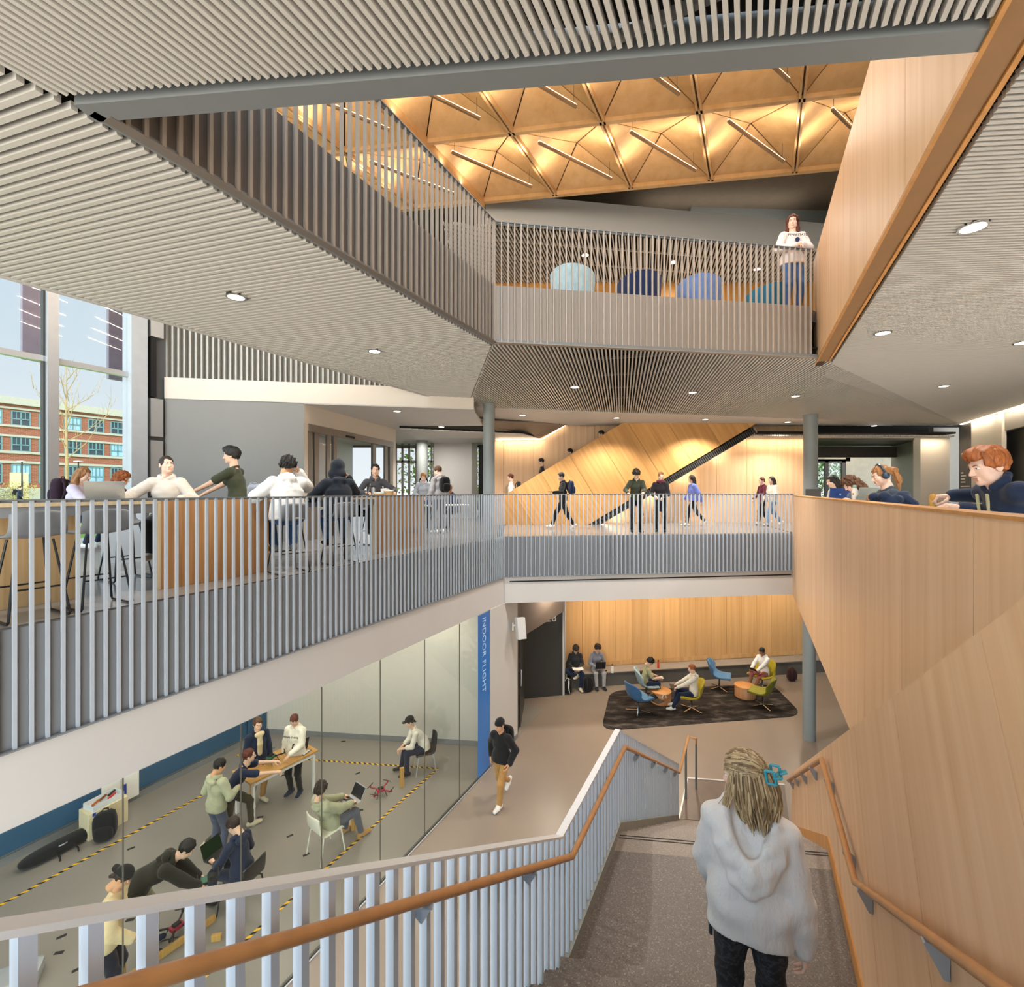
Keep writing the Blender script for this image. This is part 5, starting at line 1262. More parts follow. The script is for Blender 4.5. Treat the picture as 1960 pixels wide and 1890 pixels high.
def rounded(poly, r, seg=8):
    out = []
    for i in range(len(poly)):
        p, a, c = Vector(poly[i][:2]), Vector(poly[i-1][:2]), Vector(poly[(i+1) % len(poly)][:2]); d1, d2_2 = (a-p).normalized(), (c-p).normalized()
        q0, q1 = p+d1*r, p+d2_2*r
        for k in range(seg+1):
            t = k/seg; out.append(tuple(q0*(1-t)**2+p*2*t*(1-t)+q1*t*t))
    return out
b = MB(); b.prism(rounded(rugc, 0.55), 0.0, 0.012); tag(obj('rug', b, RUGM), 'charcoal mottled rug with rounded corners under the lounge chairs', 'rug')
TBW = plain('drum_table_oak', '#c8895a', 0.4, var=0.05)
for u, v, lab in ((1265, 1344, 'round drum coffee table with a closed laptop on it'), (1426, 1333.5, 'bare round drum coffee table near the olive chair')):
    p = pz(u, v, 0.012); t = thing('coffee_table', lab, 'table', p, 0, 'drum coffee tables')
    b = MB(); b.lathe([(0.285, 0.0), (0.30, 0.01), (0.30, 0.325), (0.297, 0.33)], (0, 0, 0), 36); obj('drum', b, wood('drum_side', '#d39a6c', '#bd8050', grain=1.5), t, smooth=True, angle=50)
    b = MB(); b.lathe([(0.305, 0.33), (0.305, 0.352), (0.302, 0.355)], (0, 0, 0), 36); obj('table_top', b, wood('drum_top', '#e0a468', '#cc8c50', grain=1.0), t, smooth=True, angle=50)
CT1, CT2 = pz(1265, 1344, 0.367), pz(1426, 1333.5, 0.367)
laptop('dark laptop lying open on the drum coffee table', CT1+Vector((-0.06, 0.02, 0.0)), math.radians(35), LAPD, open_=150, sc=0.9)
t = thing('headphones', 'beige headphones and strap on the drum coffee table', 'headphones', CT1+Vector((0.16, 0.14, 0)), 0.4)
b = MB(); b.tube([(0.07*math.cos(a), 0.03, 0.05+0.08*math.sin(a)) for a in np.linspace(0, math.pi, 10)], 0.01, 8); obj('headband', b, PAPER, t, smooth=True)
for x in (-0.07, 0.07): b = MB(); b.ball((x, 0.03, 0.04), (0.022, 0.04, 0.04)); obj('ear_cup', b, plain('beige_plastic', '#cbb48c', 0.5), t, smooth=True)
zb = 0.46
pw_ = px(1172, 1292, 15.35); pw_.z = zb; bottle('white water bottle with a dark lid on the bench near the black laptop', pw_, PAPER, RUBBER, 0.28, 0.038, 'bottles on the bench')
pw_ = px(1260, 1281, 15.75); pw_.z = zb; bottle('orange water bottle with a dark lid on the bench behind the coffee table', pw_, plain('bottle_orange', '#d9542f', 0.4), RUBBER, 0.27, 0.038, 'bottles on the bench')
t = thing('sunglasses', 'dark sunglasses on the bench next to the white bottle', 'sunglasses', (3.06, 15.45, zb), 0.2)
for x in (-0.035, 0.035): b = MB(); b.ball((x, 0, 0.025), (0.032, 0.006, 0.024), 10); obj('lens', b, RUBBER, t, smooth=True)
b = MB(); b.beam((-0.07, 0, 0.035), (-0.06, 0.12, 0.02), 0.004, 0.006); b.beam((0.07, 0, 0.035), (0.06, 0.12, 0.02), 0.004, 0.006); b.beam((-0.07, 0, 0.035), (0.07, 0, 0.035), 0.004, 0.005); obj('temples', b, RUBBER, t)
BLK = fabric('pack_black', '#1b1b1c'); NAVYP = fabric('pack_navy', '#23304f'); MAR = fabric('pack_maroon', '#3d2527')
bp = backpack('black and white striped backpack on the floor at the bench end', pz(1086, 1328, 0), math.radians(150), BLK, 'bags on the ground floor', 0.12, strap=PAPER)
for x in (-0.1, 0.02, 0.1): b = MB(); b.tube([(x, -0.09-0.02, 0.03), (x*0.9, -0.15, 0.15), (x*0.8, -0.11, 0.33), (x*0.6, -0.03, 0.46)], 0.008, 5); obj('stripe', b, PAPER, bp)
backpack('plain black backpack on the floor between the two boys on the bench', pz(1126, 1325, 0), math.radians(200), BLK, 'bags on the ground floor', 0.15)
backpack('maroon and black backpack on the floor beside the column', pz(1516, 1304, 0), math.radians(190), MAR, 'bags on the ground floor', 0.1, 0.95)
# ------------------------------------------------------------------ bar tables of the left balcony
TT = E-0.10; NB0, NB1 = -6.0, -6.75
EDGE = wood('pale_edge_oak', '#dcc7a2', '#cbb28a', grain=3)
def bar_table(label, s0, sb0, s1, support=None):
    O_ = sn((s0+s1)/2, (NB0+NB1)/2, L2); t = thing('bar_table', label, 'table', O_, 0, 'bar tables along the left balcony')
    Rz_ = math.atan2(D.y, D.x)
    def bx(sa, sb_, na, nb_, z0, z1, mat, nm):
        b = MB(); c = sn((sa+sb_)/2, (na+nb_)/2, (z0+z1)/2)-O_; b.box(c, (abs(sb_-sa), abs(nb_-na), z1-z0), Matrix.Rotation(Rz_, 3, 'Z')); return obj(nm, b, mat, t, bevel=0.004)
    bx(s0, s1, NB0, NB1, TT-0.05, TT, EDGE, 'table_top'); bx(s0, sb0, NB0-0.04, NB1+0.04, TT-0.15, TT-0.05, plain('apron_grey', '#8d8f92', 0.5), 'apron')
    bx(sb0, s1, NB0+0.006, NB0-0.06, L2, TT-0.002, OAKT, 'end_block'); bx(sb0-0.03, sb0, NB0+0.004, NB0-0.06, L2, TT-0.05, EDGE, 'end_edge'); bx(s1-0.05, s1, NB0-0.06, NB1, L2, TT-0.05, OAKT, 'end_leg')
    for a_, c_ in (support or []): bx(a_, c_, NB0-0.30, NB0-0.42, L2, TT-0.15, wood('support_oak', '#c3a478', '#ab8a5e', grain=2), 'support_panel')
    return t
bar_table('long bar table with an oak end block, nearest the window', -1.5, su(308, NB0), su(518, NB0)-0.03, [(-0.5, su(150, NB0-0.35))])
bar_table('bar table with an oak end block further along the balcony', su(530, NB0), su(720, NB0), su(812, NB0))
STG = plain('stool_shell', '#85888c', 0.5)
def stool(first=[None]):
    t = thing('bar_stool', 'x', 'stool', (0, 0, 0), 0, 'grey bar stools')
    prof = [(0.19, 0.71), (0.15, 0.735), (0.03, 0.725), (-0.10, 0.725), (-0.165, 0.75), (-0.20, 0.82), (-0.215, 0.90), (-0.225, 0.96)]
    def fn(a, c):
        k = a*(len(prof)-1); i = min(int(k), len(prof)-2); f_ = k-i; y = prof[i][0]*(1-f_)+prof[i+1][0]*f_; z = prof[i][1]*(1-f_)+prof[i+1][1]*f_
        u = (c-0.5)*2; bk = max(0, (a-0.5)/0.5); return (u*(0.20-0.02*bk), y+bk*0.06*u*u, z+0.02*u*u*(1-bk)-0.03*bk*u**4)
    b = MB(); b.shell(fn, 16, 9, 0.012); obj('shell', b, STG, t, smooth=True, angle=180)
    for x in (-1, 1):
        b = MB(); b.tube([(x*0.12, 0.10, 0.70), (x*0.20, 0.21, 0.03), (x*0.20, 0.19, 0.012), (x*0.20, -0.19, 0.012), (x*0.20, -0.21, 0.03), (x*0.12, -0.10, 0.70)], 0.0095, 8); obj('leg', b, DARKM, t, smooth=True)
    b = MB(); b.tube([(-0.175, 0.17, 0.28), (0.175, 0.17, 0.28)], 0.008, 8); b.tube([(-0.175, -0.17, 0.28), (0.175, -0.17, 0.28)], 0.008, 8); obj('foot_rail', b, DARKM, t)
    return t
ST0 = None
STP = [(su(58, -5.72), -5.72, 63, 'empty grey bar stool at the near bar table, leftmost'), (su(187, -5.72), -5.72, 63, 'empty grey bar stool at the near bar table, second from the left'), (su(320, -7.15), -7.15, 243, 'grey bar stool under the woman in the oatmeal hoodie'),
       (su(552, -5.70), -5.70, 50, 'grey bar stool under the boy in the white hoodie'), (su(650, -5.70), -5.70, 48, 'grey bar stool under the boy with his dark hood up'), (su(716, -7.1), -7.1, 243, 'grey bar stool under the smiling boy'), (su(240, -7.1), -7.1, 243, 'empty grey bar stool behind the near bar table')]
for s_, n_, h, lab in STP:
    if ST0 is None: ST0 = stool(); o = ST0; o.location = sn(s_, n_, L2); o.rotation_euler = (0, 0, math.radians(h)); o['label'] = lab
    else: dup(ST0, lab, sn(s_, n_, L2), math.radians(h))
laptop('silver laptop with its lid towards us on the near bar table', sn(su(205, -6.30), -6.30, TT), math.radians(215), LAPS, open_=125)
laptop('grey laptop on the far bar table in front of the smiling boy', sn(su(690, -6.42), -6.42, TT), math.radians(290), plain('laptop_bronze', '#8a7a6a', 0.4, 0.3), open_=105)
def container(label, p, r, h, mat, lid):
    t = thing('takeout_container', label, 'container', p, 0, 'takeout containers on the bar table')
    b = MB(); b.lathe([(r*0.8, 0), (r, h), (r*1.03, h), (r*1.03, h+0.006)], (0, 0, 0), 20); obj('tub', b, mat, t, smooth=True, angle=50)
    b = MB(); b.lathe([(r*1.04, h+0.006), (r*1.0, h+0.02), (r*0.5, h+0.03)], (0, 0, 0), 20); obj('lid', b, lid, t, smooth=True, angle=50)
    return t
KR = plain('kraft_paper', '#c3a57c', 0.7); CLR = plain('clear_lid', '#d9dcdd', 0.2)
container('low kraft takeout tub with a clear lid on the far bar table', sn(su(725, -6.15), -6.15, TT), 0.10, 0.05, KR, CLR)
container('tall kraft takeout tub with wrap on top on the far bar table', sn(su(744, -6.2), -6.2, TT), 0.095, 0.09, KR, PAPER)
container('wide white takeout tub behind the kraft tubs', sn(su(737, -6.45), -6.45, TT), 0.085, 0.12, PAPER, CLR)
bottle('small steel tumbler on the far bar table', sn(su(714, -6.3), -6.3, TT), ALU, RUBBER, 0.20, 0.035)
t = backpack('grey backpack lying on the near bar table', sn(su(487, -6.30), -6.30, TT), math.radians(30), fabric('pack_grey', '#8b909c'), None, 0.9, 0.62)
b = MB(); b.box((0, 0, 0.72), (1.5, 0.8, 0.03)); ctb = thing('cafe_table', 'white cafe table behind the balcony rail near the round column', 'table', (-2.0, 13.6, L2), 0.2); obj('table_top', b, PAPER, ctb)
for x in (-0.65, 0.65):
    for y in (-0.33, 0.33): b = MB(); b.box((x, y, 0.355), (0.04, 0.04, 0.71)); obj('leg', b, ALU, ctb)
t = backpack('navy backpack lying on the white cafe table', (-2.45, 13.45, L2+0.735), math.radians(80), fabric('pack_blue', '#20355e'), None, 0.8, 0.75)
# ------------------------------------------------------------------ counter on the right
CTZ = E-0.19
b = MB(); b.beam(sn(2.6, 1.50, CTZ-0.02), sn(14, 1.50, CTZ-0.02), 0.54, 0.04); tag(obj('counter', b, WARMW), 'narrow work counter behind the oak guard wall on the right', 'counter')
RG = math.radians(63)
laptop('navy blue laptop with its back to us on the right counter', sn(su(1601, 1.38), 1.38, CTZ), math.radians(63+180-75), plain('laptop_navy', '#24407a', 0.4), open_=100, logo=plain('laptop_mark', '#7f9bd0', 0.4))
laptop('grey laptop in front of the curly haired girl on the right counter', sn(su(1655, 1.40), 1.40, CTZ), math.radians(63+180-70), plain('laptop_grey', '#8f9893', 0.4), open_=105)
laptop('dark laptop seen edge-on beside the round column on the right counter', sn(su(1556, 1.45), 1.45, CTZ), math.radians(150), LAPD, open_=100)
wb = bottle('white water bottle with a spotted sleeve on the right counter', sn(su(1636, 1.28), 1.28, CTZ), PAPER, plain('bottle_cap_green', '#8fae9d', 0.4), 0.27, 0.037)
b = MB()
for k, (a, z_) in enumerate(((0.3, 0.05), (1.4, 0.12), (2.6, 0.07), (3.6, 0.15), (4.6, 0.06), (5.4, 0.13))): b.ball((0.034*math.cos(a), 0.034*math.sin(a), z_), (0.012, 0.012, 0.014), 8)
obj('sticker', b, plain('sticker_amber', '#b98a3c', 0.5), wb, smooth=True)
t = thing('paper_bag', 'crumpled brown paper bag on the right counter', 'bag', sn(su(1668, 1.36), 1.42, CTZ), 0.6)
b = MB(); superbox(b, (0, 0, 0.06), (0.34, 0.16, 0.13), Matrix.Rotation(0.25, 3, 'Y'), 5, 8); obj('bag_body', b, plain('paper_brown', '#9c7a64', 0.8), t)
t = thing('jacket', 'rumpled navy jacket heaped on the right counter in front of the girl with headphones', 'jacket', sn(su(1692, 1.40), 1.46, CTZ), RG+1.57)
f = Field((-0.3, -0.2, -0.02), (0.3, 0.2, 0.25), 0.012)
random.seed(3)
for k in range(9): f.cap((random.uniform(-0.2, 0.15), random.uniform(-0.08, 0.08), 0.05), (random.uniform(-0.2, 0.2), random.uniform(-0.08, 0.08), random.uniform(0.05, 0.14)), random.uniform(0.035, 0.06), k=0.02)
f.wrinkle(0.006, 30); v_, q_ = f.mesh(); npobj('cloth_heap', v_, q_, [fabric('navy_jacket', '#1d2a44')], t)
t = thing('speaker', 'small black speaker standing behind the girl with headphones', 'speaker', sn(su(1676, 1.68), 1.68, CTZ), RG); b = MB(); superbox(b, (0, 0, 0.11), (0.12, 0.10, 0.22), None, 6, 8); obj('cabinet', b, PAPER, t, smooth=True); b = MB(); b.box((0, 0.052, 0.11), (0.10, 0.01, 0.19)); b.box((0, -0.052, 0.11), (0.10, 0.01, 0.19)); obj('grille', b, RUBBER, t)
t = thing('bowl', 'blue-grey bowl on the right counter under the sandwich', 'bowl', sn(su(1795, 1.30), 1.30, CTZ), 0); b = MB(); b.lathe([(0.04, 0), (0.075, 0.02), (0.085, 0.045), (0.08, 0.045), (0.06, 0.02)], (0, 0, 0), 22); obj('dish', b, plain('bowl_blue', '#8aa3b4', 0.3), t, smooth=True)
# ------------------------------------------------------------------ tub chairs of the top level
def tub(label, p, rz, mat):
    t = thing('tub_chair', label, 'chair', p, rz, 'tub chairs on the top level')
    def fn(a, c):
        th = math.pi*(-0.16+1.32*c)+math.pi; r = 0.31; z = 0.22+a*(0.62-0.20*abs(c-0.5)**1.5*2)
        return (math.cos(th)*(r+0.03*a), math.sin(th)*(r+0.05*a)*0.95, z)
    b = MB(); b.shell(fn, 10, 26, 0.07); obj('shell', b, mat, t, smooth=True, angle=60)
    b = MB(); superbox(b, (0, 0.03, 0.34), (0.48, 0.50, 0.18), None, 5, 10); obj('seat', b, mat, t, smooth=True)
    b = MB(); b.lathe([(0.22, 0), (0.22, 0.015), (0.03, 0.03), (0.03, 0.25)], (0, 0, 0), 20); obj('base', b, DARKM, t, smooth=True)
    return t
for u, vt, w_, mat, h, lab in ((1096, 502, 78, fabric('tub_pale', '#9db8c4'), -25, 'pale blue tub chair behind the top-level balustrade'), (1223, 515, 75, fabric('tub_navy', '#1d2b4f'), 10, 'navy tub chair behind the top-level balustrade'), (1338, 521, 75, fabric('tub_periwinkle', '#6a83b8'), -15, 'periwinkle tub chair behind the top-level balustrade'), (1466, 538, 68, fabric('tub_teal', '#2f6f8c'), 25, 'teal tub chair beside the standing woman')):
    zt_ = L3+0.86; Y = (zt_-E)*F/(CY-vt)+0.36; tub(lab, (X_(u, Y), Y, L3), math.radians(h), mat)
# ------------------------------------------------------------------ lab furniture and kit
NLc, NRc = pz(488, 1581, 0), pz(592, 1521, 0); NRc = NLc+(NRc-NLc).normalized()*1.22; dt = (NRc-NLc).normalized(); pt = Vector((-dt.y, dt.x, 0)); TC = (NLc+NRc)/2+pt*0.33; TH = 0.86
t = thing('work_table', 'work table with an oak top and white steel legs inside the lab', 'table', TC, math.atan2(dt.y, dt.x))
b = MB(); b.box((0, 0, TH-0.018), (1.42, 0.72, 0.036)); obj('table_top', b, wood('bench_top_oak', '#cfa263', '#b98746', grain=3), t, bevel=0.004)
b = MB(); 
for y in (-0.31, 0.31): b.box((0, y, TH-0.07), (1.26, 0.04, 0.07))
for x in (-0.63, 0.63): b.box((x, 0, TH-0.07), (0.04, 0.62, 0.07))
obj('frame', b, PAPER, t)
for x in (-0.63, 0.63):
    for y in (-0.31, 0.31): b = MB(); b.box((x, y, (TH-0.10)/2), (0.05, 0.05, TH-0.10)); obj('leg', b, PAPER, t)
def ontable(x, y): return TC+dt*x+pt*y+Z*TH
rt_ = math.atan2(dt.y, dt.x)
laptop('large dark laptop on the lab work table', ontable(0.42, 0.02), rt_+math.radians(180), LAPD, open_=105, sc=1.15, logo=plain('laptop_red_mark', '#b3262b', 0.4))
t = thing('phone', 'flat grey tablet on the lab work table in front of the laptop', 'tablet', ontable(0.50, -0.24), rt_+0.3); b = MB(); b.box((0, 0, 0.006), (0.22, 0.09, 0.01)); obj('case', b, LAPD, t, bevel=0.003); b = MB(); b.box((0, 0, 0.0115), (0.19, 0.07, 0.001)); obj('screen', b, PAPER, t)
t = thing('wallet', 'small black case on the left end of the lab work table', 'case', ontable(-0.52, -0.05), rt_+0.5); b = MB(); b.box((0, 0, 0.01), (0.12, 0.08, 0.02)); obj('case_body', b, RUBBER, t, bevel=0.003)
def drone(label, p, rz, frame_m, arm_m, sc=1.0, group='quadcopters of the lab'):
    t = thing('drone', label, 'drone', p, rz, group, sc)
    b = MB(); b.box((0, 0, 0.12), (0.16, 0.11, 0.05)); b.box((0, 0, 0.155), (0.10, 0.07, 0.03), mi=1); obj('body', b, [frame_m, RUBBER], t, bevel=0.005)
    for k in range(4):
        a = math.pi/4+k*math.pi/2; c, s_ = math.cos(a), math.sin(a)
        b = MB(); b.beam((c*0.06, s_*0.06, 0.12), (c*0.25, s_*0.25, 0.125), 0.022, 0.018); b.lathe([(0.018, 0.125), (0.018, 0.155), (0.008, 0.162)], (c*0.25, s_*0.25, 0), 10, 0); arm_ = obj('arm', b, arm_m, t)
        b = MB(); b.beam((c*0.25-s_*0.10, s_*0.25+c*0.10, 0.165), (c*0.25+s_*0.10, s_*0.25-c*0.10, 0.165), 0.018, 0.004); obj('propeller', b, RUBBER, arm_)
        b = MB(); b.tube([(c*0.10, s_*0.10, 0.11), (c*0.15, s_*0.15, 0.0)], 0.007, 6); obj('leg', b, RUBBER, t)
    return t
RED = plain('drone_red', '#a3263a', 0.4); GRN = plain('drone_board', '#2c6b55', 0.4)
drone('black drone with a green board on the lab work table', ontable(-0.12, 0.0), rt_+0.4, GRN, RUBBER)
drone('red drone on the lab floor beside the seated boy in a black cap', pz(729, 1523, 0), 0.5, RED, RED)
drone('red drone on the lab floor next to the bending boy', pz(338, 1790, 0), 1.1, RED, RUBBER)
POST = wood('pine_post', '#d0a35c', '#b98a44', grain=4)
def post(label, u, v, h, w=0.09, rz=0.3):
    b = MB(); b.box((0, 0, h/2), (w, 0.045, h)); o = obj('wooden_post', b, POST, bevel=0.004); o.location = pz(u, v, 0.004); o.rotation_euler = (0, 0, rz); tag(o, label, 'post', 'short pine posts in the lab')
post('short pine post in front of the seated boy in a black cap', 769, 1507, 0.42); post('short pine post at the foot of the boy in the white chair', 677, 1590, 0.46); post('pine post between the two boys at the near rail', 232, 1905, 0.60)
def plank(label, a, c):
    b = MB(); b.beam(a+Z*0.05, c+Z*0.05, 0.045, 0.09); tag(obj('wooden_plank', b, POST, bevel=0.003), label, 'plank', 'pine planks on the lab floor')
plank('long pine plank on the lab floor behind the stair guard', pz(247, 1878, 0), pz(412, 1763, 0)); plank('short pine block on the lab floor near the laptop boy', pz(405, 1803, 0), pz(424, 1800, 0))
HZT = hazard('hazard_tape', 5.0)
def tape(label, a, c):
    b = MB(); L_ = (c-a).length; b.box((L_/2, 0, 0.0055), (L_, 0.05, 0.003)); o = obj('floor_tape', b, HZT); o.location = a; o.rotation_euler = (0, 0, math.atan2((c-a).y, (c-a).x)); tag(o, label, 'tape', 'hazard tape lines')
TA = pz(838, 1472, 0); TB = pz(596, 1455.5, 0); TBB = TA+(TB-TA)*1.62
tape('black and yellow tape line across the far end of the lab', TA, TBB); tape('black and yellow tape line parallel to the glass wall', TA, sn(-1.0, TA.x*NN[0]+TA.y*NN[1])); tape('black and yellow tape line along the blue padded wall', sn(-1.0, -10.4), pz(500, 1462, 0))
for i, (u, v) in enumerate(((498, 1565), (555, 1601), (690, 1552), (685, 1481), (657, 1420), (586, 1637), (500, 1655), (251, 1625), (122, 1757), (118, 1794), (113, 1825), (148, 1857), (249, 1762), (5, 1797), (372, 1741), (368, 1811), (543, 1485), (33, 1868))):
    b = MB(); b.box((0, 0, 0.005), (0.11, 0.05, 0.002)); o = obj('tape_mark', b, RUBBER); o.location = pz(u, v, 0); o.rotation_euler = (0, 0, 0.7 if i % 2 else 0.2); tag(o, 'small black tape mark on the grey lab floor', 'tape', 'black tape marks')
def chair(label, p, rz, shell_m, leg_m, mesh_back=False):
    t = thing('lab_chair', label, 'chair', p, rz, 'lab chairs')
    prof = [(0.22, 0.43), (0.18, 0.45), (0.0, 0.44), (-0.14, 0.44), (-0.20, 0.48), (-0.24, 0.58), (-0.27, 0.72), (-0.285, 0.80)]
    def fn(a, c):
        k = a*(len(prof)-1); i = min(int(k), len(prof)-2); f_ = k-i; y = prof[i][0]*(1-f_)+prof[i+1][0]*f_; z = prof[i][1]*(1-f_)+prof[i+1][1]*f_
        u = (c-0.5)*2; bk = max(0, (a-0.5)/0.5); return (u*(0.225-0.02*bk), y+bk*0.05*u*u, z-0.03*bk*u**4)
    b = MB(); b.shell(fn, 16, 9, 0.014); obj('shell', b, shell_m, t, smooth=True, angle=180)
    for x in (-1, 1):
        for y in (-1, 1): b = MB(); b.tube([(x*0.16, y*0.14, 0.43), (x*0.21, y*0.17, 0.40), (x*0.235, y*0.23, 0.0)], 0.011, 8); obj('leg', b, leg_m, t, smooth=True)
    return t
CREAMM = plain('cream_plastic', '#e4e1cf', 0.45)
chair('white shell chair under the boy in the sage hoodie', pz(624, 1632, 0.004), math.radians(-38), CREAMM, CREAMM); chair('black chair with grey legs under the boy in a black cap', pz(812, 1473, 0.004), math.radians(112), LAPD, ALU); chair('dark chair under the boy working on a green-screen laptop', pz(463, 1738, 0.004), math.radians(72), LAPD, DARKM)
# bags and boxes along the blue wall
t = backpack('bulky black backpack standing against the blue lab wall', pz(202, 1606, 0.004), math.radians(25), BLK, 'bags in the lab', 0.1, 1.15); b = MB(); b.ball((0.02, -0.07, 0.36), (0.02, 0.008, 0.02), 8); obj('badge', b, plain('badge_red', '#c33445', 0.5), t, smooth=True)
t = thing('duffel_bag', 'flat black bag lying on the floor along the blue lab wall', 'bag', pz(112, 1632, 0.004), math.atan2(D.y, D.x)); b = MB(); superbox(b, (0, 0, 0.10), (1.05, 0.32, 0.20), None, 2.6); obj('bag_body', b, BLK, t, smooth=True)
for x in (-0.1, 0.15): b = MB(); b.tube([(x, -0.12, 0.14), (x+0.04, -0.22, 0.03), (x+0.02, -0.30, 0.012)], 0.014, 6); obj('strap', b, BLK, t, smooth=True)
b = MB(); b.tube([(-0.05, -0.1, 0.16), (0, -0.18, 0.2), (0.1, -0.1, 0.16)], 0.008, 6); obj('handle', b, ALU, t)
BXP = pz(188, 1578, 0.004)+N*0.22
t = thing('storage_box', 'cream storage box with blue tape against the blue lab wall', 'box', BXP, math.atan2(D.y, D.x)); b = MB(); b.box((0, 0, 0.24), (0.62, 0.36, 0.48)); obj('carton', b, plain('cream_board', '#d9cba6', 0.7), t, bevel=0.006); b = MB(); b.box((-0.22, -0.181, 0.44), (0.05, 0.004, 0.06)); obj('tape_tab', b, plain('blue_tape', '#2443a0', 0.5), t)
t = thing('tool_tray', 'clear tray of orange tools on top of the cream storage box', 'tray', BXP+Z*0.482, math.atan2(D.y, D.x)+0.1); b = MB()
b.box((0, 0, 0.006), (0.5, 0.3, 0.012)); b.box((0, 0.15, 0.05), (0.5, 0.008, 0.10)); b.box((0, -0.15, 0.05), (0.5, 0.008, 0.10)); b.box((0.25, 0, 0.05), (0.008, 0.3, 0.1)); b.box((-0.25, 0, 0.05), (0.008, 0.3, 0.1)); obj('tray_body', b, CLR, t)
for x, y, c in ((-0.12, 0, '#b5662a'), (0.02, 0.05, '#7c4a22'), (0.12, -0.04, '#c2352e'), (0.17, 0.06, '#2b2b2b')): b = MB(); b.beam((x-0.07, y, 0.05), (x+0.07, y+0.05, 0.07), 0.03, 0.03); obj('tool', b, plain('tool_'+c[1:], c, 0.5), t)
for k, (u0, u1, vt, vb, lab) in enumerate(((232, 266, 1478, 1560, 'white taped poster sheet on the blue lab wall, right one'), (194, 231, 1496, 1580, 'white taped poster sheet on the blue lab wall behind the box'))):
    s0, s1 = su(u0, -11.3), su(u1, -11.3); O_ = sn((s0+s1)/2, -11.30, 0); t = thing('poster', lab, 'poster', O_, math.atan2(D.y, D.x), 'poster sheets on the lab wall'); b = MB(); b.box((0, 0, 1.2), (s1-s0, 0.004, 2.2)); obj('sheet', b, PAPER, t)
    for z_ in (0.35, 0.95, 1.55): b = MB(); b.box((-0.1, -0.004, z_), (0.07, 0.004, 0.20)); obj('tape_tab', b, plain('blue_tape', '#2443a0', 0.5), t)
t = thing('equipment_case', 'grey equipment case on the lab floor at the bottom left corner', 'case', pz(18, 1895, 0.004), 0.5); b = MB(); superbox(b, (0, 0, 0.09), (0.6, 0.4, 0.18), None, 8, 8); obj('case_body', b, LAPS, t); b = MB(); b.tube([(-0.1, -0.2, 0.12), (-0.08, -0.25, 0.13), (0.08, -0.25, 0.13), (0.1, -0.2, 0.12)], 0.01, 6); obj('handle', b, RUBBER, t)
# ------------------------------------------------------------------ people
def loc_(at, z, h, H, w):
    r = rotz(-math.radians(h)); d = np.array(w, float)-np.array([at[0], at[1], z]); return tuple((r @ d)/(H/1.75))
c_ = cloth
OAT, CREAM, SAND, DKG, NAV, BLKC, WHT, JEAN, DJEAN = c_('oatmeal', '#d3c9be'), c_('cream', '#e6dfd0'), c_('sand', '#d8c7a0'), c_('olive_dark', '#353a2a'), c_('navy', '#1f2a42'), c_('black', '#1c1c1d'), c_('white', '#ecebe8'), c_('jeans', '#45679a'), c_('dark_jeans', '#252f44')
GREY, LGREY, SAGE, MIDG, CHARC, TAN, BURG, LAV, PURP, LBLUE = c_('grey', '#8d8e92'), c_('light_grey', '#bfc0c4'), c_('sage', '#a8a98c'), c_('mid_grey', '#5f636c'), c_('charcoal', '#2d2e30'), c_('tan', '#b58a52'), c_('burgundy', '#5b2030'), c_('lavender', '#cfc6da'), c_('periwinkle', '#6f7fc8'), c_('pale_jeans', '#7f9fc4')
DGRN, OLV = c_('green_quilt', '#33382a'), c_('olive_brown', '#4b4636')
SW, SB, SC_ = c_('shoe_white', '#e6e3dc'), c_('shoe_black', '#222224'), c_('shoe_cream', '#d8cdb0')
LT = dict(head=(0, 28, 0))
# --- lab (ground floor, behind the glass)
def lab(label, u, v, h, **k):
    p = pz(u, v, 0); return person(label, (p.x, p.y), 0.004, h, **k)
lab('person in a beige hoodie and grey-blue trousers standing with back to us in the lab', 414, 1644, -22, H=1.72, top=SAGE, bottom=c_('slate', '#555c70'), shoe=SC_, hair=('short', 'black'), head=(-15, 25, 0), hands={'R': (0.16, 0.28, 1.12), 'L': (-0.20, 0.22, 1.02)}, hand_pose='hold', loose=0.012, skin='tan')
lab('person in a navy t-shirt leaning forward with both arms stretched over the lab table', 446, 1602, -58, H=1.76, pelvis=(0, -0.05, 0.80), lean=38, top=NAV, bottom=OLV, shoe=SC_, hair=('short', 'auburn'), collar='crew', sleeve='short', feet={'L': (-0.12, 0.30, 0.085), 'R': (0.12, -0.42, 0.10)}, hands={'L': (-0.16, 0.84, 1.06), 'R': (0.18, 0.80, 1.03)}, hand_pose='hold', head=(0, 0, 0))
p = pz(492, 1537, 0); T = person('person in a dark navy jacket over a sand hoodie standing behind the lab table', (p.x, p.y), 0.004, -128, H=1.76, top=NAV, bottom=TAN, shoe=SC_, hair=('short', 'brown'), collar='jacket', head=(-10, 10, 0), loose=0.015, extra_top=None)
f = Field(T['lo'], T['hi'], 0.012); a = T['nb']+T['fw']*0.10; f.cap(a-T['rt']*0.05, a+T['rt']*0.05, 0.045, k=0.02).cap(T['chest']+T['fw']*0.128, T['belly']+T['fw']*0.12, 0.05, 0.05, w=T['fw'], q=0.6, k=0.02).cap(a, T['chest']+T['fw']*0.12, 0.05, k=0.03); v_, q_ = f.mesh(); npobj('inner_hoodie', v_, q_, [SAND], T['root'])
PS = lab('person in a white lettered sweatshirt standing at the lab table with a laptop', 566, 1520, 172, H=1.72, top=CREAM, bottom=BLKC, shoe=NAV, hair=('short', 'auburn'), head=(8, 32, 0), hands={'L': (-0.10, 0.34, 1.04), 'R': (0.27, 0.02, 0.82)}, loose=0.02)
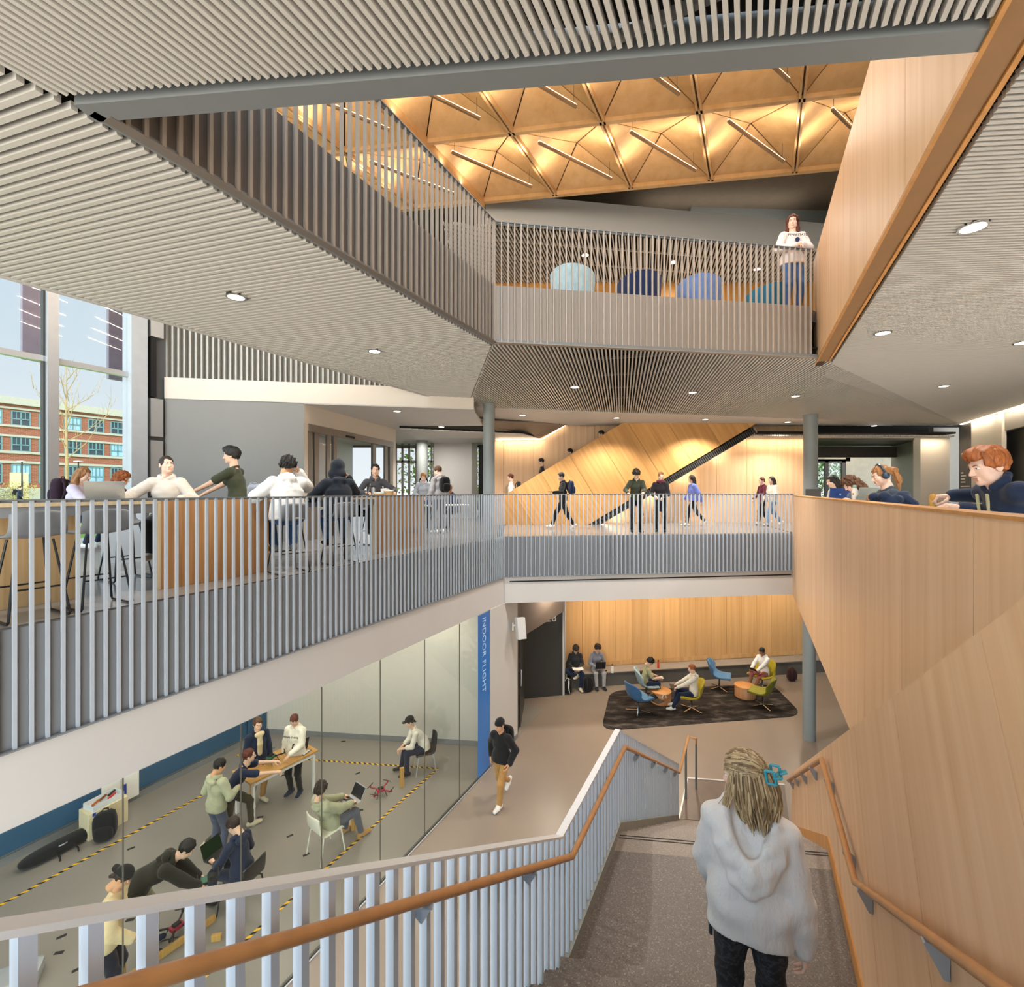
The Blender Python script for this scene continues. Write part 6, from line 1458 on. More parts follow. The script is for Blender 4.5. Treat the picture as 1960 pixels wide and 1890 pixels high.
def chest_text(T, body, size, mat, dz=0.0, out=0.152):
    o = T['chest']+T['fw']*out+T['up']*dz
    M = Matrix(((-T['rt'][0], T['up'][0], T['fw'][0], o[0]), (-T['rt'][1], T['up'][1], T['fw'][1], o[1]), (-T['rt'][2], T['up'][2], T['fw'][2], o[2]), (0, 0, 0, 1)))
    return text(body, size, M, mat, T['root'], 'lettering', 0.003)
INK = plain('print_ink', '#26262c', 0.7)
chest_text(PS, 'PENN STATE', 0.056, INK, 0.05, 0.165); chest_text(PS, 'KERRA', 0.04, INK, -0.05) if False else None
p = CHAIRC = pz(812, 1473, 0); lab('person in a black cap and cream top sitting hunched on the black lab chair', 812, 1473, 112, H=1.74, pose='sit', lean=40, top=CREAM, bottom=NAV, shoe=SB, hair=('cap', BLKC), head=(0, 18, 0), collar='crew', sleeve='pushed', hands={'L': (-0.05, 0.52, 0.60), 'R': (0.05, 0.52, 0.58)}, hand_pose='hold', feet={'L': (-0.14, 0.42, 0.085), 'R': (0.14, 0.50, 0.085)})
T = lab('person with dark curly hair in a sage hoodie leaning back on the white lab chair', 624, 1632, -38, H=1.76, pose='sit', lean=-30, top=SAGE, bottom=MIDG, shoe=TAN, hair=('fluffy', 'dark'), head=(25, 20, 0), hands={'L': (-0.14, 0.40, 0.72), 'R': (0.16, 0.40, 0.72)}, feet={'L': (-0.15, 0.48, 0.085), 'R': (0.17, 0.60, 0.085)}, pelvis=(0, 0.08, 0.50), loose=0.025, neck=0.85)
laptop('silver laptop held on the knees of the boy in the white lab chair', T['world']((0.03, 0.46, 0.66)), math.radians(-38), LAPS, open_=120)
T = lab('person in a navy hoodie with white print working on a laptop in the lab', 463, 1738, 72, H=1.76, pose='sit', lean=14, top=NAV, bottom=DJEAN, shoe=SB, hair=('short', 'dark'), head=(5, 38, 0), collar='hood', sleeve='pushed', hands={'L': (-0.14, 0.42, 0.70), 'R': (0.14, 0.34, 0.70)}, hand_pose='hold')
gs = emit('code_screen', '#22381f', 0.5)
laptop('dark laptop with a green code screen on the lap in the navy hoodie', T['world']((0.0, 0.46, 0.665)), math.radians(72), LAPD, screen=gs, open_=110)
f_ = MB(); superbox(f_, T['chest']+T['fw']*0.158, (0.20, 0.03, 0.14), None, 2.5, 8); obj('print_patch', f_, CREAM, T['root'], smooth=True)
T = lab('person in a black hoodie bending far forward over a small circuit frame in the lab', 282, 1824, -62, H=1.78, pelvis=(0, -0.12, 0.90), lean=72, top=c_('black_olive', '#27261f'), bottom=c_('khaki_light', '#a39c80'), shoe=NAV, hair=('short', 'black'), head=(0, 45, 0), hands={'L': (-0.12, 0.58, 0.72), 'R': (0.12, 0.62, 0.74)}, hand_pose='grip', loose=0.02, neck=0.2)
t = thing('circuit_frame', 'small black and teal circuit frame held by the bending boy', 'device', T['world']((0.0, 0.70, 0.72)), 0.6)
b = MB(); b.box((0, 0, 0), (0.22, 0.16, 0.03)); b.box((0.05, 0, 0.03), (0.06, 0.10, 0.04)); obj('board', b, RUBBER, t); b = MB(); b.box((-0.05, 0, 0.018), (0.08, 0.13, 0.006)); obj('circuit', b, GRN, t)
b = MB()
for x in (-0.11, 0.11): b.tube([(x, -0.08, 0), (x*1.2, -0.10, 0.06), (x*1.2, 0.10, 0.06), (x, 0.08, 0)], 0.006, 6)
obj('frame_bar', b, CHARC, t)
lab('person in a dark cap and cream shirt looking down, lowest in the lab', 205, 1935, -68, H=1.76, lean=14, top=c_('cream_shirt', '#d9c49a'), bottom=c_('black_navy', '#191c2c'), shoe=SB, hair=('capback', BLKC), head=(-5, 40, 0), collar='crew', sleeve='long', loose=0.03, lowhem=0.05, skin='tan', hands={'R': (0.2, 0.30, 0.95), 'L': (-0.24, 0.02, 0.80)})
# --- ground floor outside the lab
p = pz(960, 1540, 0)
T = person('man in a black beanie and black jacket walking in tan trousers past the white pier', (p.x, p.y), 0.0, 152, H=1.80, pose='walk', top=BLKC, bottom=c_('tan_cargo', '#b0854c'), shoe=SW, hair=('beanie', BLKC), skin='tan', head=(-12, 12, 0), collar='jacket', feet={'L': (-0.04, 0.16, 0.085), 'R': (0.07, -0.42, 0.24)}, toe={'R': 50}, knee={'R': (0.1, 1, -0.3)}, hands={'L': (-0.24, 0.10, 0.92), 'R': (0.24, 0.0, 0.92)}, pelvis=(0, 0, 0.915), loose=0.02)
worn_pack(T, 'black backpack worn by the walking man in the beanie', BLK)
ms = lambda u, v, Y: px(u, v, Y)
bp_ = lambda u: (X_(u, 15.18), 15.18+0.149*(X_(u, 15.5)-1.79)*1.0)
def benchman(label, u, **k):
    x = X_(u, 15.45); y = 15.75+0.149*(x-1.79)-0.30; return person(label, (x, y), 0.0, 186, pose='sit', **{**dict(pelvis=(0, 0, 0.545), lean=10), **k})
benchman('person in a dark hoodie and navy trousers sitting on the bench with an open book', 1101, H=1.78, top=CHARC, bottom=NAV, shoe=SC_, hair=('fluffy', 'dark'), head=(-6, 40, 0), hands={'L': (-0.08, 0.32, 0.68), 'R': (0.14, 0.30, 0.68)}, feet={'L': (-0.06, 0.45, 0.085), 'R': (0.02, 0.38, 0.45)}, knee={'R': (1, 0.4, 0.2)})
T2 = benchman('person in a grey hoodie sitting on the bench with a black laptop', 1143, H=1.74, top=c_('grey_blue', '#7d808c'), bottom=c_('ash', '#a7a5a4'), shoe=SB, hair=('fluffy', 'dark'), head=(20, 22, 0), hands={'L': (-0.12, 0.30, 0.68), 'R': (0.12, 0.30, 0.68)}, hand_pose='hold')
laptop('black laptop on the lap of the boy in the grey hoodie on the bench', T2['world']((0, 0.36, 0.67)), math.radians(186), LAPD, open_=100)
x = X_(1106, 15.0); t = thing('book', 'open book on the knees of the boy in the dark hoodie', 'book', (x, 15.02, 0.70), 0.1)
for s_ in (-1, 1): b = MB(); b.box((s_*0.085, 0, 0.012), (0.17, 0.22, 0.012), Matrix.Rotation(-s_*0.12, 3, 'Y')); obj('page_block', b, PAPER, t)
def seated(label, i, h, **k):
    p = CHP[i]; r = math.radians(h); return person(label, (p.x, p.y), 0.012, h, pose='sit', **{**dict(pelvis=(0, -0.12, 0.52), feet={'L': (-0.13, 0.30, 0.085), 'R': (0.13, 0.34, 0.085)}, lean=4), **k})
T = seated('person in a sage t-shirt writing on a tablet in the pale blue lounge chair', 1, -95, H=1.66, top=c_('sage_tee', '#a3a07c'), bottom=DJEAN, shoe=SW, hair=('fluffy', 'black'), collar='crew', sleeve='short', head=(10, 45, 0), hands={'L': (-0.10, 0.36, 0.66), 'R': (0.14, 0.34, 0.70)}, hand_pose='hold', lean=18, skin='light')
t = thing('notebook', 'pale notebook on the lap of the boy in the sage t-shirt', 'notebook', T['world']((0.0, 0.34, 0.645)), math.radians(-95)); b = MB(); b.box((0, 0, 0), (0.22, 0.28, 0.012), Matrix.Rotation(0.25, 3, 'X')); obj('cover', b, plain('notebook_grey', '#8e9a9a', 0.6), t); b = MB(); b.box((0, 0.0, 0.008), (0.20, 0.26, 0.003), Matrix.Rotation(0.25, 3, 'X')); obj('page', b, PAPER, t)
T = seated('person with ginger hair in a cream hoodie using a laptop in the mustard lounge chair', 2, 80, H=1.74, top=CREAM, bottom=NAV, shoe=SW, hair=('short', 'red'), skin='fair', head=(0, 12, 0), hands={'L': (-0.13, 0.40, 0.66), 'R': (0.13, 0.36, 0.66)}, hand_pose='hold', feet={'L': (-0.14, 0.50, 0.085), 'R': (0.14, 0.42, 0.085)})
laptop('black laptop on the lap of the ginger boy in the mustard chair', T['world']((0.0, 0.42, 0.63)), math.radians(80), LAPD, open_=112)
T = seated('person in a white hoodie and red shorts in the mustard chair by the bench', 4, 118, H=1.74, top=WHT, bottom=c_('red_shorts', '#b06a66'), shoe=SW, hair=('short', 'black'), skin='brown', head=(0, 32, 0), shorts=True, hands={'L': (-0.10, 0.36, 0.66), 'R': (0.14, 0.30, 0.66)}, hand_pose='hold', feet={'L': (-0.12, 0.52, 0.085), 'R': (0.10, 0.44, 0.085)})
t = thing('tablet', 'dark tablet held on the knees of the boy in the white hoodie', 'tablet', T['world']((0.0, 0.44, 0.70)), math.radians(118)); b = MB(); b.box((0, 0, 0), (0.26, 0.20, 0.012), Matrix.Rotation(0.7, 3, 'X')); obj('case', b, LAPD, t); b = MB(); b.box((0, -0.004, 0.007), (0.23, 0.17, 0.002), Matrix.Rotation(0.7, 3, 'X')); obj('screen', b, plain('screen_dark', '#1b1d22', 0.15), t)
# --- left balcony
NR_ = dict(res=0.011, headres=0.005, handres=0.0045)
a = sn(su(320, -7.05), -7.05)
person('woman in an oatmeal hoodie seated behind the near bar table looking up at the man', (a.x, a.y), L2, 205, H=1.70, pose='sit', pelvis=(0, 0, 0.83), feet={'L': (-0.12, 0.30, 0.32), 'R': (0.14, 0.26, 0.32)}, lean=6, top=OAT, bottom=BLKC, shoe=c_('boot_tan', '#a89f90'), hair=('tied', 'dark'), head=(32, -8, 0), hands={'R': (0.40, 0.34, 1.06), 'L': (-0.22, 0.32, 1.06)}, loose=0.016, skin='fair', **NR_)
a = sn(su(446, -7.05), -7.05)
person('man in a dark green t-shirt leaning on the end of the near bar table', (a.x, a.y), L2, 98, H=1.82, lean=10, pelvis=(0, -0.08, 0.92), top=c_('army_tee', '#3b4030'), bottom=c_('dark_trousers', '#26282c'), shoe=SB, hair=('swept', 'black'), skin='light', collar='crew', sleeve='short', head=(4, 2, 0), hands={'L': (-0.20, 0.50, 1.04), 'R': (0.10, 0.44, 1.04)}, hand_pose='flat', **NR_)
def barsit(label, u, n, h, **k):
    a = sn(su(u, n), n); return person(label, (a.x, a.y), L2, h, pose='sit', **{**dict(pelvis=(0, 0, 0.82), feet={'L': (-0.12, 0.28, 0.33), 'R': (0.12, 0.24, 0.33)}, lean=16), **NR_, **k})
barsit('person in a white hoodie and jeans seated back to us, hand at the ear', 552, -5.70, 38, H=1.80, fat=1.22, loose=0.03, top=c_('off_white', '#dddcd9'), bottom=c_('blue_jeans', '#34557e'), shoe=GREY, hair=('fluffy', 'black'), skin='tan', head=(-38, 22, 4), pelvis=(0, 0, 0.77), hands={'R': (0.20, 0.24, 1.36), 'L': (-0.28, 0.36, 1.02)}, elbow={'R': (0.6, 0.5, -0.9)}, hand_pose={'R': 'hold'})
barsit('person with a black hood up seated with back to us at the far bar table', 650, -5.70, 34, H=1.80, fat=1.12, loose=0.03, top=c_('ink', '#1d232c'), bottom=c_('blue_jeans', '#34557e'), shoe=SB, hair=('hood', c_('ink_hood', '#1c222b')), skin='light', head=(-20, 15, 0), pelvis=(0, 0, 0.77), hands={'R': (0.20, 0.26, 1.30), 'L': (-0.24, 0.38, 1.02)}, elbow={'R': (0.6, 0.5, -0.9)}, hand_pose={'R': 'fist'})
barsit('smiling person with short dark hair in a charcoal hoodie behind the far bar table', 716, -6.95, 205, H=1.78, top=c_('char_hoodie', '#4a4a50'), bottom=BLKC, shoe=SB, hair=('short', 'black'), head=(-8, 4, 0), lean=20, hands={'R': (0.22, 0.40, 1.08), 'L': (-0.34, 0.40, 1.08)}, pelvis=(0, 0, 0.86))
T = person('person with long hair in a lavender jacket seated near the window', (-7.05, 7.55), L2, -78, H=1.64, pose='sit', pelvis=(0, 0, 0.80), lean=16, top=LAV, bottom=DJEAN, shoe=SW, hair=('long', 'sandy'), skin='fair', head=(0, 12, 0), hands={'L': (-0.14, 0.52, 1.02), 'R': (0.14, 0.52, 1.02)}, feet={'L': (-0.12, 0.30, 0.3), 'R': (0.12, 0.26, 0.3)}, collar='crew', loose=0.02)
worn_pack(T, 'dark plum backpack on the girl in the lavender jacket', fabric('pack_plum', '#33222f'))
person('person with ginger hair in a maroon top seated by the window behind the silver laptop', (-6.95, 8.2), L2, -70, H=1.62, pose='sit', pelvis=(0, 0, 0.78), lean=14, top=c_('maroon', '#7c4148'), bottom=DJEAN, shoe=SW, hair=('curly', 'red'), skin='fair', head=(0, 14, 0), hands={'L': (-0.14, 0.5, 1.0), 'R': (0.14, 0.5, 1.0)}, feet={'L': (-0.12, 0.30, 0.3), 'R': (0.12, 0.26, 0.3)}, collar='crew')
b = MB(); wt = thing('window_table', 'tall pale table at the window under the seated girls', 'table', (-6.45, 7.95, L2), 0.5)
b.box((0, 0, 0.98), (0.7, 1.5, 0.03)); obj('table_top', b, EDGE, wt)
for y in (-0.6, 0.6): b = MB(); b.box((0, y, 0.482), (0.5, 0.05, 0.965)); obj('leg', b, ALU, wt)
T = person('person in a grey jacket bending over the white cafe table', (X_(810, 13.9), 13.95), L2, 190, H=1.72, lean=28, top=c_('cool_grey', '#a9adb5'), bottom=CHARC, shoe=SB, hair=('short', 'sandy'), skin='fair', head=(0, 30, 0), hands={'L': (-0.10, 0.40, 0.98), 'R': (0.14, 0.36, 1.0)}, hand_pose='hold'); worn_pack(T, 'dark backpack worn by the bending person at the cafe table', BLK)
T = person('person in a heather grey hoodie standing with a black backpack near the round column', (X_(841, 12.5), 12.5), L2, 42, H=1.80, top=c_('heather', '#a8a4a6'), bottom=c_('grey_trousers', '#77787c'), shoe=SW, hair=('short', 'brown'), skin='fair', head=(25, 18, 0), loose=0.015); worn_pack(T, 'black backpack on the person in the heather hoodie', BLK)
person('small seated person in dark clothes by the white entrance wall', (X_(864, 14.4), 14.4), L2, 160, H=1.70, pose='sit', top=NAV, bottom=BLKC, shoe=SB, hair=('short', 'brown'), skin='brown', head=(0, 20, 0))
b = MB(); t = thing('cafe_chair', 'plain grey chair under the small seated person', 'chair', (X_(864, 14.4), 14.44, L2), math.radians(160)); b.box((0, 0, 0.43), (0.42, 0.42, 0.03)); obj('seat', b, STG, t)
for x in (-0.18, 0.18):
    for y in (-0.18, 0.18): b = MB(); b.box((x, y, 0.21), (0.03, 0.03, 0.42)); obj('leg', b, ALU, t)
b = MB(); b.box((0, -0.21, 0.66), (0.42, 0.02, 0.42)); obj('backrest', b, STG, t)
# --- bridge
def walk(label, u, Y, h, **k): return person(label, (X_(u, Y), Y), L2, h, **k)
T = walk('person in black with a navy backpack walking left behind the bridge rail', 1078, 14.1, 92, H=1.72, pose='walk', top=BLKC, bottom=BLKC, shoe=SW, hair=('short', 'black'), head=(0, 12, 0), hands={'L': (-0.2, 0.32, 1.10), 'R': (0.22, -0.05, 0.86)}, hand_pose='hold', feet={'L': (-0.06, 0.36, 0.085), 'R': (0.08, -0.34, 0.11)}); worn_pack(T, 'navy backpack on the person walking left on the bridge', NAVYP)
t = thing('phone', 'black phone in the hand of the person walking left', 'phone', T['world']((-0.19, 0.42, 1.13)), 1.2); b = MB(); b.box((0, 0, 0), (0.07, 0.14, 0.01)); obj('case', b, RUBBER, t); b = MB(); b.box((0, 0, 0.0055), (0.06, 0.125, 0.001)); obj('screen', b, LAPD, t)
walk('person in a green quilted jacket looking down over the bridge rail', 1218, 12.62, 176, H=1.74, lean=16, top=DGRN, bottom=BLKC, shoe=SB, hair=('fluffy', 'dark'), head=(-14, 38, 0), hands={'L': (-0.10, 0.42, 1.10), 'R': (0.28, 0.36, 1.08)}, hand_pose='hold', collar='jacket', pelvis=(0, -0.10, 0.93))
T = walk('person in a dark coat and red scarf beside the green jacket at the bridge rail', 1264, 12.72, 160, H=1.66, lean=8, top=c_('coat_black', '#231f24'), bottom=BLKC, shoe=SB, hair=('tied', 'sandy'), skin='fair', head=(25, 22, 0), hands={'L': (-0.10, 0.30, 1.02), 'R': (0.14, 0.30, 1.05)}, collar='jacket', lowhem=0.26, hand_pose='hold')
f = Field(T['nb']-0.2, T['nb']+0.2, 0.012); R_3 = T['rt']
for a0, a1 in zip(np.linspace(0, 2*math.pi, 11), np.linspace(0, 2*math.pi, 11)[1:]): f.cap(T['nb']+R_3*0.075*math.cos(a0)+T['fw']*(0.07*math.sin(a0))+V3(0, 0, 0.03), T['nb']+R_3*0.075*math.cos(a1)+T['fw']*0.07*math.sin(a1)+V3(0, 0, 0.03), 0.034, k=0.02)
v_, q_ = f.mesh(); npobj('scarf', v_, q_, [BURG], T['root'])
walk('person in a periwinkle hoodie walking left along the bridge', 1327, 15.1, 90, H=1.66, pose='walk', top=PURP, bottom=BLKC, shoe=SW, hair=('long', 'dark'), head=(0, 5, 0), loose=0.02, feet={'L': (-0.06, 0.24, 0.085), 'R': (0.08, -0.42, 0.16)}, toe={'R': 40}, skin='fair')
walk('person in a burgundy top walking left at the right end of the bridge', 1461, 15.7, 95, H=1.62, pose='walk', top=BURG, bottom=BLKC, shoe=SW, hair=('tied', 'auburn'), head=(0, 5, 0), hands={'L': (-0.16, 0.34, 1.08)}, hand_pose='hold', skin='fair', feet={'L': (-0.06, 0.22, 0.085), 'R': (0.08, -0.28, 0.11)})
walk('person in a cream sweater and pale jeans walking left on the bridge', 1480, 15.2, 95, H=1.62, pose='walk', top=CREAM, bottom=LBLUE, shoe=SW, hair=('long', 'dark'), head=(5, 5, 0), collar='crew', loose=0.02, hands={'L': (-0.16, 0.32, 1.06)}, skin='fair', feet={'L': (-0.06, 0.24, 0.085), 'R': (0.08, -0.34, 0.13)}, toe={'R': 30})
T = person('person in a white shirt with a dark bag at the foot of the rising stair', (X_(979, 16.25), 16.25), L2+0.0, 90, H=1.72, top=WHT, bottom=BLKC, shoe=SB, hair=('short', 'auburn'), collar='crew', skin='fair'); worn_pack(T, 'dark bag on the person in the white shirt by the rising stair', CHARC)
for u, dz, lab_ in ((1038, 0.53, 'person with dark hair in a black top climbing the rising stair'), (1093, 0.86, 'person on the rising stair, only hair showing, lower one'), (1153, 1.48, 'person on the rising stair, only hair showing, upper one')):
    person(lab_, (X_(u, 16.25), 16.25), L2+dz, 90, H=1.74, top=BLKC, bottom=BLKC, shoe=SB, hair=('short', 'black'), collar='crew', head=(0, 12, 0))
# --- top level
a = Vector((X_(1516, 8.35), 8.35, 0))
TW = person('woman with long auburn hair in a white sweatshirt standing at the top-level balustrade', (a.x, a.y), L3, 178, H=1.74, top=c_('blush_white', '#e8dcd8'), bottom=JEAN, shoe=SW, hair=('long', 'auburn'), skin='fair', head=(-28, 8, 0), collar='crew', loose=0.016, hands={'L': (-0.02, 0.24, 1.12), 'R': (0.08, 0.24, 1.10)}, hand_pose='hold', res=0.011, headres=0.005, elbow={'L': (-0.8, -0.2, -0.6), 'R': (0.8, -0.2, -0.6)})
chest_text(TW, 'PENN STATE', 0.055, INK, 0.08, 0.165)
b = MB(); o_ = TW['chest']+TW['fw']*0.162-TW['up']*0.0
b.lathe([(0.04, -0.002), (0.04, 0.004)], (0, 0, 0), 18); e_ = obj('crest', b, c_('crest_navy', '#26345e'), TW['root']); e_.matrix_local = Matrix(((-TW['rt'][0], TW['up'][0], TW['fw'][0], o_[0]), (-TW['rt'][1], TW['up'][1], TW['fw'][1], o_[1]), (-TW['rt'][2], TW['up'][2], TW['fw'][2], o_[2]), (0, 0, 0, 1)))
# --- right counter
FR = dict(res=0.008, headres=0.0045, handres=0.0035)
a = sn(4.42, 1.72); LC = lambda w, at, h, H: loc_((at.x, at.y), L2, h, H, w)
hR = un(1803, 1.34, E-10*3.57/900); hL = un(1815, 1.30, CTZ+0.045)
hh, HH = 74, 1.80
rh, lh = LC(hR, a, hh, HH), LC(hL, a, hh, HH)
T = person('man with wavy ginger hair in a navy overshirt eating at the right counter', (a.x, a.y), L2, hh, H=HH, pose='sit', pelvis=(0, 0, 0.68), lean=30, top=c_('navy_overshirt', '#26324a', var=0.2), bottom=DJEAN, shoe=SB, hair=('swept', 'red'), skin='fair', collar='jacket', head=(6, 12, 0), loose=0.004, hands={'R': (rh[0]+0.02, rh[1]-0.07, rh[2]), 'L': (lh[0]-0.01, lh[1]-0.08, lh[2]+0.02)}, hand_pose={'R': 'grip', 'L': 'hold'}, nl=0.078, knee={'L': (-1, 0.35, 0), 'R': (1, 0.35, 0)}, feet={'L': (-0.20, -0.05, 0.12), 'R': (0.20, -0.05, 0.12)}, **FR)
wp_ = T['world'](T['J']['R']['wr']+T['J']['R']['hy']*0.11-T['J']['R']['hz']*0.03)
t = thing('sandwich', 'golden sandwich half in the fingers of the ginger man', 'food', wp_, 0.5); b = MB(); superbox(b, (0, 0, -0.01), (0.035, 0.05, 0.13), None, 3, 8); obj('bread', b, plain('toast', '#d2a150', 0.7, var=0.2, scale=40), t, smooth=True); b = MB(); superbox(b, (0.004, 0, -0.01), (0.012, 0.054, 0.12), None, 3, 8); obj('filling', b, plain('filling', '#b9763a', 0.6), t, smooth=True)
f = Field(T['nb']-0.3, T['nb']+0.2, 0.008)
for sg in (-1, 1): f.cap(T['nb']+T['rt']*sg*0.05+T['fw']*0.10-T['up']*0.02, T['nb']+T['rt']*sg*0.045+T['fw']*0.165-T['up']*0.16, 0.014, 0.012, w=T['fw'], q=0.6, k=0.01)
v_, q_ = f.mesh(); npobj('drawstring', v_, q_, [c_('pale_sage', '#b8b48e')], T['root'])
a = sn(7.17, 1.62)
T = person('woman with a curly sandy ponytail and headphones studying at the right counter', (a.x, a.y), L2, 72, H=1.68, pose='sit', pelvis=(0, 0, 0.71), lean=20, top=c_('slate_tee', '#3f4a56'), bottom=DJEAN, shoe=SW, hair=('pony', 'sandy'), skin='fair', collar='crew', sleeve='short', head=(4, 18, 0), hands={'L': (-0.16, 0.26, 1.0), 'R': (0.16, 0.26, 1.0)}, hand_pose='hold', knee={'L': (-1, 0.35, 0), 'R': (1, 0.35, 0)}, feet={'L': (-0.20, -0.05, 0.2), 'R': (0.20, -0.05, 0.2)}, res=0.010, headres=0.0045)
t = thing('headphones', 'dark blue headphones on the woman with the sandy ponytail', 'headphones', T['root'].location, math.radians(72), None, 1.68/1.75)
HPM = plain('headphone_blue', '#26394e', 0.4); hc, Rh = T['hc'], T['Rh']
b = MB(); b.tube([tuple(hc+Rh @ V3(0.098*math.cos(q), -0.012, 0.03+0.112*math.sin(q))) for q in np.linspace(0.0, math.pi, 14)], 0.012, 8); obj('headband', b, HPM, t, smooth=True)
for sg in (-1, 1): b = MB(); b.ball(tuple(hc+Rh @ V3(sg*0.098, -0.012, -0.008)), (0.03, 0.042, 0.046), 14); obj('ear_cup', b, HPM, t, smooth=True)
a = sn(9.5, 1.74); person('woman with curly brown hair bent over the right counter', (a.x, a.y), L2, 80, H=1.66, pose='sit', pelvis=(0, 0, 0.70), lean=30, top=c_('blue_grey_top', '#7d8fae'), bottom=DJEAN, shoe=SB, hair=('curly', 'brown'), skin='fair', collar='crew', head=(0, 45, 0), hands={'L': (-0.12, 0.28, 1.0), 'R': (0.14, 0.28, 1.0)}, knee={'L': (-1, 0.35, 0), 'R': (1, 0.35, 0)}, feet={'L': (-0.20, -0.05, 0.2), 'R': (0.20, -0.05, 0.2)})
a = sn(11.8, 1.70); person('woman with long dark hair furthest away at the right counter', (a.x, a.y), L2, 80, H=1.68, pose='sit', pelvis=(0, 0, 0.72), lean=16, top=c_('pale_tee', '#c3c2bc'), bottom=DJEAN, shoe=SB, hair=('long', 'black'), skin='fair', collar='crew', sleeve='short', head=(0, 20, 0), hands={'L': (-0.12, 0.28, 1.0), 'R': (0.14, 0.28, 1.0)}, knee={'L': (-1, 0.35, 0), 'R': (1, 0.35, 0)}, feet={'L': (-0.20, -0.05, 0.2), 'R': (0.20, -0.05, 0.2)})
# --- the woman on the stair
FW = Vector((1.1375, 2.25, 0)); ZW = LAND+4*RISE; HW = 1.63
def big_hood(f, T):
    nb, R_, rt, fw, up = T['nb'], None, T['rt'], T['fw'], T['up']
    L = lambda x, y, z: nb+rt*x+fw*y+up*z
    # hood hanging on the back as a deep open V
    rim = [L(-0.105, 0.03, 0.045), L(-0.115, -0.055, 0.005), L(-0.085, -0.125, -0.075), L(0.0, -0.165, -0.165), L(0.085, -0.125, -0.075), L(0.115, -0.055, 0.005), L(0.105, 0.03, 0.045)]
    for a, b in zip(rim, rim[1:]): f.cap(a, b, 0.023, k=0.02)
    low = [L(-0.135, -0.02, -0.03), L(-0.125, -0.10, -0.12), L(-0.06, -0.14, -0.24), L(0.0, -0.150, -0.275), L(0.06, -0.14, -0.24), L(0.125, -0.10, -0.12), L(0.135, -0.02, -0.03)]
    for i in range(6):
        f.cap(low[i], low[i+1], 0.034, k=0.03); f.cap((low[i]+rim[i])/2, (low[i+1]+rim[i+1])/2, 0.036, k=0.03)
    f.cap(L(0, -0.145, -0.20), L(0, -0.14, -0.26), 0.05, 0.03, k=0.03)
    f.cap(L(0, -0.075, 0.06), L(0, -0.125, -0.085), 0.058, 0.040, k=0.018, sub=True)
    j = T['J']
    for s in 'LR':
        m = j[s]['el']; f.cap(j[s]['sh']*0.40+m*0.60, m*0.6+j[s]['wr']*0.4, 0.056, 0.066, k=0.04); f.cap(m*0.6+j[s]['wr']*0.4, j[s]['wr']*0.85+m*0.15, 0.064, 0.048, k=0.03)
    f.cap(T['belly']-fw*0.02-rt*0.075, T['belly']-fw*0.02+rt*0.075, 0.115, w=fw, q=0.95, k=0.06)
    f.cap(T['chest']-rt*0.06, T['chest']+rt*0.06, 0.12, w=fw, q=0.9, k=0.06)
HOOD = fabric('pale_grey_hoodie', '#d9d8d9', 0.04, 0.9, 5)
_nt = HOOD.node_tree; bump(_nt, _nt.nodes['Principled BSDF'], noise(_nt, coords(_nt, (1, 1, 0.45)), 16, 4, 0.55), 0.55, 0.03)
LEG = None
m, nt, bs = newmat('patterned_leggings'); fq = noise(nt, coords(nt), 14, 5, 0.7); link(nt, ramp(nt, fq, [(0.44, lin('#22252b')), (0.49, lin('#474c55')), (0.54, lin('#23262c'))]), bs.inputs['Base Color']); bs.inputs['Roughness'].default_value = 0.8; LEG = m
T = person('woman in a pale grey hoodie with a hair claw walking down the near stair', (FW.x, FW.y), ZW, -27, H=HW, lean=3, top=HOOD, bottom=LEG, shoe=SW, hair=('tied', 'blond'), skin='fair', head=(70, 10, 0), collar='none', loose=0.018, res=0.0075, headres=0.0045, handres=0.0035, wr=0.0045, lowhem=0.0, extra_top=big_hood, hands={'L': (-0.20, 0.24, 0.90), 'R': (0.245, 0.03, 0.80)}, elbow={'L': (-0.6, -0.9, -0.5), 'R': (0.3, -0.9, -0.2)}, feet={'L': (-0.09, 0.06, 0.085), 'R': (0.10, 0.24, 0.085-RISE)}, hair_mat=None)
# locks of hair gathered half-up into the claw
root, hc, Rh = T['root'], T['hc'], T['Rh']
mh, nt, bs = newmat('hair_blond_locks'); geo = nt.nodes.new('ShaderNodeNewGeometry')
link(nt, ramp(nt, geo.outputs['Random Per Island'], [(0.0, lin('#65513b')), (0.35, lin('#8f7656')), (0.65, lin('#b39a74')), (1.0, lin('#d4bf98'))]), bs.inputs['Base Color']); bs.inputs['Roughness'].default_value = 0.42; bs.inputs['Specular IOR Level'].default_value = 0.5
rng = random.Random(11); b = MB(); CLIP = V3(0.0, -0.122, 0.040)
def skull(th, ph, r=1.0): return V3(0, -0.014, 0.034)+V3(0.084*math.cos(ph)*math.sin(th), 0.104*math.cos(th), 0.098*math.sin(ph)*math.sin(th))*r
def onskull(p, off):
    c = V3(0, -0.014, 0.034); d = (p-c)/V3(0.082, 0.102, 0.096); n = np.linalg.norm(d); return c+(p-c)/n*(1+off) if n < 1+off else p
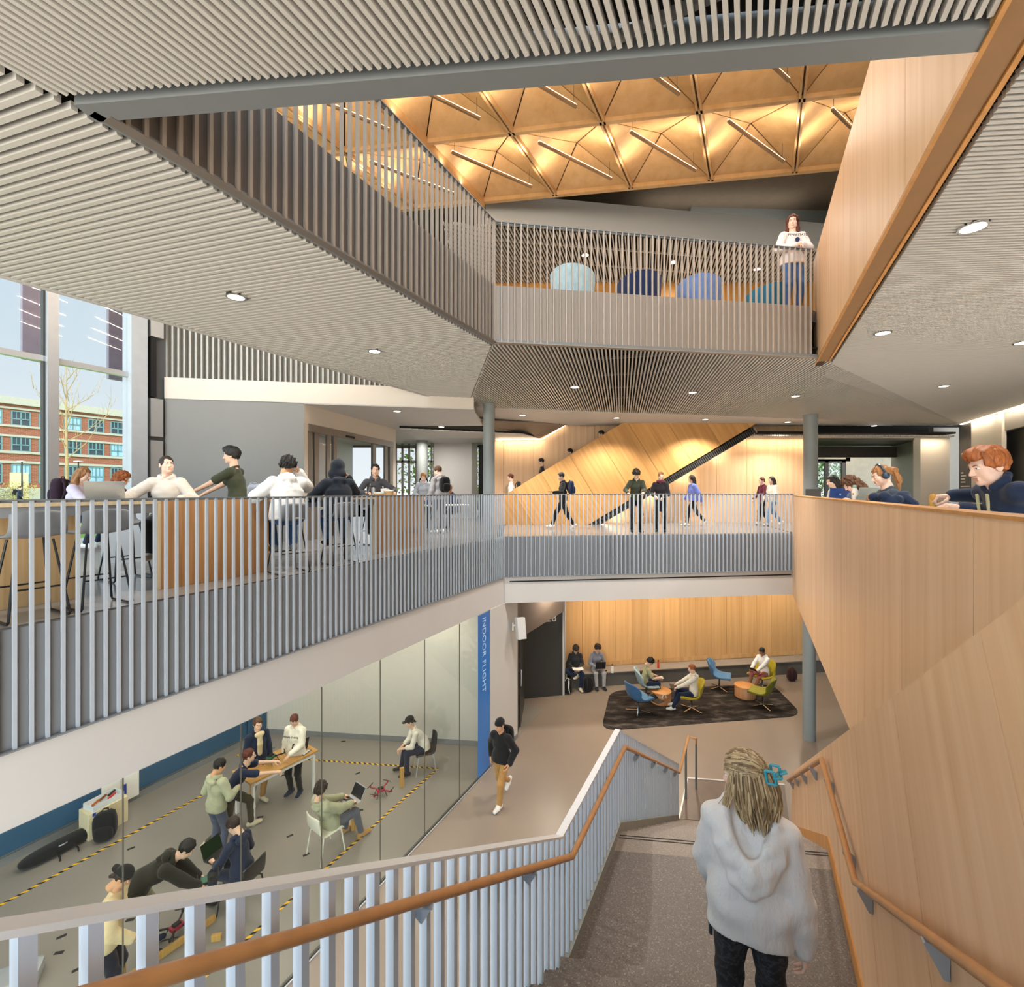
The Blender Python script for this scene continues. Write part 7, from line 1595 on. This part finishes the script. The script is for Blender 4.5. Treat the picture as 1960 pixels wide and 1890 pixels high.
for k in range(230):           # upper hair swept back to the claw
    ph = rng.uniform(0.02*math.pi, 0.98*math.pi); th = rng.uniform(0.62, 1.45)
    a0 = skull(th, ph, 1.05); pts = []
    tgt = CLIP+V3(rng.uniform(-0.02, 0.02), rng.uniform(-0.01, 0.012), rng.uniform(-0.016, 0.016))
    for i in range(9):
        t_ = i/8; q = a0*(1-t_)+tgt*t_; q = onskull(q, 0.07+0.05*rng.random()*math.sin(math.pi*t_)); pts.append(hc+Rh @ q)
    b.tube(pts, [0.0052*(0.55+0.45*math.sin(math.pi*min(1, i/8+0.15))) for i in range(9)], 5)
for k in range(620):           # lower and gathered hair falling to the shoulders
    u_ = rng.random()
    if u_ < 0.30: a0 = CLIP+V3(rng.uniform(-0.028, 0.028), rng.uniform(-0.012, 0.004), rng.uniform(-0.03, 0.01))
    else:
        ph = rng.uniform(-0.32, 0.25)*math.pi; ph = ph if rng.random() < 0.5 else math.pi-ph; left_ = math.cos(ph) < 0; th = rng.uniform(1.22 if left_ else 1.6, 2.85); a0 = skull(th, ph, 1.05)
    az = math.atan2(a0[0], -(a0[1]+0.03)); L_ = rng.uniform(0.16, 0.25); pts = []
    wob = rng.uniform(-1, 1); ph0 = rng.uniform(0, 6.3); curl = rng.uniform(0.2, 1.0)
    for i in range(11):
        t_ = i/10; dn = V3(0, 0, -L_*t_)
        r_ = 0.016*math.sin(math.pi*min(1, t_*1.1))*(1.2+0.4*wob)-0.028*curl*max(0, t_-0.62)/0.38
        dirv = V3(math.sin(az), -math.cos(az), 0); q = a0+dn+dirv*r_+V3(0.007*math.sin(ph0+7*t_), 0.007*math.cos(ph0+6*t_), 0)*t_
        if q[2] > -0.06: q = onskull(q, 0.05)
        # hair falls straight down in the world, not along the tilted head
        pts.append(hc+Rh @ q)
    b.tube(pts, [0.0048*(1.0-0.75*max(0, (i-5)/5)**1.3) for i in range(11)], 5)
for k in range(36):            # long strands in front of the left shoulder
    a0 = skull(rng.uniform(1.15, 1.4), math.pi-rng.uniform(-0.2, 0.3), 1.05); L_ = rng.uniform(0.26, 0.42); ph0 = rng.uniform(0, 6.3); pts = []; s0 = hc+Rh @ a0
    for i in range(11):
        t_ = i/10; pts.append(s0+T['rt']*(-0.035*t_-0.05*t_*t_+0.006*math.sin(ph0+6*t_))+T['fw']*(0.03*t_)+V3(0, 0, -L_*t_))
    b.tube(pts, [0.0038*(1.0-0.8*t/10) for t in range(11)], 5)
hairo = obj('hair_locks', b, mh, root, smooth=True, angle=180)
cl = thing('hair_claw', 'turquoise rectangular claw clip in the hair of the woman on the stair', 'hair clip', root.location, root.rotation_euler[2], None, HW/1.75)
TQ = plain('turquoise_plastic', '#3f9db3', 0.25)
Mc = Matrix(((Rh @ V3(1, 0, 0)).tolist(), (Rh @ V3(0, 1, 0)).tolist(), (Rh @ V3(0, 0, 1)).tolist())).transposed(); Mc3 = Mc
def hp(x, y, z): return Vector(hc+Rh @ V3(x, y, z))
for sg, nm_ in ((-1, 'jaw'), (1, 'jaw')):
    b = MB()
    for (x0, z0), (x1, z1) in (((-0.024, -0.03), (0.024, -0.03)), ((-0.024, 0.03), (0.024, 0.03)), ((-0.024, -0.03), (-0.024, 0.03)), ((0.024, -0.03), (0.024, 0.03))):
        yy = -0.150; xo = sg*0.03
        b.beam(hp(xo+0.006*sg, yy+x0*0.9+0.0, 0.045+z0), hp(xo+0.006*sg, yy+x1*0.9, 0.045+z1), 0.014, 0.011)
    obj(nm_, b, TQ, cl, bevel=0.003)
b = MB(); b.tube([hp(-0.03, -0.165, 0.045), hp(0.03, -0.165, 0.045)], 0.009, 10); b.beam(hp(-0.03, -0.17, 0.045), hp(-0.045, -0.20, 0.055), 0.03, 0.008); b.beam(hp(0.03, -0.17, 0.045), hp(0.045, -0.20, 0.055), 0.03, 0.008); obj('hinge', b, TQ, cl, bevel=0.002)
# laptop carried under the left arm
J = T['J']['L']; wl = T['world'](J['wr']+J['hy']*0.02)
lp_ = T['world']((-0.205, 0.18, 0.86))
t = thing('laptop', 'closed dark laptop carried under the left arm of the woman on the stair', 'laptop', lp_, math.radians(-27+8)); b = MB(); b.box((0.0, 0.02, 0.0), (0.016, 0.33, 0.23), Matrix.Rotation(0.18, 3, 'X')); obj('base', b, plain('laptop_slate', '#3d4247', 0.4, 0.3), t, bevel=0.004); b = MB(); b.box((-0.0095, 0.02, 0.0), (0.002, 0.32, 0.22), Matrix.Rotation(0.18, 3, 'X')); obj('lid', b, plain('laptop_slate', '#3d4247', 0.4, 0.3), t)
# ------------------------------------------------------------------ outdoors
GZ = L2-0.12
GRASS = None
m, nt, bs = newmat('lawn'); link(nt, ramp(nt, noise(nt, coords(nt), 0.6, 6, 0.7), [(0.3, lin('#6f9a35')), (0.7, lin('#9dbf4f'))]), bs.inputs['Base Color']); bs.inputs['Roughness'].default_value = 0.9; GRASS = m
b = MB(); b.prism([xy(sn(-60, -11.9)), xy(sn(90, -11.9)), xy(sn(90, -98)), xy(sn(-60, -98))], GZ-0.2, GZ); struct('ground_lawn', b, GRASS, 'green lawn outside the window wall')
b = MB(); b.prism([xy(sn(-30, -12.2)), xy(sn(60, -12.2)), xy(sn(60, -15.5)), xy(sn(-30, -15.5))], GZ, GZ+0.02); b.prism([xy(sn(8, -15.5)), xy(sn(11, -15.5)), xy(sn(40, -70)), xy(sn(36, -70))], GZ, GZ+0.02); struct('path', b, plain('path_concrete', '#cfc6b4', 0.8), 'pale concrete path')
BRK = None
m, nt, bs = newmat('brick'); br = nt.nodes.new('ShaderNodeTexBrick'); br.inputs['Scale'].default_value = 1.0; br.inputs['Color1'].default_value = lin('#8d4f39'); br.inputs['Color2'].default_value = lin('#7d4331'); br.inputs['Mortar'].default_value = lin('#9a7663'); br.inputs['Brick Width'].default_value = 0.5; br.inputs['Row Height'].default_value = 0.18; br.inputs['Mortar Size'].default_value = 0.02
link(nt, coords(nt, (1, 1, 1), rot=(math.radians(90), 0, 0)), br.inputs['Vector']); link(nt, br.outputs['Color'], bs.inputs['Base Color']); bs.inputs['Roughness'].default_value = 0.9; BRK = m
NBD = -96.0; Mb = frame(sn(0, NBD, 0), D, Z)
def bz(v, u): s = su(u, NBD); return zv(v, sn(s, NBD).y)
bd = thing('brick_building', 'long three-storey red brick building with stone bands across the lawn', 'building', sn(30, NBD, GZ), 0)
def bpart(nm, fn, mat, parent=bd):
    b = MB(); fn(b); o = obj(nm, b, mat, parent); o.matrix_parent_inverse = Matrix.Identity(4); o.matrix_local = Matrix.Translation(-(sn(30, NBD, GZ))) @ Mb if parent is bd else Matrix.Identity(4); return o
z_top, z_c = bz(760, 20), bz(774, 20); zb2, zb3, zb4 = bz(782, 20), bz(833, 20), bz(884, 20)
bpart('brick_wall', lambda b: b.box((45, 3, (GZ+z_c)/2), (90, 6, z_c-GZ)), BRK)
STN = plain('stone_band', '#a5a297', 0.8)
bpart('cornice', lambda b: b.box((45, 2.8, (z_top+z_c)/2), (90.6, 6.8, z_top-z_c)), STN)
for z0, z1 in ((bz(783, 20), bz(779, 20)), (bz(817, 20), bz(813, 20)), (bz(836, 20), bz(832, 20)), (bz(868, 20), bz(863, 20)), (bz(887, 20), bz(882, 20)), (GZ, bz(934, 20))): bpart('stone_band', lambda b: b.box((45, -0.05, (z0+z1)/2), (90, 0.3, z1-z0)), STN)
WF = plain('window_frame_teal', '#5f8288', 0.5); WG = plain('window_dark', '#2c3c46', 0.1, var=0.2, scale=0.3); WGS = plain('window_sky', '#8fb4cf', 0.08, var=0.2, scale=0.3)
s37, s139, s183 = su(37.5, NBD), su(139, NBD), su(183.5, NBD); stp = (s183-s139); ww = su(55, NBD)-su(20, NBD)
for r, (va, vb) in enumerate(((786.5, 813), (836, 863), (889, 925))):
    z0, z1 = bz(vb, 20), bz(va, 20)
    for k in range(-4, 6):
        sc_ = s139+k*stp
        if not 3 < sc_ < 88: continue
        wn = bpart('window', lambda b: [b.box((sc_+x, -0.02, (z0+z1)/2), (0.16, 0.2, z1-z0)) for x in (-ww/2, 0, ww/2)]+[b.box((sc_, -0.02, z), (ww, 0.2, 0.16)) for z in (z0, z0+(z1-z0)*0.45, z1)]+[b.box((sc_+x, -0.02, z0+(z1-z0)*0.72), (0.08, 0.15, (z1-z0)*0.55)) for x in (-ww/4, ww/4)], WF)
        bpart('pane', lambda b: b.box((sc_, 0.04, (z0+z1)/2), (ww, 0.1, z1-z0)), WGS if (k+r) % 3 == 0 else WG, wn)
bpart('doorway', lambda b: b.box((su(36, NBD), -0.1, (GZ+bz(905, 20))/2), (ww, 0.2, bz(905, 20)-GZ)), plain('lit_doorway', '#d8c79a', 0.7))
# bare tree, shrubs, lamps, walker
BARK = plain('bark', '#a38c66', 0.9, var=0.15, scale=3)
def bare_tree(label, x, y, z, h, seed, spread=1.0):
    t = thing('bare_tree', label, 'tree', (x, y, z)); r = random.Random(seed)
    b = MB(); b.tube([(0, 0, 0), (0.03, 0, h*0.3), (-0.03, 0.02, h*0.6), (0.02, 0, h)], [h*0.011, h*0.009, h*0.006, h*0.001], 8); obj('trunk', b, BARK, t, smooth=True)
    def br(b, p, d, L, rad, lv):
        pts = [p]; d = d.normalized()
        for i in range(4): d = (d+Vector((r.uniform(-.2, .2), r.uniform(-.2, .2), r.uniform(0.0, .25)))).normalized(); pts.append(pts[-1]+d*L/4)
        b.tube(pts, [rad, rad*0.8, rad*0.6, rad*0.4, rad*0.15], 5)
        if lv: 
            for i in (1, 2, 3, 4):
                if r.random() < 0.85: br(b, pts[i], d+Vector((r.uniform(-1, 1), r.uniform(-1, 1), r.uniform(0.1, .8))), L*r.uniform(0.35, 0.55), rad*0.55, lv-1)
    for k in range(15):
        f0 = 0.35+0.6*k/15; a = k*2.4; b = MB(); br(b, Vector((0, 0, h*f0)), Vector((math.cos(a), math.sin(a), 0.55+0.5*f0)), h*0.36*(1.25-f0)*spread, h*0.0035, 2); obj('branch', b, BARK, t)
    return t
Yt = 27; q = px(127, 940, Yt); bare_tree('slender bare tree on the lawn outside the window', q.x, q.y, GZ, zv(690, Yt)-GZ, 5)
def bush(label, x, y, z, rx, rz, col, n=900, seed=1, leaf=0.10, group=None, name='shrub'):
    t = thing(name, label, 'shrub' if name == 'shrub' else 'tree', (x, y, z), 0, group); r = random.Random(seed); b = MB()
    for k in range(n):
        a, c = r.uniform(0, 6.28), r.uniform(-1, 1); rr = r.random()**0.4; s_ = math.sqrt(1-c*c); p = Vector((rx*rr*s_*math.cos(a), rx*rr*s_*math.sin(a), rz*(1+rr*c*0.95)))
        d1 = Vector((r.uniform(-1, 1), r.uniform(-1, 1), r.uniform(-1, 1))).normalized(); d2 = d1.cross(Vector((r.uniform(-1, 1), r.uniform(-1, 1), 1))).normalized(); L_ = leaf*r.uniform(0.6, 1.3)
        b.add([p, p+d1*L_*0.5+d2*L_*0.3, p+d1*L_, p+d1*L_*0.5-d2*L_*0.3], [(0, 1, 2, 3)])
    obj('foliage', b, plain('foliage_'+col[1:], col, 0.8, var=0.3, scale=2), t)
    b = MB()
    for k in range(6): a = k*1.05; b.tube([(0, 0, 0), (0.3*rx*math.cos(a), 0.3*rx*math.sin(a), rz*0.8), (0.6*rx*math.cos(a), 0.6*rx*math.sin(a), rz*1.6)], [0.04, 0.03, 0.01], 5)
    obj('stem', b, BARK, t)
for i, (u, v, Y, rx, rz, col, lab_) in enumerate(((222, 925, 40, 1.9, 0.95, '#b9a184', 'pale flowering shrub on the lawn, right of the ginger girl'), (180, 930, 46, 1.6, 0.8, '#a8946f', 'pale shrub on the lawn behind the ginger girl'), (38, 915, 52, 1.6, 1.3, '#b3a35a', 'yellow-green shrub in front of the lit doorway'), (-2, 925, 50, 1.8, 0.8, '#8c8a60', 'olive shrub at the left edge of the window'))):
    q = px(u, 940, Y); bush(lab_, q.x, q.y, GZ, rx, rz, col, 700, i, 0.16)
for u, lab_ in ((42, 'lamp post on the lawn at the left pane'), (150, 'lamp post behind the lavender girl')):
    Yl = 38; q = px(u, 940, Yl); t = thing('lamp_post', lab_, 'lamp post', (q.x, q.y, GZ)); hz_ = zv(884, Yl)-GZ
    b = MB(); b.lathe([(0.06, 0), (0.045, hz_)], (0, 0, 0), 10); obj('pole', b, DARKM, t); b = MB(); b.lathe([(0.10, hz_-0.02), (0.30, hz_), (0.30, hz_+0.05), (0.08, hz_+0.09)], (0, 0, 0), 20); obj('lamp_head', b, ALU, t)
q = px(37, 940, 33); T = person('person in navy with a backpack walking across the lawn outside', (q.x, q.y), GZ, -60, H=1.62, pose='walk', top=NAV, bottom=BLKC, shoe=SB, hair=('short', 'brown'), res=0.03); worn_pack(T, 'dark backpack on the walker on the lawn', BLK)
b = MB()
for u0, u1, vb, mi in ((41, 79, 690, 0), (206, 240, 728, 0)):
    Yq = sn(su(u0, -12.3), -12.3).y; s0, s1 = su(u0, -12.3), su(u1, -12.3); b.beam(sn(s0, -12.3, 13), sn(s1, -12.3, 13), 0.10, 26-2*zv(vb, Yq))
for o_, lab_ in ((b, 'fins'),): pass
FINM = plain('plum_fin', '#8d8290', 0.5)
for (u0, u1, vb), lab_ in zip(((41, 79, 690), (206, 240, 728)), ('plum sunshade fin hanging outside the left pane', 'plum sunshade fin hanging outside beside the pale square column')):
    s0, s1 = su(u0, -12.3), su(u1, -12.3); Yq = sn((s0+s1)/2, -12.3).y; zb_ = zv(vb, Yq); b = MB(); b.beam(sn(s0, -12.3, (zb_+16)/2), sn(s1, -12.3, (zb_+16)/2), 0.10, 16-zb_); tag(obj('sunshade_fin', b, FINM), lab_, 'sunshade', 'sunshade fins')
for (x, y, s_) in ((-4.6, 26, 2), (-2.2, 28, 3)): bush('green tree outside the entrance doors, %s' % ('left one' if s_ == 2 else 'right one'), x, y, GZ, 1.9, 2.2, '#8fae4a', 900, s_, 0.22, None, 'garden_tree')
for (x, y, s_) in ((18.6, 29, 5), (21.0, 30, 6)): bush('green tree outside the far right glazed door, %s' % ('left one' if s_ == 5 else 'right one'), x, y, GZ, 2.2, 2.4, '#5f8a45', 900, s_, 0.22, None, 'garden_tree')
b = MB(); b.prism([(-14, 20.6), (24, 20.6), (24, 45), (-14, 45)], GZ-0.2, GZ); struct('ground_garden', b, GRASS, 'lawn behind the building')
# ------------------------------------------------------------------ camera, world, lamps
cam = bpy.data.cameras.new('camera'); co = bpy.data.objects.new('camera', cam); COL.objects.link(co)
cam.sensor_width = 36; cam.sensor_fit = 'HORIZONTAL'; cam.lens = 36*F/1960; cam.clip_start = 0.05; cam.clip_end = 600
cam.shift_y = (CY-945)/1960.0
co.location = (0, 0, E); co.rotation_euler = (math.radians(90), 0, 0)
SC.camera = co
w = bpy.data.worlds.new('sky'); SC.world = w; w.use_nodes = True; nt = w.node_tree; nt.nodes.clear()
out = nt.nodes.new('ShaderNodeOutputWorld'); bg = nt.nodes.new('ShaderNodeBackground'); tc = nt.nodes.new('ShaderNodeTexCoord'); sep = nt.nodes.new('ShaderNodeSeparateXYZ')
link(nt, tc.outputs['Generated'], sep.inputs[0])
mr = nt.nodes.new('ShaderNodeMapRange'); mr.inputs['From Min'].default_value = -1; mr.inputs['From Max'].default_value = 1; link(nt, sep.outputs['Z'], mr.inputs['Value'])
# clear sky; brightness behind the viewer and below the horizon is added, unseen fill
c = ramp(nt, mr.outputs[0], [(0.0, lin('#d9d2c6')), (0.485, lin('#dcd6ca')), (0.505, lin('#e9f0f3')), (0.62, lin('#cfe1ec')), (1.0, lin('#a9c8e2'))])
gr = ramp(nt, mr.outputs[0], [(0.0, (GROUND_FILL_K,)*3+(1,)), (0.48, (GROUND_FILL_K,)*3+(1,)), (0.505, (0, 0, 0, 1))])
my = nt.nodes.new('ShaderNodeMath'); my.operation = 'MULTIPLY_ADD'; my.inputs[1].default_value = -SUNSIDE_FILL_K; my.inputs[2].default_value = 0.0; my.use_clamp = False; link(nt, sep.outputs['Y'], my.inputs[0])
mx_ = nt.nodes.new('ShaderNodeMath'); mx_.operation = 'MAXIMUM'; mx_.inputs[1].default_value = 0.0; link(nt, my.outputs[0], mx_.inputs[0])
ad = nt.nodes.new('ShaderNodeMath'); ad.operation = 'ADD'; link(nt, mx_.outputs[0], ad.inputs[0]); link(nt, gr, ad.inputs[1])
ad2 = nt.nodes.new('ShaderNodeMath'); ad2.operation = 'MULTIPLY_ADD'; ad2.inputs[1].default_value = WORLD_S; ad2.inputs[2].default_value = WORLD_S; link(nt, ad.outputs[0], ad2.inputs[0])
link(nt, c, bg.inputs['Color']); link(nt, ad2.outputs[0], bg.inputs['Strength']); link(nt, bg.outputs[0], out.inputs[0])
def lamp(name, kind, loc, energy, color=(1, 1, 1), size=0.5, size_y=None, rot=None, target=None, spot=None, spread=None):
    l = bpy.data.lights.new(name, kind); l.energy = energy; l.color = color
    if kind == 'AREA':
        l.size = size
        if size_y: l.shape = 'RECTANGLE'; l.size_y = size_y
        if spread: l.spread = spread
    elif kind == 'SUN': l.angle = size
    else: l.shadow_soft_size = size
    if spot: l.spot_size = spot; l.spot_blend = 0.6
    o = bpy.data.objects.new(name, l); COL.objects.link(o); o.location = loc
    if rot is not None: o.rotation_euler = rot
    if target is not None: o.rotation_euler = (Vector(target)-Vector(loc)).to_track_quat('-Z', 'Y').to_euler()
    return o
lamp('sun', 'SUN', (0, 0, 40), SUN_S, (1, 0.95, 0.86), 0.01, target=(-17, 21, 10))
WARM = (1.0, 0.88, 0.70); NEUT = (1.0, 0.93, 0.84)
for m_, a_, b_ in LEDS:
    p = m_+(a_+b_)/2+Z*0.045; d = (b_-a_)
    o = lamp('coffer_lamp', 'AREA', p, LED_W, WARM, d.length*0.95, 0.04, spread=math.radians(165))
    o.rotation_euler = (math.radians(180), 0, -math.atan2(d.y, d.x))
for i_, p in enumerate(DLP): lamp('downlight_and_fill_lamp', 'SPOT', p-Z*0.05, DL_W*(2.2 if 6 <= i_ <= 13 else 1), NEUT, 0.08, rot=(0, 0, 0), spot=math.radians(130))
# lab ceiling panels (the room's own lamps, behind the fascia)
for s_ in (1.5, 4.0, 6.5, 9.0, 11.2):
    for n_ in (-6.6, -8.4, -10.2):
        if s_ > 10 and n_ > -7: continue
        lamp('lab_panel_lamp', 'AREA', sn(s_, n_, FB2-0.02), LAB_W, (1.0, 0.92, 0.80), 0.6, 1.2)
# ground floor lamps under the bridge and the balcony
for x_, y_ in ((1.2, 13.6), (3.2, 14.6), (5.4, 14.9), (7.6, 15.2), (9.8, 15.6)):
    lamp('lounge_lamp', 'AREA', (x_, y_, FB2-0.02), LOUNGE_W, (1.0, 0.86, 0.68), 0.3)
for m_, a_, b_ in LEDS:          # the same linear fittings also throw light down into the atrium
    d = (b_-a_); o = lamp('coffer_lamp_down', 'AREA', m_+(a_+b_)/2-Z*0.04, LEDD_W, (1, 0.9, 0.76), d.length*0.95, 0.05); o.rotation_euler = (0, 0, math.atan2(d.y, d.x))
for s_ in (2.5, 5.0, 7.5, 10.0):  # added spots without fittings, out of view, to lift the right-hand soffit
    lamp('downlight_and_fill_lamp', 'SPOT', sn(s_, 4.4, SOF-0.06), RIGHT_W, NEUT, 0.1, rot=(0, 0, 0), spot=math.radians(95))
lamp('top_wall_fill', 'AREA', (5.4, 12.05, 13.34), 14, (1, 0.95, 0.88), 4.0, 0.1, target=(5.4, 12.6, 14.6))  # added unseen fill for the dark wall above the bulkhead
for x_ in (1.0, 4.0, 7.0): lamp('top_bounce_fill', 'SPOT', (x_, 12.2, 12.55), TOP_W, NEUT, 0.1, rot=(0, 0, 0), spot=math.radians(80))  # added spots apart from the fittings, bounced off the floor to brighten the slats
# cove wash on the oak wall and the right-hand wall
for u0, u1 in ((950, 1038), (1430, 1560), (1765, 1815)):
    yq_ = 16.15 if u0 > 1700 else 16.6; a_, b_ = px(u0, 838, yq_), px(u1, 838, yq_); lamp('cove_lamp', 'AREA', (a_+b_)/2-Z*0.03+Vector((0, -0.05, 0)), COVE_W*(b_-a_).length, (1, 0.82, 0.58), (b_-a_).length, 0.06, target=(a_+b_)/2+Vector((0, 0.25, -2)))
for k in range(4):
    p = px(1180+k*65, 983-k*38.5, 16.55); lamp('cove_lamp', 'AREA', p, COVE_W, (1, 0.82, 0.58), 0.9, 0.06, target=p+Vector((0.5, 0.4, -0.8)))
for s_ in (15.5, 17.5, 19.5): lamp('cove_lamp', 'AREA', sn(s_, 6.3, SOF-0.03), COVE_W*1.5, (1, 0.85, 0.65), 1.8, 0.06, target=sn(s_, 6.5, 6.5))
lamp('recess_lamp', 'AREA', (X_(1650, 20), 20.3, 8.6), 25, (1, 0.93, 0.8), 1.5)
lamp('entry_lamp', 'AREA', (-3.2, 17.3, 8.3), 120, NEUT, 1.5)
lamp('top_lamp', 'AREA', (5, 12.6, 12.55), 60, NEUT, 2.0)
# lamps of the level behind the viewer
SC.view_settings.view_transform = 'Standard'; SC.view_settings.look = 'None'; SC.view_settings.gamma = 1.0; SC.view_settings.exposure = EXPO
SC.view_settings.use_curve_mapping = False
try:
    SC.cycles.use_denoising = True; SC.cycles.max_bounces = 8; SC.cycles.diffuse_bounces = 4; SC.cycles.transparent_max_bounces = 12; SC.cycles.caustics_reflective = False; SC.cycles.caustics_refractive = False; SC.cycles.sample_clamp_indirect = 6
except Exception: pass
